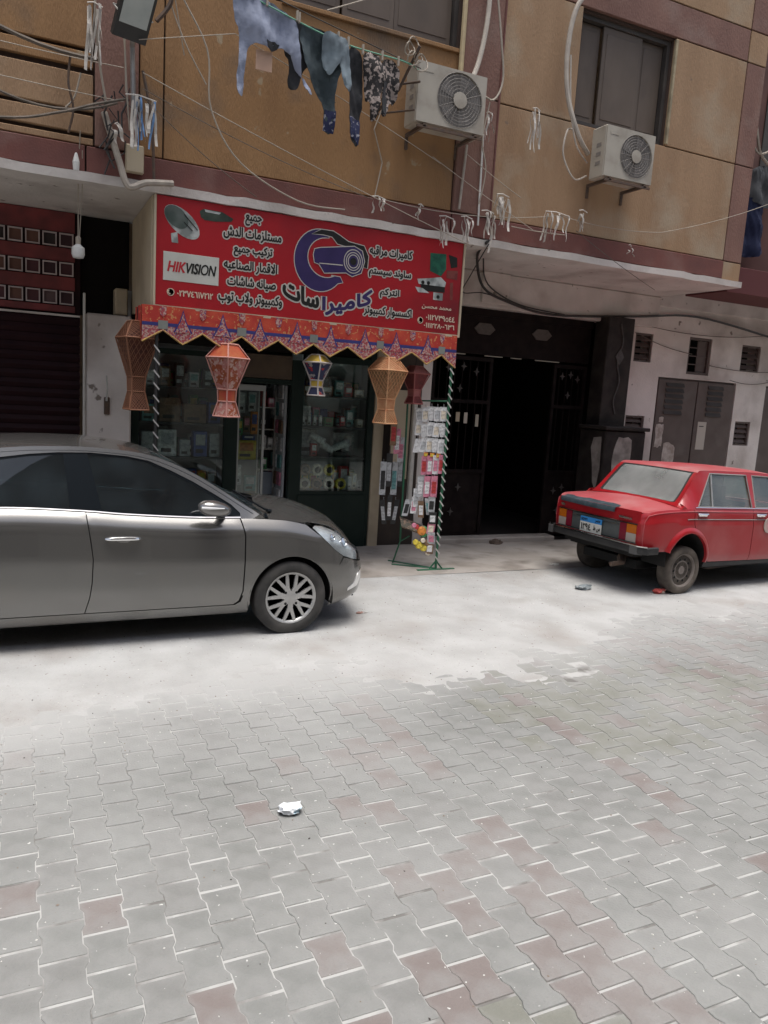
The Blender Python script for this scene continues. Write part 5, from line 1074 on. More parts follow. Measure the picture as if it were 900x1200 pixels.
for i, y in enumerate((1, -1)):
    g = MB(); g.tube([sv.glass(sv.rx(.4+.2*k), sv.rz(.4+.2*k)-.030, y, -.001) for k in range(50)], .0045, 5); g.build('door_top_seal', m_ctrim, car)
    for P, par in ((gl1, dR[i]), (gl2, dF[i])): 
        g = MB(); plate(g, P, lambda x, z: sv.glass(x, z, y, .012), (.08, .08), thick=.004*y); g.build('door_glass', m_cg, par, smooth=True)
    g = MB(); g.tube([sv.glass(x, belt(x)+.010, y, -.004) for x in [-.9+.1*k for k in range(26)]], .0075, 5); g.build('belt_moulding', m_chrome, car)
    g = MB(); g.tube([sv.glass(x, z, y, .008) for x, z in ((.298, 1.452), (.34, 1.06))], .005, 4); g.tube([sv.glass(x, z, y, .008) for x, z in ((.447, 1.455), (.537, 1.054))], .005, 4); g.build('window_channel', m_alloy, car)
    # handle
    g = MB(); pts = [sv.side(x, Q(x, .852+.004*math.sin((x-.56)/.25*PI)), y, -o) for x, o in ((.565, .012), (.585, .03), (.62, .036), (.69, .038), (.76, .036), (.79, .03), (.812, .012))]
    g.tube(pts, [.008, .012, .014, .015, .014, .012, .008], 8); g.build('door_handle', m_chrome, dF[i], smooth=True)
    g = MB(); plate(g, [(.63, Q(.63, .855)), (.64, Q(.64, .835)), (.67, Q(.67, .822)), (.72, Q(.72, .822)), (.745, Q(.74, .835)), (.75, Q(.75, .855))], lambda a, b: sv.side(a, b, y, -.003), (.03, .03), thick=.002*y); g.build('handle_cup', m_chrome, dF[i])
    # mirror
    g = MB(); c0 = sv.glass(1.43, 1.03, y, -.01)
    bm = bmesh.new(); bmesh.ops.create_uvsphere(bm, u_segments=18, v_segments=12, radius=1)
    for v in bm.verts:
        x, yy, z = v.co; fx = .5+.5*x
        v.co = Vector(Ts(1.36+x*.135*(1 if x < 0 else .95), (.90+.10*0+yy*.075*(1.1-.25*fx))*y*1.0+.0*y, 1.085+z*.062*(1.12-.30*fx)-.012*x-(.012 if z < 0 else 0)*fx))
    g.addbm(bm); mr = g.build('mirror', m_paint, car, smooth=True, auto=60)
    g = MB(); g.tube([Ts(1.46, .76*y, 1.02), Ts(1.42, .85*y, 1.045)], [.03, .035], 8); g.prism([(1.34, 1.0), (1.53, 1.0), (1.50, 1.06), (1.44, 1.11), (1.43, 1.11)], lambda a, b, d: sv.glass(a, b, y, .004-d), .008); g.build('mirror_foot', m_ctrim, mr)
    g = MB(); g.tube([Ts(1.245, .965*y, 1.10), Ts(1.30, .975*y, 1.098), Ts(1.42, .962*y, 1.092)], [.010, .012, .005], 6); g.build('indicator', M('indicator_clear', (.75, .75, .76), rough=.15), mr, smooth=True)
def rim_alloy(wh, c, ax, rr):
    u = Vector((1, 0, 0)); v = ax.cross(u)
    g = MB(); g.lathe([(rr*.80, -.16), (rr*.9, -.15), (rr*.93, -.05), (rr*.90, -.02), (rr*.94, -.008), (rr*1.005, -.002), (rr*1.0, -.03)], c, ax, 40); rim = g.build('rim', m_alloy, wh, smooth=True)
    g = MB(); g.lathe([(.0, -.10), (rr*.86, -.10), (rr*.86, -.16)], c, ax, 20); g.build('brake_disc', m_well, wh)
    def pt(r, a, h): return c+(u*math.cos(a)+v*math.sin(a))*r+ax*h
    for k in range(7):
        a = 2*PI*k/7+.2; g = MB()
        for s_ in (-1, 1):
            a1 = a+s_*.235; w0, w1 = .016, .012
            t0, t1 = pt(rr*.36, a+s_*.04, -.006), pt(rr*.93, a1, -.012); d = (t1-t0).normalized(); n_ = ax.cross(d).normalized()
            vs = [t0+n_*w0, t0-n_*w0, t1-n_*w1, t1+n_*w1]; vs += [p-ax*.02 for p in vs]; g.add(vs, [(0, 1, 2, 3), (7, 6, 5, 4), (0, 4, 5, 1), (1, 5, 6, 2), (2, 6, 7, 3), (3, 7, 4, 0)])
        t0, t1 = pt(rr*.12, a, -.003), pt(rr*.42, a, -.006); d = (t1-t0).normalized(); n_ = ax.cross(d).normalized(); vs = [t0+n_*.024, t0-n_*.024, t1-n_*.022, t1+n_*.022]; vs += [p-ax*.024 for p in vs]
        g.add(vs, [(0, 1, 2, 3), (7, 6, 5, 4), (0, 4, 5, 1), (1, 5, 6, 2), (2, 6, 7, 3), (3, 7, 4, 0)]); g.build('spoke', m_alloy, rim)
    g = MB(); g.lathe([(rr*.24, -.03), (rr*.24, -.004), (rr*.16, .003), (0, .005)], c, ax, 20); g.build('hub_cap', m_alloy, rim, smooth=True)
    for k in range(4): g = MB(); q = pt(rr*.30, PI/4+PI/2*k, 0); g.lathe([(.012, -.03), (.012, -.004), (0, -.002)], q, ax, 8); g.build('wheel_nut', m_well, rim)
for cx in (2.03, -.57):
    wheel(car, Ts(cx, .85, .312), (0, -1, 0), .312, .19, m_tyre, rim_alloy); wheel(car, Ts(cx, -.85, .312), (0, 1, 0), .312, .19, m_tyre, rim_alloy)
m_seat = M('car_seat_cloth', (.06, .06, .065), (.045, .045, .05), scale=20, rough=.9)
def seat(par, T, x, y, z, m, sx=1):
    g = MB(); P = [(-.25, 0), (.25, .02), (.27, .10), (.2, .13), (-.17, .10), (-.28, .58), (-.36, .60), (-.40, .56), (-.30, .05)]; g.prism([(x+a*sx, z+b) for a, b in P], lambda a, b, d: T(a, y-.24+d, b), .48)
    g.prism([(x+sx*-.42, z+.62), (x+sx*-.33, z+.62), (x+sx*-.34, z+.80), (x+sx*-.41, z+.80)], lambda a, b, d: T(a, y-.12+d, b), .24); g.build('seat', m, par)
for y in (.36, -.36): seat(car, Ts, .55, y, .42, m_seat); 
seat(car, Ts, -.45, 0.0, .42, m_seat); seat(car, Ts, -.45, .45, .42, m_seat); seat(car, Ts, -.45, -.45, .42, m_seat)
g = MB(); g.box(1.30, 1.75, YC-.68, YC+.68, .70, .98, .05); g.build('dashboard', m_seat, car)
g = MB(); c0 = Vector(Ts(1.15, -.36, .92)); ax = Vector((-.85, 0, .5)).normalized(); u = Vector((0, 1, 0)); v = ax.cross(u); g.tube([c0+(u*math.cos(a)+v*math.sin(a))*.185 for a in [2*PI*i/20 for i in range(21)]], .014, 6); g.tube([c0-u*.17, c0-ax*.03, c0+u*.17], .02, 6); g.tube([c0-ax*.03, c0-ax*.3], .03, 6); g.build('steering_wheel', m_ctrim, car)

# ------------------------------------------------ old red saloon
m_rp = M('faded_red_paint', (.36, .010, .016), (.31, .009, .014), scale=2, rough=.30, coat=.3, bump=.04, bscale=2.5, dirt=(.42, .09, .09), dscale=2.0, dlo=.52, dhi=.9, spot=((.14, .05, .03), 14, .735))
m_rp2 = M('dusty_red_paint', (.46, .10, .11), (.42, .045, .055), scale=1.6, rough=.45, coat=.1, dirt=(.50, .26, .25), dscale=1.8, dlo=.45, dhi=.8)
m_rg = glass_mat('dusty_car_glass', (.62, .68, .66), rough=.14, dust=((.46, .47, .46), .30, .50)); m_rg2 = glass_mat('old_car_glass', (.70, .76, .72), rough=.02, dust=((.45, .45, .43), .03, .15))
m_rub = M('black_bumper', (.018, .018, .019), (.03, .03, .03), scale=6, rough=.6)
ang = R(4); ou = Vector((math.cos(ang), math.sin(ang), 0)); ov = Vector((-math.sin(ang), math.cos(ang), 0)); OO = Vector((6.80, 6.28, 0)); VC = .67
def Tr(x, y, z):
    u_ = -x; zz = z-.030*u_*min(1, max(0, (z-.25)/.15)) if u_ > 0 else z; p = OO+ou*u_+ov*(VC-y); return (p.x, p.y, zz)
rplan = [(-3.20, .0), (-3.195, .5), (-3.17, .70), (-3.08, .765), (-2.9, .775), (.45, .775), (.56, .768), (.64, .742), (.69, .70), (.715, .64), (.73, .4), (.74, 0)]
RS = arcs(rplan, .45); r0, r1 = RS[0], RS[-1]
rrail = [(.17, .655, .99, .12, 1.015), (.07, .635, 1.09, .04, 1.075), (-.06, .61, 1.235, -.09, 1.225), (-.17, .59, 1.35, -.21, 1.355), (-.26, .578, 1.398, -.33, 1.403), (-1.0, .58, 1.405, -1.0, 1.428), (-1.58, .58, 1.392, -1.62, 1.415), (-1.74, .615, 1.30, -1.82, 1.32), (-1.93, .665, 1.13, -2.03, 1.15), (-2.10, .71, .985, -2.2, 1.0)]
rc = mkcar(rplan, .45,
    [(r0, .42), (-2.9, .40), (-2.2, .36), (-.33, .36), (.20, .36), (.30, .50), (.5, .505), (r1, .50)],
    [(r0, .86), (-2.9, .90), (-2.2, .965), (-1.5, .975), (.3, .975), (.55, .965), (.64, .95), (.72, .935), (r1, .925)],
    [(r0, -3.1), (-2.2, -2.2), (.3, .28), (.5, .46), (.60, .56), (.70, .64), (.85, .67), (r1, .69)],
    [(r0, .88), (-2.2, .99), (.2, 1.02), (.3, 1.012), (.5, .99), (.6, .975), (.72, .955), (r1, .94)],
    [(0, .03), (.08, .012), (.2, .004), (.5, 0), (.75, .0), (.80, .012), (.86, .012), (.93, .016), (.97, .022), (1, .035)], rrail, Tr)
red = thing('red_saloon_car', 'old boxy red saloon car parked at the right, seen from behind', 'car', tuple(OO+ou*1.2+ov*VC))
Fr = lambda s, q, y: rc.side(s, q, y); QR = lambda s, z: rc.q(s, z); zr_ = lambda P: [(s, QR(s, z)) for s, z in P]
ARr = circ(.05, .40, .315, 0, 180, 22); ARf = circ(-2.47, .33, .345, 0, 180, 18)
tp = 1.0
# rear wing: x' from -.02 (door) to the rear corner
doorR_back = [(-.02, .985), (-.02, .80), (-.10, .70), (-.36, .50), (-.40, .42), (-.40, .365)]
wingR = [(-.02+.003, tp)]+zr_([(-.017, .80), (-.06, .715)])+zr_([p for p in circ(.05, .40, .320, 113, 18, 20)])+[(.365, .01), (.55, 0.01), (.70, .0), (.80, .0), (.80, .96), (.74, tp), (.5, tp)]
rc.both('rear_wing', m_rp, wingR, Fr, (.04, .06), red)
dr = [(-1.055, tp)]+zr_([(-1.055, .80), (-1.055, .55), (-1.055, .365), (-.35, .365), (-.285, .42), (-.27, .50), (-.20, .61), (-.075, .712), (-.026, .80)])+[(-.024, tp)]
drR = rc.both('rear_door', m_rp, dr, Fr, (.06, .06), red)
df = [(-1.90, tp)]+zr_([(-1.92, .80), (-1.92, .50), (-1.90, .365), (-1.065, .365), (-1.065, .55), (-1.065, .80)])+[(-1.065, tp)]; dfR = rc.both('front_door', m_rp, df, Fr, (.06, .06), red)
wf = [(-1.91, tp)]+[(-2.9, tp), (-3.12, tp), (-3.12, .0)]+zr_([(-2.83, .40)])+zr_([p for p in circ(-2.47, .33, .350, 172, 20, 16)])+zr_([(-2.10, .37), (-1.93, .37), (-1.93, .8)]); rc.both('front_wing', m_rp, wf, Fr, (.06, .08), red)
rc.both('sill', m_rub, zr_([(-2.10, .30), (-2.10, .358), (-.27, .358), (-.27, .30)]), lambda s, q, y: rc.side(s, 0.02, y, .02+(.0)) if False else Tr(s, (.745)*y, rc.zb(s)+q*(rc.sh(s)-rc.zb(s))), (.1, .05), red, thick=.02)
bk = zr_([(-3.0, .42)]+[p for p in circ(-2.47, .33, .36, 180, 0, 12)]+[(-2.0, .37), (-.30, .37)]+[p for p in circ(.05, .40, .328, 180, 17, 14)]+[(.5, .51)])+[(.6, .95), (-3.0, .95)]; rc.both('inner_body', m_well, bk, lambda s, q, y: rc.side(s, q, y, .016), (.08, .1), red, thick=0)
# flared arch lips
for cx, cz_, cr_, a_0 in ((.05, .40, .322, 18), (-2.47, .33, .352, -4)):
    for y in (1, -1):
        g = MB(); P = circ(cx, cz_, cr_, a_0, 186, 26); sec = []
        for i, (a, z) in enumerate(P):
            dx, dz = (a-cx)/cr_, (z-cz_)/cr_; Z = lambda k: z+dz*k
            row = []
            for k, o in ((-.014, .004), (-.010, -.028), (.010, -.030), (.030, -.018), (.055, .002)):
                aa, z_ = a+dx*k, z+dz*k; row.append(rc.side(aa, max(0, rc.q(aa, z_)), y, o) if z_ > rc.zb(aa) else Tr(aa, (.775-.012-o)*y, z_))
            sec.append(row)
        vs = [p for r_ in sec for p in r_]; g.add(vs, [(i*5+j, i*5+j+1, (i+1)*5+j+1, (i+1)*5+j) for i in range(len(P)-1) for j in range(4)]); g.build('arch_flare', m_rp, red, smooth=True)
        g = MB(); P = circ(cx, cz_, cr_, -12, 192, 24); vs = []
        for a, z in P: vs += [Tr(a, y*.755, z), Tr(a, y*.42, z)]
        g.add(vs, [(2*i, 2*i+1, 2*i+3, 2*i+2) for i in range(len(P)-1)]); g.prism([(cx-cr_, .26)]+circ(cx, cz_, cr_, 180, 0, 14)+[(cx+cr_, .26)], lambda a, b, d: Tr(a, y*(.42-d), b), .01); g.build('wheel_arch_liner', m_well, red)
g = MB(); 
for (x0, x1, h, z0, z1) in ((-3.0, .45, .42, .24, .34), (-2.05, -.38, .70, .27, .36), (.30, .66, .55, .42, .52)): g.prism([(x0, -h), (x1, -h), (x1, h), (x0, h)], lambda a, b, d: Tr(a, b, z0+d), z1-z0)
g.build('floor_pan', m_well, red)
# boot lid, rear panel
rc.both('boot_lid', m_rp2, [(-.14, 1.06), (.60, 1.06), (.775, 1.04), (r1-.002, 1.04), (r1-.002, 1.999), (-.14, 1.999)], Fr, (.05, .08), red)
rc.both('deck_edge', m_rp2, [(-.14, 1.0), (.79, 1.0), (.77, 1.035), (.60, 1.053), (-.14, 1.053)], Fr, (.05, .05), red)
m_dkb = M('dark_boot_tape', (.03, .045, .055), (.06, .085, .10), scale=14, rough=.5, spot=((.4, .4, .4), 30, .72))
# the worn dark lip along the top of the boot, far side to the middle
g = MB(); N = 24; ySet = [-.60+.90*i/N for i in range(N+1)]
def rear_pt(y, t, o):
    lo, hi = .70, r1
    for _ in range(24):
        m_ = (lo+hi)/2
        if abs(rc.pw(m_)) > abs(y): lo = m_
        else: hi = m_
    S = lo; sg_ = 1 if y >= 0 else -1
    return rc.side(S, t, sg_, o)
T_, rc.T = rc.T, (lambda x, y, z: (x, y, z)); tab = [rc.side(.45+(r1-.4501)*i/60, 1+j/60, 1) for i in range(61) for j in range(61)]; rc.T = T_
tab = np.array(tab)
def deck_z(x, y):
    d = (tab[:, 0]-x)**2+(tab[:, 1]-abs(y))**2; k = np.argsort(d)[:4]; w_ = 1/(d[k]+1e-6); return float((tab[k, 2]*w_).sum()/w_.sum())
vs = []
for y in ySet:
    xe = .735-.02*(abs(y)/.62)**2; top = deck_z(xe-.02, y)
    vs += [Tr(xe+.018, y, top-.040), Tr(xe+.020, y, top-.006), Tr(xe+.008, y, top+.014)]+[Tr(xe-q, y, deck_z(xe-q, y)+.013) for q in (.04, .075+.03*vnoise(y*14, 3))]
g.add(vs, [(i*5+j, i*5+j+1, (i+1)*5+j+1, (i+1)*5+j) for i in range(N) for j in range(4)]); g.build('worn_dark_lip', m_dkb, red, smooth=True)
# rear face, built between the two wings: upper panel, lamp band, lower panel
def rear_strip(name, m, y0, y1, z0, z1, o=.0, th=.012, par=None, n=10, bev=0):
    g = MB(); vs = []
    for i in range(n+1):
        y = y0+(y1-y0)*i/n; x = .735-.02*(abs(y)/.62)**2+o
        vs += [Tr(x, y, z0), Tr(x, y, z1), Tr(x-th, y, z0), Tr(x-th, y, z1)]
    fs = []
    for i in range(n):
        a = i*4; b = a+4; fs += [(a, b, b+1, a+1), (a+2, a+3, b+3, b+2), (a+1, b+1, b+3, a+3), (a, a+2, b+2, b)]
    fs += [(0, 1, 3, 2), (4*n, 4*n+2, 4*n+3, 4*n+1)]; g.add(vs, fs); return g.build(name, m, par or red)
rear_strip('rear_panel', m_rp, -.64, .64, .803, .945, -.004, .015); rear_strip('rear_panel', m_rp, -.64, .64, .50, .585, -.004, .015)
band = rear_strip('lamp_band', m_rub, -.62, .62, .586, .802, -.022, .01)
m_amb = M('amber_lens', (.50, .13, .01), rough=.2, coat=.5); m_rl = M('dark_red_lens', (.20, .012, .03), rough=.2, coat=.5); m_wl = M('clear_white_lens', (.42, .37, .33), rough=.25, coat=.4); m_gp2 = M('dark_ribbed_panel', (.075, .085, .085), (.10, .11, .11), scale=10, rough=.4)
for sg_ in (1, -1):
    a, b = sorted((sg_*.615, sg_*.485)); lc = rear_strip('tail_light', m_amb, a, b, .695, .792, .008, .03, n=4); rear_strip('reversing_lens', m_wl, a, b, .600, .693, .008, .03, par=lc, n=4)
    a, b = sorted((sg_*.482, sg_*.385)); rear_strip('red_lens', m_rl, a, b, .600, .792, .006, .03, par=lc, n=4)
rear_strip('centre_panel', m_gp2, -.38, .38, .602, .79, .0, .02); 
for z in (.80, .588): rear_strip('chrome_strip', m_chrome, -.63, .63, z, z+.007, .012, .02)
rear_strip('chrome_strip', m_chrome, -.37, .37, .757, .762, .008, .02)
np_ = rear_strip('number_plate', M('plate_white', (.66, .66, .62), (.58, .58, .55), scale=10, rough=.5), -.212, .132, .592, .705, .022, .006); rear_strip('plate_band', M('plate_blue', (.03, .22, .55), rough=.5), -.212, .132, .706, .766, .022, .006, par=np_)
def on_plate(name, txt, y0, y1, z0, z1, m, bold, par):
    LP = loops_of(txt); xs = [p[0] for l in LP for p in l]; ys = [p[1] for l in LP for p in l]; g = MB()
    fn = lambda a, b, d: Tr(.735-.001+.022+d, a, b)
    LP = [[(-(-y1+(0)) if False else (y0+(a-min(xs))/(max(xs)-min(xs))*(y1-y0)), z0+(b-min(ys))/(max(ys)-min(ys))*(z1-z0)) for a, b in l] for l in LP]
    big = max(LP, key=lambda l: abs(area(l))); sg = 1 if area(big) > 0 else -1
    for i, l in enumerate([l for l in LP if area(l)*sg > 0]):
        hs_ = [h for h in LP if area(h)*sg < 0 and inpoly(h[0][0], h[0][1], l)]; tri = geometry.tessellate_polygon([[Vector((a, b, 0)) for a, b in q] for q in [l]+hs_]); Fq = [q for s in [l]+hs_ for q in s]
        g.add([fn(a, b, .002+i*.0001) for a, b in Fq], [tuple(t) for t in tri]); ribbon(g, l, bold, fn, .0022+i*.0001, .0004)
    g.build(name, m, par)
on_plate('plate_characters', '١٢٩٤', -.190, -.03, .615, .685, m_sblack, .003, np_); on_plate('plate_characters', shape_ar('س ط'), .01, .115, .615, .685, m_sblack, .003, np_); on_plate('plate_characters', 'EGYPT', -.19, -.09, .722, .748, m_sblack, .0015, np_); on_plate('plate_characters', shape_ar('مصر'), .03, .11, .718, .752, m_sblack, .0015, np_)
g = MB(); 
for y0, y1 in ((.36, .55), (-.58, -.52)): g.prism([(y0, .842), (y1, .838), (y1, .862), (y0, .866)], lambda a, b, d: Tr(.727+d, a, b), .008)
g.build('rear_badge', m_chrome, red)
# bumper: black with corner pieces
g = MB(); P = [(.58, .82), (.74, .812), (.775, .78), (.80, .72), (.805, .4), (.808, 0), (.805, -.4), (.795, -.64), (.78, -.70), (.74, -.725), (.62, -.73)]
prof_ = [(0, .580), (.011, .568), (.012, .525), (.006, .500), (-.03, .494), (-.035, .575)]
vs = []
for i, (x, y) in enumerate(P):
    a, b = P[max(0, i-1)], P[min(len(P)-1, i+1)]; dx, dy = b[0]-a[0], b[1]-a[1]; l = math.hypot(dx, dy); nx_, ny_ = -dy/l, dx/l
    if nx_*x+ny_*y < 0: nx_, ny_ = -nx_, -ny_
    for o, z in prof_: vs.append(Tr(x+nx_*o-.0, y+ny_*o, z-(.04 if abs(y) < .75 and i not in (1, 9) and o > .02 else 0)*0))
k = len(prof_); g.add(vs, [(i*k+j, i*k+(j+1) % k, (i+1)*k+(j+1) % k, (i+1)*k+j) for i in range(len(P)-1) for j in range(k)]+[tuple(range(k)), tuple(range(len(vs)-k, len(vs)))]); bmp = g.build('rear_bumper', m_rub, red)
g = MB(); g.tube([Tr(x+(.012 if x > .7 else 0), y*1.012, .586) for x, y in P[1:-1]], .009, 5); g.build('bumper_chrome', m_chrome, bmp)
for sg_ in (1, -1): g = MB(); g.prism([(.77, sg_*(.66-.05*(sg_ < 0))), (.826, sg_*(.64-.05*(sg_ < 0))), (.82, sg_*(.72-.04*(sg_ < 0))), (.765, sg_*(.77-.05*(sg_ < 0)))], lambda a, b, d: Tr(a, b, .492+d), .09); g.build('bumper_guard', M('guard_grey', (.08, .08, .08), rough=.6), bmp)
g = MB(); g.tube([Tr(.2, .35, .30), Tr(.45, .20, .32), Tr(.62, .38, .32), Tr(.80, .38, .31)], [.07, .07, .028, .028], 8); g.build('exhaust', m_rust, red)
g = MB(); g.tube([Tr(-.02, .6, .28), Tr(-.02, -.6, .28)], .035, 8); g.build('rear_axle', m_rust, red)
# roof, screens, pillars
Rr = lambda r, v, y: rc.roof(r, v, y)
rc.sgn = 1
rc.both('roof', m_rp2, [(3.35, 0), (6.3, 0), (6.3, .999), (3.35, .999)], Rr, (.2, .08), red)
rc.both('rear_pillar', m_rp, [(0, 0), (3.35, 0), (3.35, .09), (1.5, .08), (.45, .10), (.34, .16), (.30, .999), (0, .999)], Rr, (.2, .06), red)
rc.both('rear_screen_frame', m_rub, [(.45, .10), (1.5, .08), (3.35, .09), (3.35, .999), (3.24, .999), (3.22, .14), (1.5, .125), (.55, .145), (.44, .20), (.40, .999), (.30, .999), (.34, .16)], lambda r, v, y: rc.roof(r, v, y, .004), (.2, .06), red)
rc.both('rear_screen', m_rg, [(.55, .145), (1.5, .125), (3.22, .14), (3.24, .999), (.40, .999), (.44, .20)], lambda r, v, y: rc.roof(r, v, y, .008), (.2, .08), red, thick=.003)
rc.both('windscreen_pillar', m_rp, [(6.3, 0), (9, 0), (9, .08), (6.3, .08)], Rr, (.25, .05), red); rc.both('windscreen', m_rg2, [(6.3, .08), (9, .08), (9, .999), (6.3, .999)], lambda r, v, y: rc.roof(r, v, y, .005), (.25, .08), red)
rc.both('front_bonnet', m_rp2, [(-2.12, 1.0), (-2.12, 1.999), (r0+.01, 1.999), (r0+.01, 1.0)], Fr, (.1, .1), red)
rl = [(rc.rx(i*.25), rc.rz(i*.25)-.001) for i in range(37)]
RD = [(-.10, 1.0), (-.395, 1.372), (-1.05, 1.372), (-1.05, 1.0)]; FD = [(-1.115, 1.0), (-1.155, 1.372), (-1.50, 1.365), (-1.80, 1.03), (-1.80, 1.0)]
rc.both('window_frame', m_rp, rl+[(-2.10, .97), (-1.5, .975), (.20, .975)], lambda x, z, y: rc.glass(x, z, y), (.06, .06), red, holes=[RD, FD], thick=.02)
for i, y in enumerate((1, -1)):
    G2 = lambda o: (lambda x, z: rc.glass(x, z, y, o))
    for P, par in ((RD, drR[i]), (FD, dfR[i])):
        g = MB(); plate(g, P, G2(.014), (.08, .08), thick=.003*y); g.build('door_glass', m_rg2, par, smooth=True)
        g = MB(); L_ = resamp(P, (.1, .1)); g.tube([rc.glass(x, z, y, .0) for x, z in L_]+[rc.glass(*L_[0], y, .0)], .008, 4); g.build('window_moulding', M('dull_moulding', (.33, .31, .29), rough=.4, metal=.4), par)
    g = MB(); g.tube([rc.glass(x, z, y, .004) for x, z in ((-.345, 1.0), (-.42, 1.372))], .009, 5); g.build('quarter_divider', m_alloy, drR[i])
    for k in range(6): g = MB(); z = 1.03+.05*k; g.tube([rc.glass(x, z, y, .03) for x in (-.13-.025*k*1.2, -.345)], .012, 4); g.build('louvre_slat', m_well, drR[i])
    g = MB(); g.tube([rc.side(s_*1.0, QR(s_, .865), y, -.006) for s_ in [.10-.1*k for k in range(21)]], .005, 5); g.build('side_moulding', M('dull_moulding', (.33, .31, .29), rough=.4, metal=.4), red)
    g = MB(); g.tube([rc.side(s_, QR(s_, z_), y, -.001) for s_, z_ in [(.715, .53), (.72, .70), (.715, .84), (.68, .905), (.60, .93), (.50, .942), (.35, .95)]+[(.2-.1*k, .952) for k in range(21)]], .006, 6); g.build('wing_crease', m_rp2, red, smooth=True)
    g = MB(); g.tube([rc.glass(x, .992, y, -.004) for x in [-.05-.1*k for k in range(19)]], .008, 5); g.build('belt_moulding', m_chrome, red)
    for (xa, pr) in ((-.06, drR[i]), (-1.10, dfR[i])):
        g = MB(); g.tube([rc.side(xa-.0, QR(xa, .925), y, -.012), rc.side(xa-.03, QR(xa, .925), y, -.03), rc.side(xa-.13, QR(xa, .925), y, -.03), rc.side(xa-.17, QR(xa, .925), y, -.012)], .012, 6)
        g.tube([rc.side(xa-.02, QR(xa, .912), y, .0), rc.side(xa-.16, QR(xa, .912), y, .0)], .014, 6); g.build('door_handle', m_chrome, pr, smooth=True)
g = MB(); o_ = Vector(rc.side(-1.34, QR(-1.34, .80), 1, -.004)); g.lathe([(.095, 0), (.095, .004), (.08, .006), (0, .006)], o_, -ov, 26); st = g.build('round_sticker', M('pink_sticker', (.55, .25, .24), (.50, .42, .38), scale=16, rough=.5), dfR[0])
g = MB(); g.lathe([(.095, .004), (.095, .008), (.084, .008), (.084, .004)], o_, -ov, 26); g.build('sticker_rim', m_wl, st)
m_steelrim = M('dusty_steel_rim', (.17, .145, .13), (.24, .21, .19), scale=8, rough=.8)
def rim_steel(wh, c, ax, rr):
    g = MB(); g.lathe([(rr*.8, -.13), (rr*.9, -.10), (rr*.90, -.03), (rr*.95, -.008), (rr*1.0, -.004), (rr*.99, -.03)], c, ax, 36); rim = g.build('rim', m_steelrim, wh, smooth=True)
    g = MB(); g.lathe([(rr*.92, -.05), (rr*.80, -.052), (rr*.72, -.035), (rr*.52, -.028), (rr*.48, -.045), (rr*.30, -.048), (rr*.24, -.025), (0, -.02)], c, ax, 30); g.build('wheel_disc', m_steelrim, rim, smooth=True)
    u = Vector(ou); v = ax.cross(u)
    for k in range(10):
        a = 2*PI*k/10; q = c+(u*math.cos(a)+v*math.sin(a))*rr*.66; g = MB(); g.lathe([(.014, -.035), (.014, -.026), (0, -.0255)], q, ax, 8); g.build('vent_hole', m_well, rim)
    for k in range(4):
        a = 2*PI*k/4+.4; q = c+(u*math.cos(a)+v*math.sin(a))*rr*.38; g = MB(); g.lathe([(.010, -.05), (.010, -.035), (0, -.034)], q, ax, 6); g.build('wheel_nut', m_well, rim)
for cx in (-.02, -2.47):
    cx = .04 if cx > -1 else cx; wheel(red, Tr(cx, .745, .272), -ov, .275, .155, m_tyre2, rim_steel); wheel(red, Tr(cx, -.70, .272), ov, .275, .155, m_tyre2, rim_steel)
m_rs = M('red_car_seat', (.09, .06, .05), (.05, .04, .035), scale=12, rough=.9)
for y in (.33, -.33): seat(red, Tr, -1.25, y, .42, m_rs, -1)
for y in (.42, 0, -.42): seat(red, Tr, -.72, y, .24, m_rs, -1)
for y in (1, -1):
    g = MB(); vs = []
    for i in range(9): r = i*.18; a_, b_ = rc.rx(r), rc.rz(r); vs += [Tr(a_, y*(rc.ry(r)-.003), b_), Tr(a_, y*(rc.ry(r)*.45+.745*.55), .5*(b_+.978)-.002), Tr(a_, y*.742, .974)]
    g.add(vs, [(3*i+j, 3*i+j+1, 3*i+j+4, 3*i+j+3) for i in range(8) for j in (0, 1)]); g.build('pillar_foot', m_rp, red, smooth=True)
g = MB(); g.prism([(-.15, -.62), (.20, -.62), (.20, .62), (-.15, .62)], lambda a, b, d: Tr(a, b, .955+d), .02); g.build('parcel_shelf', m_rs, red)
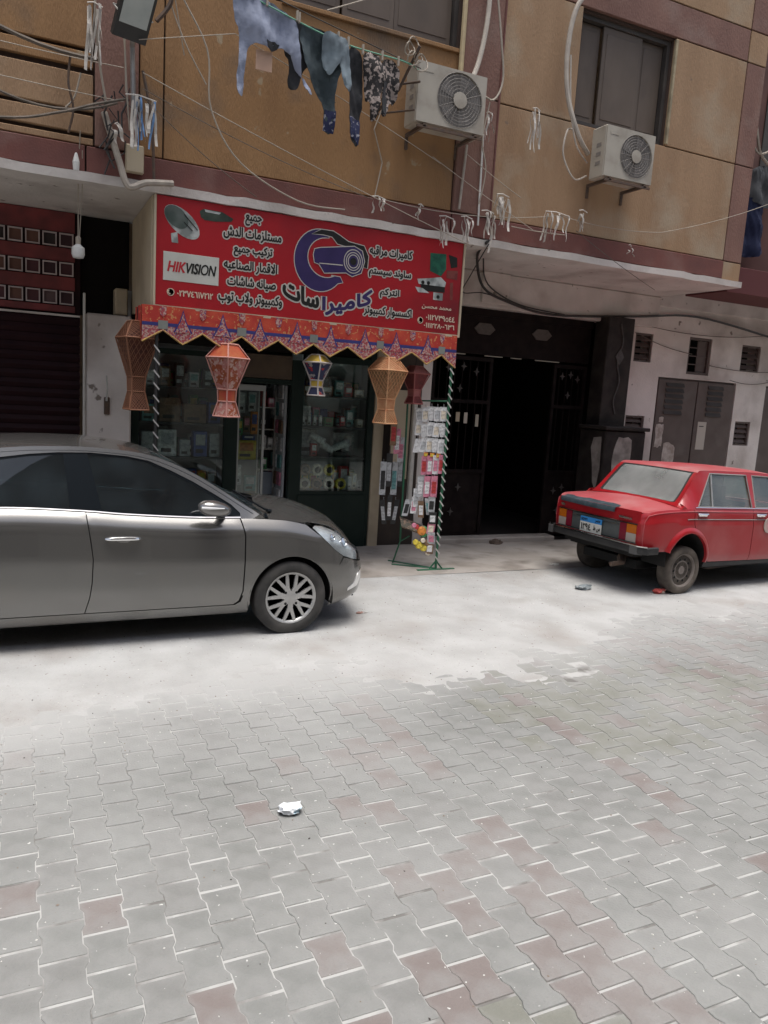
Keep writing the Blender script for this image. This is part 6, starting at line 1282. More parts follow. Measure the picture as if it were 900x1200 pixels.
# ================================================================ AIR CONDITIONERS, LAUNDRY, LAMP, CABLES
m_ac = M('ac_cream_metal', (.42, .385, .32), (.36, .325, .27), scale=4, rough=.55, dirt=(.28, .24, .19), dscale=4, dlo=.55, dhi=.8); m_acd = M('ac_fan_dark', (.22, .20, .18), rough=.6)
def ac_unit(label, x0, x1, z0, z1, yb, depth, fx, fr):
    yf = yb-depth; t = thing('air_conditioner', label, 'air conditioner', ((x0+x1)/2, yb, z0), 'outdoor air conditioners on the ochre wall')
    g = MB(); 
    hx, hz = fx, (z0+z1)/2
    g.box(x0, x1, yf+.012, yb, z0, z1, .012); g.build('casing', m_ac, t)
    g = MB(); P = [(x0+.004, z0+.01), (x1-.004, z0+.01), (x1-.004, z1-.008), (x0+.004, z1-.008)]; H = [(hx+fr*math.cos(2*PI*i/28), hz+fr*math.sin(2*PI*i/28)) for i in range(28)]
    plate(g, P, lambda a, b: (a, yf, b), (.2, .2), thick=.012, holes=[H], nrm=(0, 1, 0)); fp = g.build('front_panel', m_ac, t)
    MB().lathe([(fr*.995, 0), (0, .0004)], (hx, yf+.0118, hz), (0, -1, 0), 24).build('fan_recess', M('fan_recess_grey', (.17, .155, .14), rough=.7), t)
    for k in range(5):
        g = MB(); a = 2*PI*k/5; vs = [(hx+math.cos(a+b)*r, yf+.0105-h, hz+math.sin(a+b)*r) for r, b, h in ((fr*.2, 0, 0), (fr*.9, -.25, .0), (fr*.9, .35, .004), (fr*.2, .5, .004))]; g.add(vs, [(0, 1, 2, 3)]); g.build('fan_blade', M('fan_blade_grey', (.22, .20, .18), rough=.5), t)
    g = MB()
    for r in [fr*q for q in (.30, .42, .54, .66, .78, .90, 1.0)]:
        g.tube([(hx+r*math.cos(2*PI*i/28), yf-.006, hz+r*math.sin(2*PI*i/28)) for i in range(29)], .0028, 4, False)
    for k in range(8): a = PI*k/8; g.tube([(hx+fr*math.cos(a), yf-.006, hz+fr*math.sin(a)), (hx-fr*math.cos(a), yf-.006, hz-fr*math.sin(a))], .0028, 4)
    g.build('fan_grille', m_acd, t); MB().lathe([(fr*.30, 0), (fr*.30, .008), (0, .01)], (hx, yf-.005, hz), (0, -1, 0), 18).build('fan_hub', m_ac, t)
    g = MB(); g.box(x0+.05, x0+.17, yf-.004, yf-.001, z1-.10, z1-.065); g.build('maker_plate', m_ac, t)
    g = MB(); 
    for zz_ in (z0+.14, z0+.24, z0+.34): g.box(x0-.003, x0+.0, yf+.08, yf+.16, zz_, zz_+.04, 0)
    g.build('side_vent', m_acd, t)
    g = MB()
    for xx in (x0+.1, x1-.1): g.box(xx-.015, xx+.015, yf-.01, A, z0-.035, z0-.003); g.box(xx-.015, xx+.015, A-.02, A, z0-.16, z0-.036)
    g.box(x0+.02, x1-.02, yf-.01, yf+.01, z0-.045, z0-.02); g.build('bracket', m_rust, t); return t
ac_unit('air conditioner on the left, with a grey hose, beside the washing line', 3.60, 4.40, 4.75, 5.33, 7.62, .27, 4.09, .262)
ac_unit('air conditioner on the right below the window, with an arching white hose', 6.02, 6.74, 4.64, 5.20, 7.62, .26, 6.47, .235)
def cable(label, pts, r, m, cat='cable', name='cable', n=5, sag=None, group=None):
    if len(pts) == 2:
        a, b = Vector(pts[0]), Vector(pts[1]); k = 14; s_ = sag or 0; pts = [a+(b-a)*(i/k)-Vector((0, 0, s_*4*(i/k)*(1-i/k))) for i in range(k+1)]
    else:
        P = [Vector(p) for p in pts]; Q_ = []
        for i in range(len(P)-1):
            p0, p1, p2, p3 = P[max(i-1, 0)], P[i], P[i+1], P[min(i+2, len(P)-1)]
            for q in range(6):
                t = q/6; Q_.append(.5*((2*p1)+(-p0+p2)*t+(2*p0-5*p1+4*p2-p3)*t*t+(-p0+3*p1-3*p2+p3)*t**3))
        pts = Q_+[P[-1]]
    o = MB().tube(pts, r, n).build(name, m, smooth=True); o.location = (0, 0, 0); return tag(o, label, cat, group)
m_hose = M('white_hose', (.50, .45, .38), (.40, .35, .3), scale=10, rough=.7); m_wire = M('dusty_wire', (.15, .12, .095), (.09, .075, .06), scale=10, rough=.8); m_wirel = M('pale_wire', (.36, .31, .25), rough=.7); m_bwire = M('black_wire', (.03, .027, .025), rough=.6)
cable('thick white insulated hose arching over the right air conditioner to the window top', [(6.03, 7.68, 4.95), (5.80, 7.60, 5.10), (5.62, 7.62, 5.50), (5.58, 7.64, 6.0), (5.66, 7.62, 6.45), (5.95, 7.60, 6.72), (6.35, 7.66, 6.8)], .028, m_hose, 'hose', 'hose', 8)
cable('thin pale tube beside the arching white hose', [(6.03, 7.68, 4.85), (5.78, 7.6, 5.0), (5.66, 7.6, 5.4), (5.60, 7.6, 5.9)], .010, m_hose, 'hose', 'hose', 5)
cable('thin drain tube looping left of the right air conditioner', [(6.02, 7.66, 4.70), (5.80, 7.6, 4.62), (5.62, 7.6, 4.85), (5.66, 7.62, 5.12), (5.80, 7.7, 5.18)], .010, m_hose, 'hose', 'hose', 5)
cable('white insulated hose rising from the top of the left air conditioner', [(4.30, 7.55, 5.30), (4.42, 7.60, 5.55), (4.50, 7.62, 5.95), (4.52, 7.64, 6.4), (4.5, 7.68, 7.2)], .026, m_hose, 'hose', 'hose', 8)
cable('pale cable looping right of the left air conditioner', [(4.40, 7.55, 5.28), (4.62, 7.58, 5.22), (4.74, 7.6, 5.45), (4.68, 7.6, 5.85), (4.60, 7.62, 6.3)], .012, m_wirel)
cable('pale yellow downpipe left of the brown column strip', [(4.27, 7.70, 5.35), (4.27, 7.70, 9.2)], .028, M('pale_yellow_pipe', (.52, .42, .24), (.42, .33, .2), scale=8, rough=.7), 'pipe', 'pipe', 8, 0)
cable('grey conduit running down the brown column strip under the left air conditioner', [(4.36, 7.68, 4.08), (4.40, 7.68, 4.75)], .014, m_pipe, 'pipe', 'pipe', 6, 0)
cable('white conduit at the right edge of the brown column strip', [(4.62, 7.69, 3.95), (4.60, 7.69, 4.9)], .011, m_white2, 'pipe', 'pipe', 6, 0)
cable('twisted cable hanging beside the left air conditioner', [(4.56, 7.6, 4.15), (4.60, 7.58, 4.5), (4.53, 7.58, 4.8), (4.60, 7.6, 5.2)], .008, m_wirel)
# clothes line with its rods
cable('green clothes line carrying the washing', [(1.30, 7.20, 5.52), (1.95, 7.20, 5.37), (2.7, 7.20, 5.22), (3.35, 7.20, 5.20), (3.55, 7.25, 5.18)], .007, M('green_line', (.12, .32, .22), rough=.6), 'clothes line', 'clothes_line')
cable('second line above the washing', [(-.5, 7.1, 5.45), (.8, 7.15, 5.62), (2.4, 7.25, 5.40), (3.6, 7.3, 5.22)], .005, m_bwire, 'clothes line', 'clothes_line')
t = thing('clothes_rack_arm', 'rusty bracket arms holding the end of the washing line', 'bracket', (3.45, 7.7, 5.0))
MB().tube([(3.35, 7.74, 4.90), (3.42, 7.4, 5.02), (3.50, 7.15, 5.35)], .016, 6).build('arm', m_rust, t); MB().tube([(3.30, 7.74, 5.12), (3.60, 7.3, 5.10)], .012, 6).build('arm', m_rust, t); MB().tube([(3.30, 7.74, 4.86), (3.58, 7.35, 4.85)], .010, 6).build('arm', m_rust, t)
g = MB(); rr_ = random.Random(3)
for k in range(5): c0 = Vector((3.48+rr_.uniform(-.06, .1), 7.2, 5.25+rr_.uniform(-.15, .12))); rad = rr_.uniform(.04, .08); g.tube([c0+Vector((math.cos(a)*rad, .02*math.sin(2*a), math.sin(a)*rad*1.2)) for a in [i*PI/6 for i in range(13)]], .007, 4)
g.build('coiled_wire', m_wirel, t)
tag(MB().tube([(3.34, 7.70, 5.2), (3.38, 7.65, 4.95), (3.30, 7.68, 4.7), (3.42, 7.7, 4.4), (3.36, 7.71, 4.05)], .007, 4).build('cable', m_wirel), 'pale cable trailing down the ochre wall below the bracket arms', 'cable')
def cloth(name, label, cat, P, m, y=7.20, amp=.045, fr=17, parts=(), grp='washing on the green clothes line', thick=.008):
    x0 = sum(p[0] for p in P)/len(P); t = thing(name, label, cat, (x0, y, min(p[1] for p in P)), grp); zt = max(p[1] for p in P)
    fy = lambda a, b: y+amp*math.sin(a*fr+b*3)*min(1, (zt-b)*3+.15)+.012*math.sin(b*19+a*7)+.022*(abs(math.sin(a*38+b*6+1.5*math.sin(b*8)))-.5)+.012*(abs(math.sin(b*27-a*31))-.5)
    for _ in range(2): P = [q for i in range(len(P)) for q in ((P[i][0]*.75+P[(i+1) % len(P)][0]*.25, P[i][1]*.75+P[(i+1) % len(P)][1]*.25), (P[i][0]*.25+P[(i+1) % len(P)][0]*.75, P[i][1]*.25+P[(i+1) % len(P)][1]*.75))]
    g = MB(); plate(g, P, lambda a, b: (a, fy(a, b), b), (.03, .03), thick=thick, nrm=(0, 1, 0)); g.build('fabric', m, t, smooth=True, auto=60)
    for nm, Q_, m2 in parts: g = MB(); plate(g, Q_, lambda a, b: (a, fy(a, b)-.006, b), (.035, .035), thick=.004, nrm=(0, 1, 0)); g.build(nm, m2, t, smooth=True)
    return t
m_hood = M('blue_grey_jersey', (.24, .27, .36), (.30, .33, .42), scale=6, rough=.95, bump=1.0, bscale=10); m_drk = M('dark_teal_denim', (.035, .05, .055), (.06, .08, .09), scale=6, rough=.95, bump=1.0, bscale=10)
m_dpat = M('navy_print', (.02, .025, .07), (.30, .30, .34), scale=22, rough=.95, lo=.56, hi=.60); m_leo = M('dark_leaf_print', (.03, .027, .027), (.35, .29, .26), scale=26, rough=.95, lo=.50, hi=.54, bump=.9, bscale=10); m_lgt = M('pale_grey_denim', (.20, .25, .28), (.14, .17, .19), scale=8, rough=.95); m_blk = M('black_cotton', (.025, .026, .028), (.04, .04, .045), scale=8, rough=.95, bump=.9, bscale=10)
cloth('hooded_top', 'blue-grey long-sleeved top hanging upside down, leftmost on the washing line', 'top', [(1.70, 5.43), (1.76, 5.46), (2.28, 5.33), (2.31, 5.05), (2.34, 4.80), (2.40, 4.70), (2.46, 4.70), (2.40, 4.78), (2.30, 4.86), (2.23, 5.03), (2.14, 5.06), (2.06, 5.00), (1.97, 5.02), (1.88, 5.03), (1.84, 4.95), (1.83, 4.72), (1.82, 4.55), (1.745, 4.60), (1.77, 4.85), (1.79, 5.10), (1.72, 5.20)], m_hood, parts=[('neck_band', [(2.00, 5.06), (2.14, 5.075), (2.12, 5.03), (2.06, 4.985), (2.02, 5.01)], m_blk)])
tag(MB().box(1.93, 2.08, 7.24, 7.25, 4.83, 5.0, .003).build('peach_cloth', M('peach_cloth', (.55, .36, .26), rough=.95)), 'small peach cloth hanging behind the blue-grey top', 'cloth')
cloth('trousers', 'dark teal trousers with navy print cuffs next to the blue-grey top', 'trousers', [(2.30, 5.32), (2.72, 5.25), (2.74, 5.0), (2.68, 4.85), (2.70, 4.62), (2.695, 4.42), (2.60, 4.44), (2.60, 4.65), (2.52, 4.75), (2.43, 4.86), (2.34, 5.02)], m_drk, y=7.22, parts=[('print_cuff', [(2.60, 4.63), (2.70, 4.62), (2.70, 4.43), (2.60, 4.45)], m_dpat)])
cloth('shirt', 'black shirt bunched behind the teal trousers and the blue-grey top', 'shirt', [(2.20, 5.34), (2.52, 5.28), (2.56, 5.0), (2.48, 4.92), (2.44, 4.97), (2.36, 4.90), (2.33, 4.72), (2.24, 4.76), (2.26, 4.95), (2.19, 5.06)], m_blk, y=7.26)
cloth('shirt', 'grey checked shirt folded over the line between jeans and black trousers', 'shirt', [(2.52, 5.28), (2.70, 5.255), (2.72, 5.05), (2.66, 4.98), (2.62, 4.90), (2.55, 4.96), (2.54, 5.1)], m_lgt, y=7.17)
cloth('jeans', 'pale grey jeans leg folded over the line in front of the dark trousers', 'jeans', [(2.66, 5.27), (2.79, 5.24), (2.83, 4.85), (2.80, 4.78), (2.73, 4.84), (2.70, 5.02)], m_lgt, y=7.18)
cloth('trousers', 'long black trousers with navy print cuff reaching lowest on the line', 'trousers', [(2.79, 5.23), (2.93, 5.20), (2.98, 4.90), (2.97, 4.60), (2.955, 4.42), (2.94, 4.34), (2.83, 4.40), (2.83, 4.70), (2.81, 4.95)], m_blk, y=7.21, parts=[('print_cuff', [(2.835, 4.60), (2.965, 4.60), (2.95, 4.37), (2.84, 4.42)], m_dpat)])
cloth('leggings', 'dark leggings with pale leaf print, left of the grey print pair', 'leggings', [(2.92, 5.20), (3.13, 5.19), (3.15, 4.98), (3.12, 4.80), (3.11, 4.65), (3.06, 4.58), (3.03, 4.78), (2.99, 4.76), (2.97, 4.98)], m_leo, y=7.19)
cloth('leggings', 'dark leaf-print trousers with black stripe, rightmost on the washing line', 'leggings', [(3.12, 5.19), (3.33, 5.19), (3.34, 4.90), (3.31, 4.80), (3.25, 4.82), (3.18, 4.64), (3.13, 4.66), (3.15, 4.9)], m_leo, y=7.20, parts=[('black_stripe', [(3.155, 4.98), (3.20, 4.98), (3.19, 4.66), (3.14, 4.67)], m_blk)])
PEG = ['peg at the left shoulder of the blue-grey top', 'peg in the middle of the blue-grey top', 'peg at the right shoulder of the blue-grey top', 'peg at the left corner of the dark teal trousers', 'peg between the teal trousers and the pale jeans leg', 'peg at the right corner of the pale jeans leg', 'peg where black trousers meet the leaf-print leggings', 'peg between the two leaf-print garments', 'last peg on the right end of the washing']
g0 = None
for i, (x, z) in enumerate(((1.76, 5.46), (2.0, 5.395), (2.28, 5.34), (2.30, 5.33), (2.68, 5.26), (2.78, 5.24), (2.93, 5.21), (3.13, 5.20), (3.30, 5.19))):
    if g0 is None:
        g0 = thing('clothes_peg', PEG[0], 'peg', (x, 7.19, z), 'pegs on the clothes line'); MB().box(x-.009, x+.009, 7.175, 7.185, z-.05, z+.035, .002).build('peg_arm', m_wirel, g0); MB().box(x-.009, x+.009, 7.192, 7.202, z-.05, z+.035, .002).build('peg_arm', m_wirel, g0)
    else: copy_tree(g0, (x, 7.19, z), PEG[i])
# floodlight on its arm
fl = thing('floodlight', 'square floodlight with pale lens tilted down on a pole at the top left', 'floodlight', (.90, 7.3, 4.9))
n_ = Vector((.18, -.72, -.60)).normalized(); ux = Vector((1, .25, -.02)); ux = (ux-n_*ux.dot(n_)).normalized(); uz = ux.cross(n_)*-1
if uz.z < 0: uz = -uz
c0 = Vector((.905, 7.30, 5.04)); g = MB(); g.obox(c0-n_*.03, ux, uz, n_, .145, .20, .03); g.build('housing', m_black, fl); g = MB(); g.obox(c0-n_*-.003+uz*.05, ux, uz, n_, .118, .13, .004); g.build('lens', M('floodlight_lens', (.42, .46, .44), (.34, .38, .37), scale=6, rough=.15, coat=.5), fl)
g = MB(); g.obox(c0-n_*.055+uz*.14, ux, uz, n_, .13, .07, .02); g.build('heat_sink', m_white2, fl); MB().tube([c0-n_*.06, c0+Vector((.02, .34, -.12)), Vector((.95, 7.68, 4.30))], .022, 6).build('mounting_arm', m_steel, fl)
MB().tube([c0-ux*.15, c0-ux*.16-n_*.1, c0+ux*.16-n_*.1, c0+ux*.15], .008, 5).build('yoke', m_steel, fl)
g = MB(); g.box(.88, 1.04, 7.66, 7.72, 3.88, 4.12, .01); jb = g.build('junction_box', m_cream); tag(jb, 'cream junction box where the cables meet at the left end of the sign', 'junction box')
# curved pipe at the slab corner
cable('white drain pipe bending along the slab edge above the left end of the sign', [(.70, 7.70, 4.35), (.82, 7.62, 3.95), (.90, 7.60, 3.74), (1.06, 7.62, 3.80), (1.30, 7.66, 3.84)], .030, m_pipe, 'pipe', 'pipe', 8)
cable('brown pipe running down the corner beside the junction box', [(1.02, 7.66, 4.75), (1.10, 7.66, 4.35), (1.13, 7.66, 3.85)], .014, m_rust, 'pipe', 'pipe', 6)
# hanging bulb
bl = thing('hanging_bulb', 'white light bulb hanging on two thin wires under the slab at the left', 'light bulb', (.50, 7.92, 3.10))
MB().lathe([(.0, 0), (.045, .008), (.058, .04), (.056, .10), (.03, .12), (.022, .13)], (.50, 7.92, 3.10), (0, 0, 1), 16).build('bulb', m_white2, bl, smooth=True); MB().lathe([(.022, 0), (.024, .06), (.01, .075)], (.50, 7.92, 3.23), (0, 0, 1), 12).build('socket', m_wirel, bl)
MB().tube([(.50, 7.92, 3.3), (.495, 7.85, 3.8), (.50, 7.66, 4.15)], .005, 4).build('wire', m_wirel, bl); MB().tube([(.51, 7.92, 3.28), (.53, 7.86, 3.7), (.52, 7.7, 4.0)], .004, 4).build('wire', m_wirel, bl)
tag(MB().lathe([(0, 0), (.025, .03), (.03, .10), (.012, .17), (0, .18)], (.47, 7.72, 3.80), (0, 0, 1), 8).build('white_tag', m_white2), 'small white wrapped knot on the bulb wire below the red band', 'knot')
# ribbons left over from street decorations
m_rib = M('white_paper_ribbon', (.66, .62, .56), (.52, .48, .43), scale=12, rough=.8); m_rib2 = M('blue_paper_ribbon', (.15, .28, .5), rough=.8)
def ribbons(label, x, y, z, w_, h_, n, sd, top=None):
    rr_ = random.Random(sd); t = thing('ribbon_bunch', label, 'ribbons', (x, y, z), 'faded paper ribbons tied along the wires')
    for k in range(n):
        xx = x+rr_.uniform(-w_/2, w_/2); L_ = h_*rr_.uniform(.5, 1); ww = rr_.uniform(.016, .034); dx = rr_.uniform(-.05, .05); yy = y+rr_.uniform(-.03, .02); z0 = z+rr_.uniform(-.04, .02); vs = []; m = 7
        for i in range(m+1):
            f = i/m; px = xx+dx*f+.006*math.sin(f*5+k); py = yy+.012*math.cos(f*9+k); an = f*.9+k*.35; vs += [(px-math.cos(an)*ww*.5-.003, py-math.sin(an)*ww*.5, z0-L_*f), (px+math.cos(an)*ww*.5+.003, py+math.sin(an)*ww*.5, z0-L_*f)]
        g = MB(); g.add(vs+[(a, b+.0015, c) for a, b, c in vs], [(2*i, 2*i+1, 2*i+3, 2*i+2) for i in range(m)]+[(2*m+4+2*i, 2*m+3+2*i-1, 2*m+3+2*i+1, 2*m+6+2*i) for i in range(0)]+[(2*m+2+2*i+2, 2*m+2+2*i+3, 2*m+2+2*i+1, 2*m+2+2*i) for i in range(m)]); g.build('strand', m_rib2 if (sd == 2 and k % 4 == 0) else m_rib, t)
    g = MB(); g.tube([(x-w_*.5, y, z+.01), (x-w_*.1, y-.01, z+.02), (x+w_*.5, y, z+.0)], .006, 5); g.build('tie', m_rib, t); return t
ribbons('bunch of white ribbons on the wire left of the floodlight', .60, 7.45, 5.10, .12, .55, 11, 1)
ribbons('large tangle of white and blue ribbons below the floodlight', .98, 7.45, 4.45, .26, .42, 16, 2)
ribbons('single white ribbon under the cable knot at the left', .80, 7.55, 4.22, .05, .16, 2, 5)
ribbons('ribbon bunch over the right end of the sign, left one', 3.36, 7.60, 4.02, .16, .14, 5, 6); ribbons('short ribbons above the sign beside the conduit', 3.85, 7.60, 4.02, .06, .16, 3, 7)
ribbons('long white ribbons dangling over the right corner of the sign', 4.18, 7.62, 3.95, .18, .30, 6, 8); ribbons('white ribbons just left of the sign corner', 4.42, 7.6, 3.98, .14, .34, 6, 9)
ribbons('drooping white ribbons at the right end of the slab over the sign corner', 4.68, 7.6, 4.08, .16, .40, 8, 10); ribbons('upright bunch of white ribbons on the brown column strip', 4.86, 7.6, 4.28, .16, .34, 9, 11)
ribbons('white ribbon bunch on the wire under the middle of the right section', 5.62, 7.6, 4.20, .34, .34, 11, 12); ribbons('short white ribbon pair right of the middle bunch', 5.98, 7.6, 4.28, .12, .24, 4, 13); ribbons('brown and white ribbon bunch hanging high under the groove', 5.22, 7.62, 5.25, .10, .50, 7, 14); ribbons('tiny ribbon on the red band further right', 6.75, 7.62, 4.0, .04, .12, 2, 15)
ribbons('ribbons hanging beside the washing line bracket', 4.60, 7.6, 5.08, .07, .30, 4, 16)
g = MB(); rr_ = random.Random(9)
for k in range(16): c1 = Vector((.78+rr_.uniform(-.10, .12), 7.62+rr_.uniform(-.05, .05), 4.45+rr_.uniform(-.35, .3))); L_ = rr_.uniform(.1, .35); g.tube([c1, c1+Vector((rr_.uniform(-.08, .08), .02, -L_*.5)), c1+Vector((rr_.uniform(-.12, .12), 0, -L_))], rr_.uniform(.003, .009), 5)
tag(g.build('cable_tangle', m_bwire, smooth=True), 'dark tangle of cable ends where the wires meet on the left column strip', 'cables')
# wires strung across the facade
W = [((-1.0, 7.4, 4.86), (.8, 7.6, 4.42), .35, .012, m_wire, 'thick sagging grey cable across the left balcony wall'), ((-1.6, 7.4, 5.75), (.66, 7.6, 4.74), .32, .018, m_wire, 'very thick grey cable swooping in from the top left corner'), ((-1, 7.35, 4.66), (.85, 7.6, 4.72), .02, .004, m_wirel, 'thin pale wire across the left wall'), ((-1, 7.35, 4.40), (.85, 7.6, 4.44), .01, .004, m_wirel, 'lower thin pale wire across the left wall'),
     ((1.0, 7.5, 4.68), (4.45, 7.55, 3.70), .03, .0045, m_wirel, 'long pale wire descending from the floodlight pole to the sign corner'), ((1.0, 7.5, 4.55), (3.3, 7.6, 4.0), .05, .004, m_wire, 'thin wire falling from the pole to the sign top'), ((.98, 7.5, 4.5), (2.1, 7.68, 3.85), .04, .004, m_wire, 'short thin wire falling behind the sign top'),
     ((.95, 7.4, 4.90), (1.75, 7.3, 5.10), .0, .004, m_wirel, 'pale wire rising toward the washing line'), ((1.75, 7.3, 5.10), (4.0, 7.5, 4.45), -.02, .004, m_wirel, 'pale wire crossing below the washing'), ((1.2, 7.2, 6.0), (2.8, 7.5, 4.8), .02, .004, m_wire, 'thin wire from the roof toward the wall middle'), ((1.1, 7.3, 5.9), (1.35, 7.5, 4.9), .0, .005, m_wirel, 'pale wire dropping left of the washing'),
     ((3.4, 7.6, 4.02), (5.6, 7.6, 4.18), .08, .004, m_wirel, 'thin wire holding ribbons above the sign end'), ((5.0, 7.6, 3.98), (5.75, 7.6, 3.99), .01, .005, m_wirel, 'pale wire across the red band'), ((5.6, 7.6, 4.2), (7.2, 7.6, 4.22), .05, .004, m_wirel, 'thin wire continuing right along the facade'), ((7.2, 7.6, 4.22), (9.2, 7.7, 4.9), .04, .004, m_wirel, 'thin wire rising to the right corner'),
     ((2.6, 7.3, 5.50), (4.2, 7.1, 6.3), .02, .007, m_wirel, 'pale wire rising over the washing to the upper right'), ((4.3, 7.5, 4.6), (5.1, 7.6, 4.3), .01, .004, m_wirel, 'thin wire crossing the brown column strip'), ((3.9, 7.5, 4.5), (5.3, 7.6, 3.98), .01, .004, m_wirel, 'second thin wire crossing the brown column strip'), ((5.9, 7.6, 4.06), (7.3, 7.7, 3.55), .02, .004, m_wire, 'thin wire falling across the slab soffit')]
for a, b, s_, r_, m, l in W: cable(l, [a, b], r_, m, sag=s_, group='wires strung across the facade')
for (pts, r_, m, l) in (([(-1.2, 7.4, 3.98), (-.13, 7.45, 4.08), (.32, 7.5, 4.22), (.6, 7.5, 4.34), (.86, 7.52, 4.44)], .012, m_wire, 'thick grey cable climbing from the left edge to the wire tangle'), ([(.62, 7.5, 5.9), (.63, 7.45, 5.5), (.60, 7.45, 5.1), (.64, 7.5, 4.7), (.70, 7.55, 4.4)], .010, m_wirel, 'pale wire hanging down left of the floodlight'), ([(.86, 7.5, 5.9), (.84, 7.5, 5.2), (.86, 7.5, 4.6), (.9, 7.55, 4.2)], .008, m_wirel, 'grey wire running down beside the floodlight'), ([(.80, 7.5, 5.9), (.78, 7.5, 5.3), (.84, 7.5, 4.9), (.86, 7.52, 4.5)], .006, m_wirel, 'second wire running down beside the floodlight'),
     ([(1.15, 7.5, 5.9), (1.18, 7.45, 5.4), (1.34, 7.45, 5.0), (1.55, 7.5, 4.7)], .006, m_wirel, 'loose wire curling down the narrow ochre strip'), ([(1.30, 7.4, 6.0), (1.25, 7.45, 5.5), (1.55, 7.5, 5.0), (1.60, 7.5, 4.5), (1.9, 7.55, 4.1), (2.5, 7.6, 3.86), (3.0, 7.62, 3.86)], .008, m_wirel, 'long S-shaped pale wire falling to the top of the sign'), ([(1.08, 7.4, 5.9), (1.14, 7.4, 5.6), (1.22, 7.42, 5.3), (1.10, 7.45, 5.1)], .02, m_rust, 'thick brown cable bundle right of the floodlight'),
     ([(.42, 7.6, 4.75), (.40, 7.58, 4.5), (.44, 7.6, 4.3), (.40, 7.6, 4.1)], .010, m_rust, 'short rusty cable hanging on the left balcony wall'), ([(.50, 7.6, 4.6), (.45, 7.6, 4.4), (.38, 7.6, 4.3)], .008, m_wirel, 'bent pale wire end on the left balcony wall')): cable(l, pts, r_, m)
cable('bundle of black cables drooping from the sign corner along the beam to the right', [(4.72, 7.62, 3.78), (4.95, 8.2, 3.72), (5.5, 8.9, 3.50), (6.0, 9.08, 3.38), (6.8, 9.10, 3.28), (8.3, 9.10, 3.40), (9.6, 9.14, 3.52), (11.3, 9.1, 3.34), (12.5, 9.1, 3.2)], .018, m_bwire)
cable('upper black cable curving from the sign corner to the beam', [(4.74, 7.62, 3.80), (5.1, 8.3, 3.76), (5.6, 8.95, 3.55), (6.2, 9.08, 3.36), (7.0, 9.09, 3.30)], .010, m_bwire); cable('thin black cable looping down at the left of the entrance', [(4.75, 7.64, 3.76), (4.88, 8.2, 3.5), (5.2, 8.9, 3.40), (5.6, 9.08, 3.45), (6.0, 9.1, 3.40)], .007, m_bwire)
for (a, b, s_, l) in (((8.4, 9.16, 3.18), (9.6, 9.16, 2.95), .04, 'thin wire crossing the white wall below the left grille'), ((8.6, 9.15, 3.30), (11.5, 9.15, 3.42), .10, 'thin wire sagging over the barred vent window'), ((10.0, 9.16, 2.8), (12.0, 9.16, 2.85), .06, 'thin wire right of the barred vent window'), ((10.5, 9.16, 2.60), (11.8, 9.16, 2.75), .10, 'thin wire drooping above the door corner')): cable(l, [a, b], .006, m_wire, sag=s_, group='wires on the white wall')
# things hanging at the neighbour's corner
for (x, z, w_, h_, m, l) in ((9.3, 5.05, .55, .75, M('navy_blanket', (.010, .014, .045), (.016, .022, .06), scale=5, rough=.95), 'navy blanket hanging past the right corner of the building'), (9.55, 5.5, .8, .5, M('grey_blanket', (.06, .065, .07), (.09, .09, .095), scale=5, rough=.95), 'grey cloth hanging above the navy blanket')):
    cloth('blanket', l, 'blanket', [(x-w_/2, z), (x+w_/2, z), (x+w_/2+.04, z-h_), (x, z-h_-.05), (x-w_/2+.03, z-h_+.02)], m, y=8.1, grp=None)
cable('bundle of pale cables hanging beyond the right corner', [(8.95, 8.0, 6.3), (8.98, 7.9, 5.8), (9.15, 7.9, 5.5), (9.6, 7.9, 5.35)], .02, m_wirel); cable('pale loop of cable at the right corner', [(8.9, 8.0, 5.9), (9.05, 7.9, 5.55), (9.4, 7.9, 5.7), (9.9, 7.9, 5.95)], .015, m_wirel)
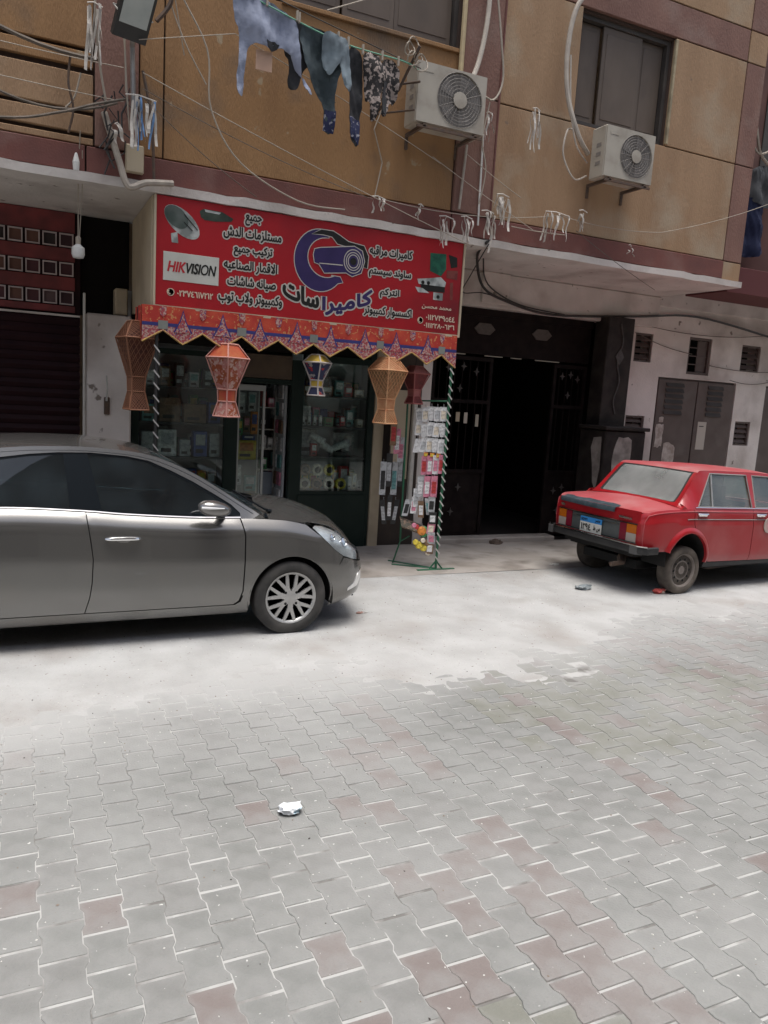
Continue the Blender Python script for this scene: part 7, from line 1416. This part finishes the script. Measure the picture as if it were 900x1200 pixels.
# ================================================================ LITTER
def crumple(name, label, x, y, sx, sy, sz, m, sd, cat='litter'):
    rr_ = random.Random(sd); bm = bmesh.new(); bmesh.ops.create_icosphere(bm, subdivisions=3, radius=1)
    for v in bm.verts:
        q = v.co.copy(); k = 1+.45*(vnoise(q.x*2.2+sd, q.y*2.2+q.z*3)-.5)+.35*(vnoise(q.x*6, q.y*6+sd+q.z*5)-.5); v.co = Vector((x+q.x*sx*k, y+q.y*sy*k, max(.004, .004+(q.z+.75)*sz*k)))
    g = MB(); g.addbm(bm); return tag(g.build(name, m), label, cat)
crumple('paper_scrap', 'crumpled white paper with a blue edge lying in the middle of the paved road', 1.17, 3.30, .058, .050, .022, M('white_litter', (.72, .75, .78), (.45, .6, .68), scale=16, rough=.6, lo=.58, hi=.62), 3)
crumple('plastic_bag', 'grey-blue crumpled plastic bag on the dust left of the red car', 5.71, 6.62, .10, .06, .03, M('grey_bag', (.14, .17, .19), (.30, .33, .34), scale=22, rough=.4), 5)
crumple('red_cloth_scrap', 'red and white rag by the rear wheel of the red car', 6.52, 6.28, .09, .045, .03, M('red_rag', (.5, .09, .08), (.6, .5, .44), scale=12, rough=.8, lo=.55, hi=.6), 7)
crumple('stone', 'dark lump on the step of the entrance', 6.1, 9.0, .09, .06, .05, M('dark_stone', (.12, .09, .07), rough=.9), 9, 'stone'); crumple('paper_scrap', 'small pale scrap beside the far rear wheel of the red car', 6.15, 7.72, .07, .04, .015, m_white2, 11)
crumple('can_scrap', 'small flattened wrapper in front of the silver car', 2.86, 6.32, .05, .02, .012, M('brown_white_scrap', (.35, .2, .16), (.6, .58, .55), scale=30, rough=.6, lo=.5, hi=.55), 13)
# recentre every one-piece thing on its own base so that it can be picked up there
for o in list(SC.objects):
    if o.type == 'MESH' and o.parent is None and o.get('category') and o.name.split('.')[0] != 'litter_crumb' and len(o.data.vertices) and o.location.length < 1e-6:
        xs = [v.co for v in o.data.vertices]; c = Vector(((min(q.x for q in xs)+max(q.x for q in xs))/2, (min(q.y for q in xs)+max(q.y for q in xs))/2, min(q.z for q in xs)))
        o.data.transform(Matrix.Translation(-c)); o.location = c
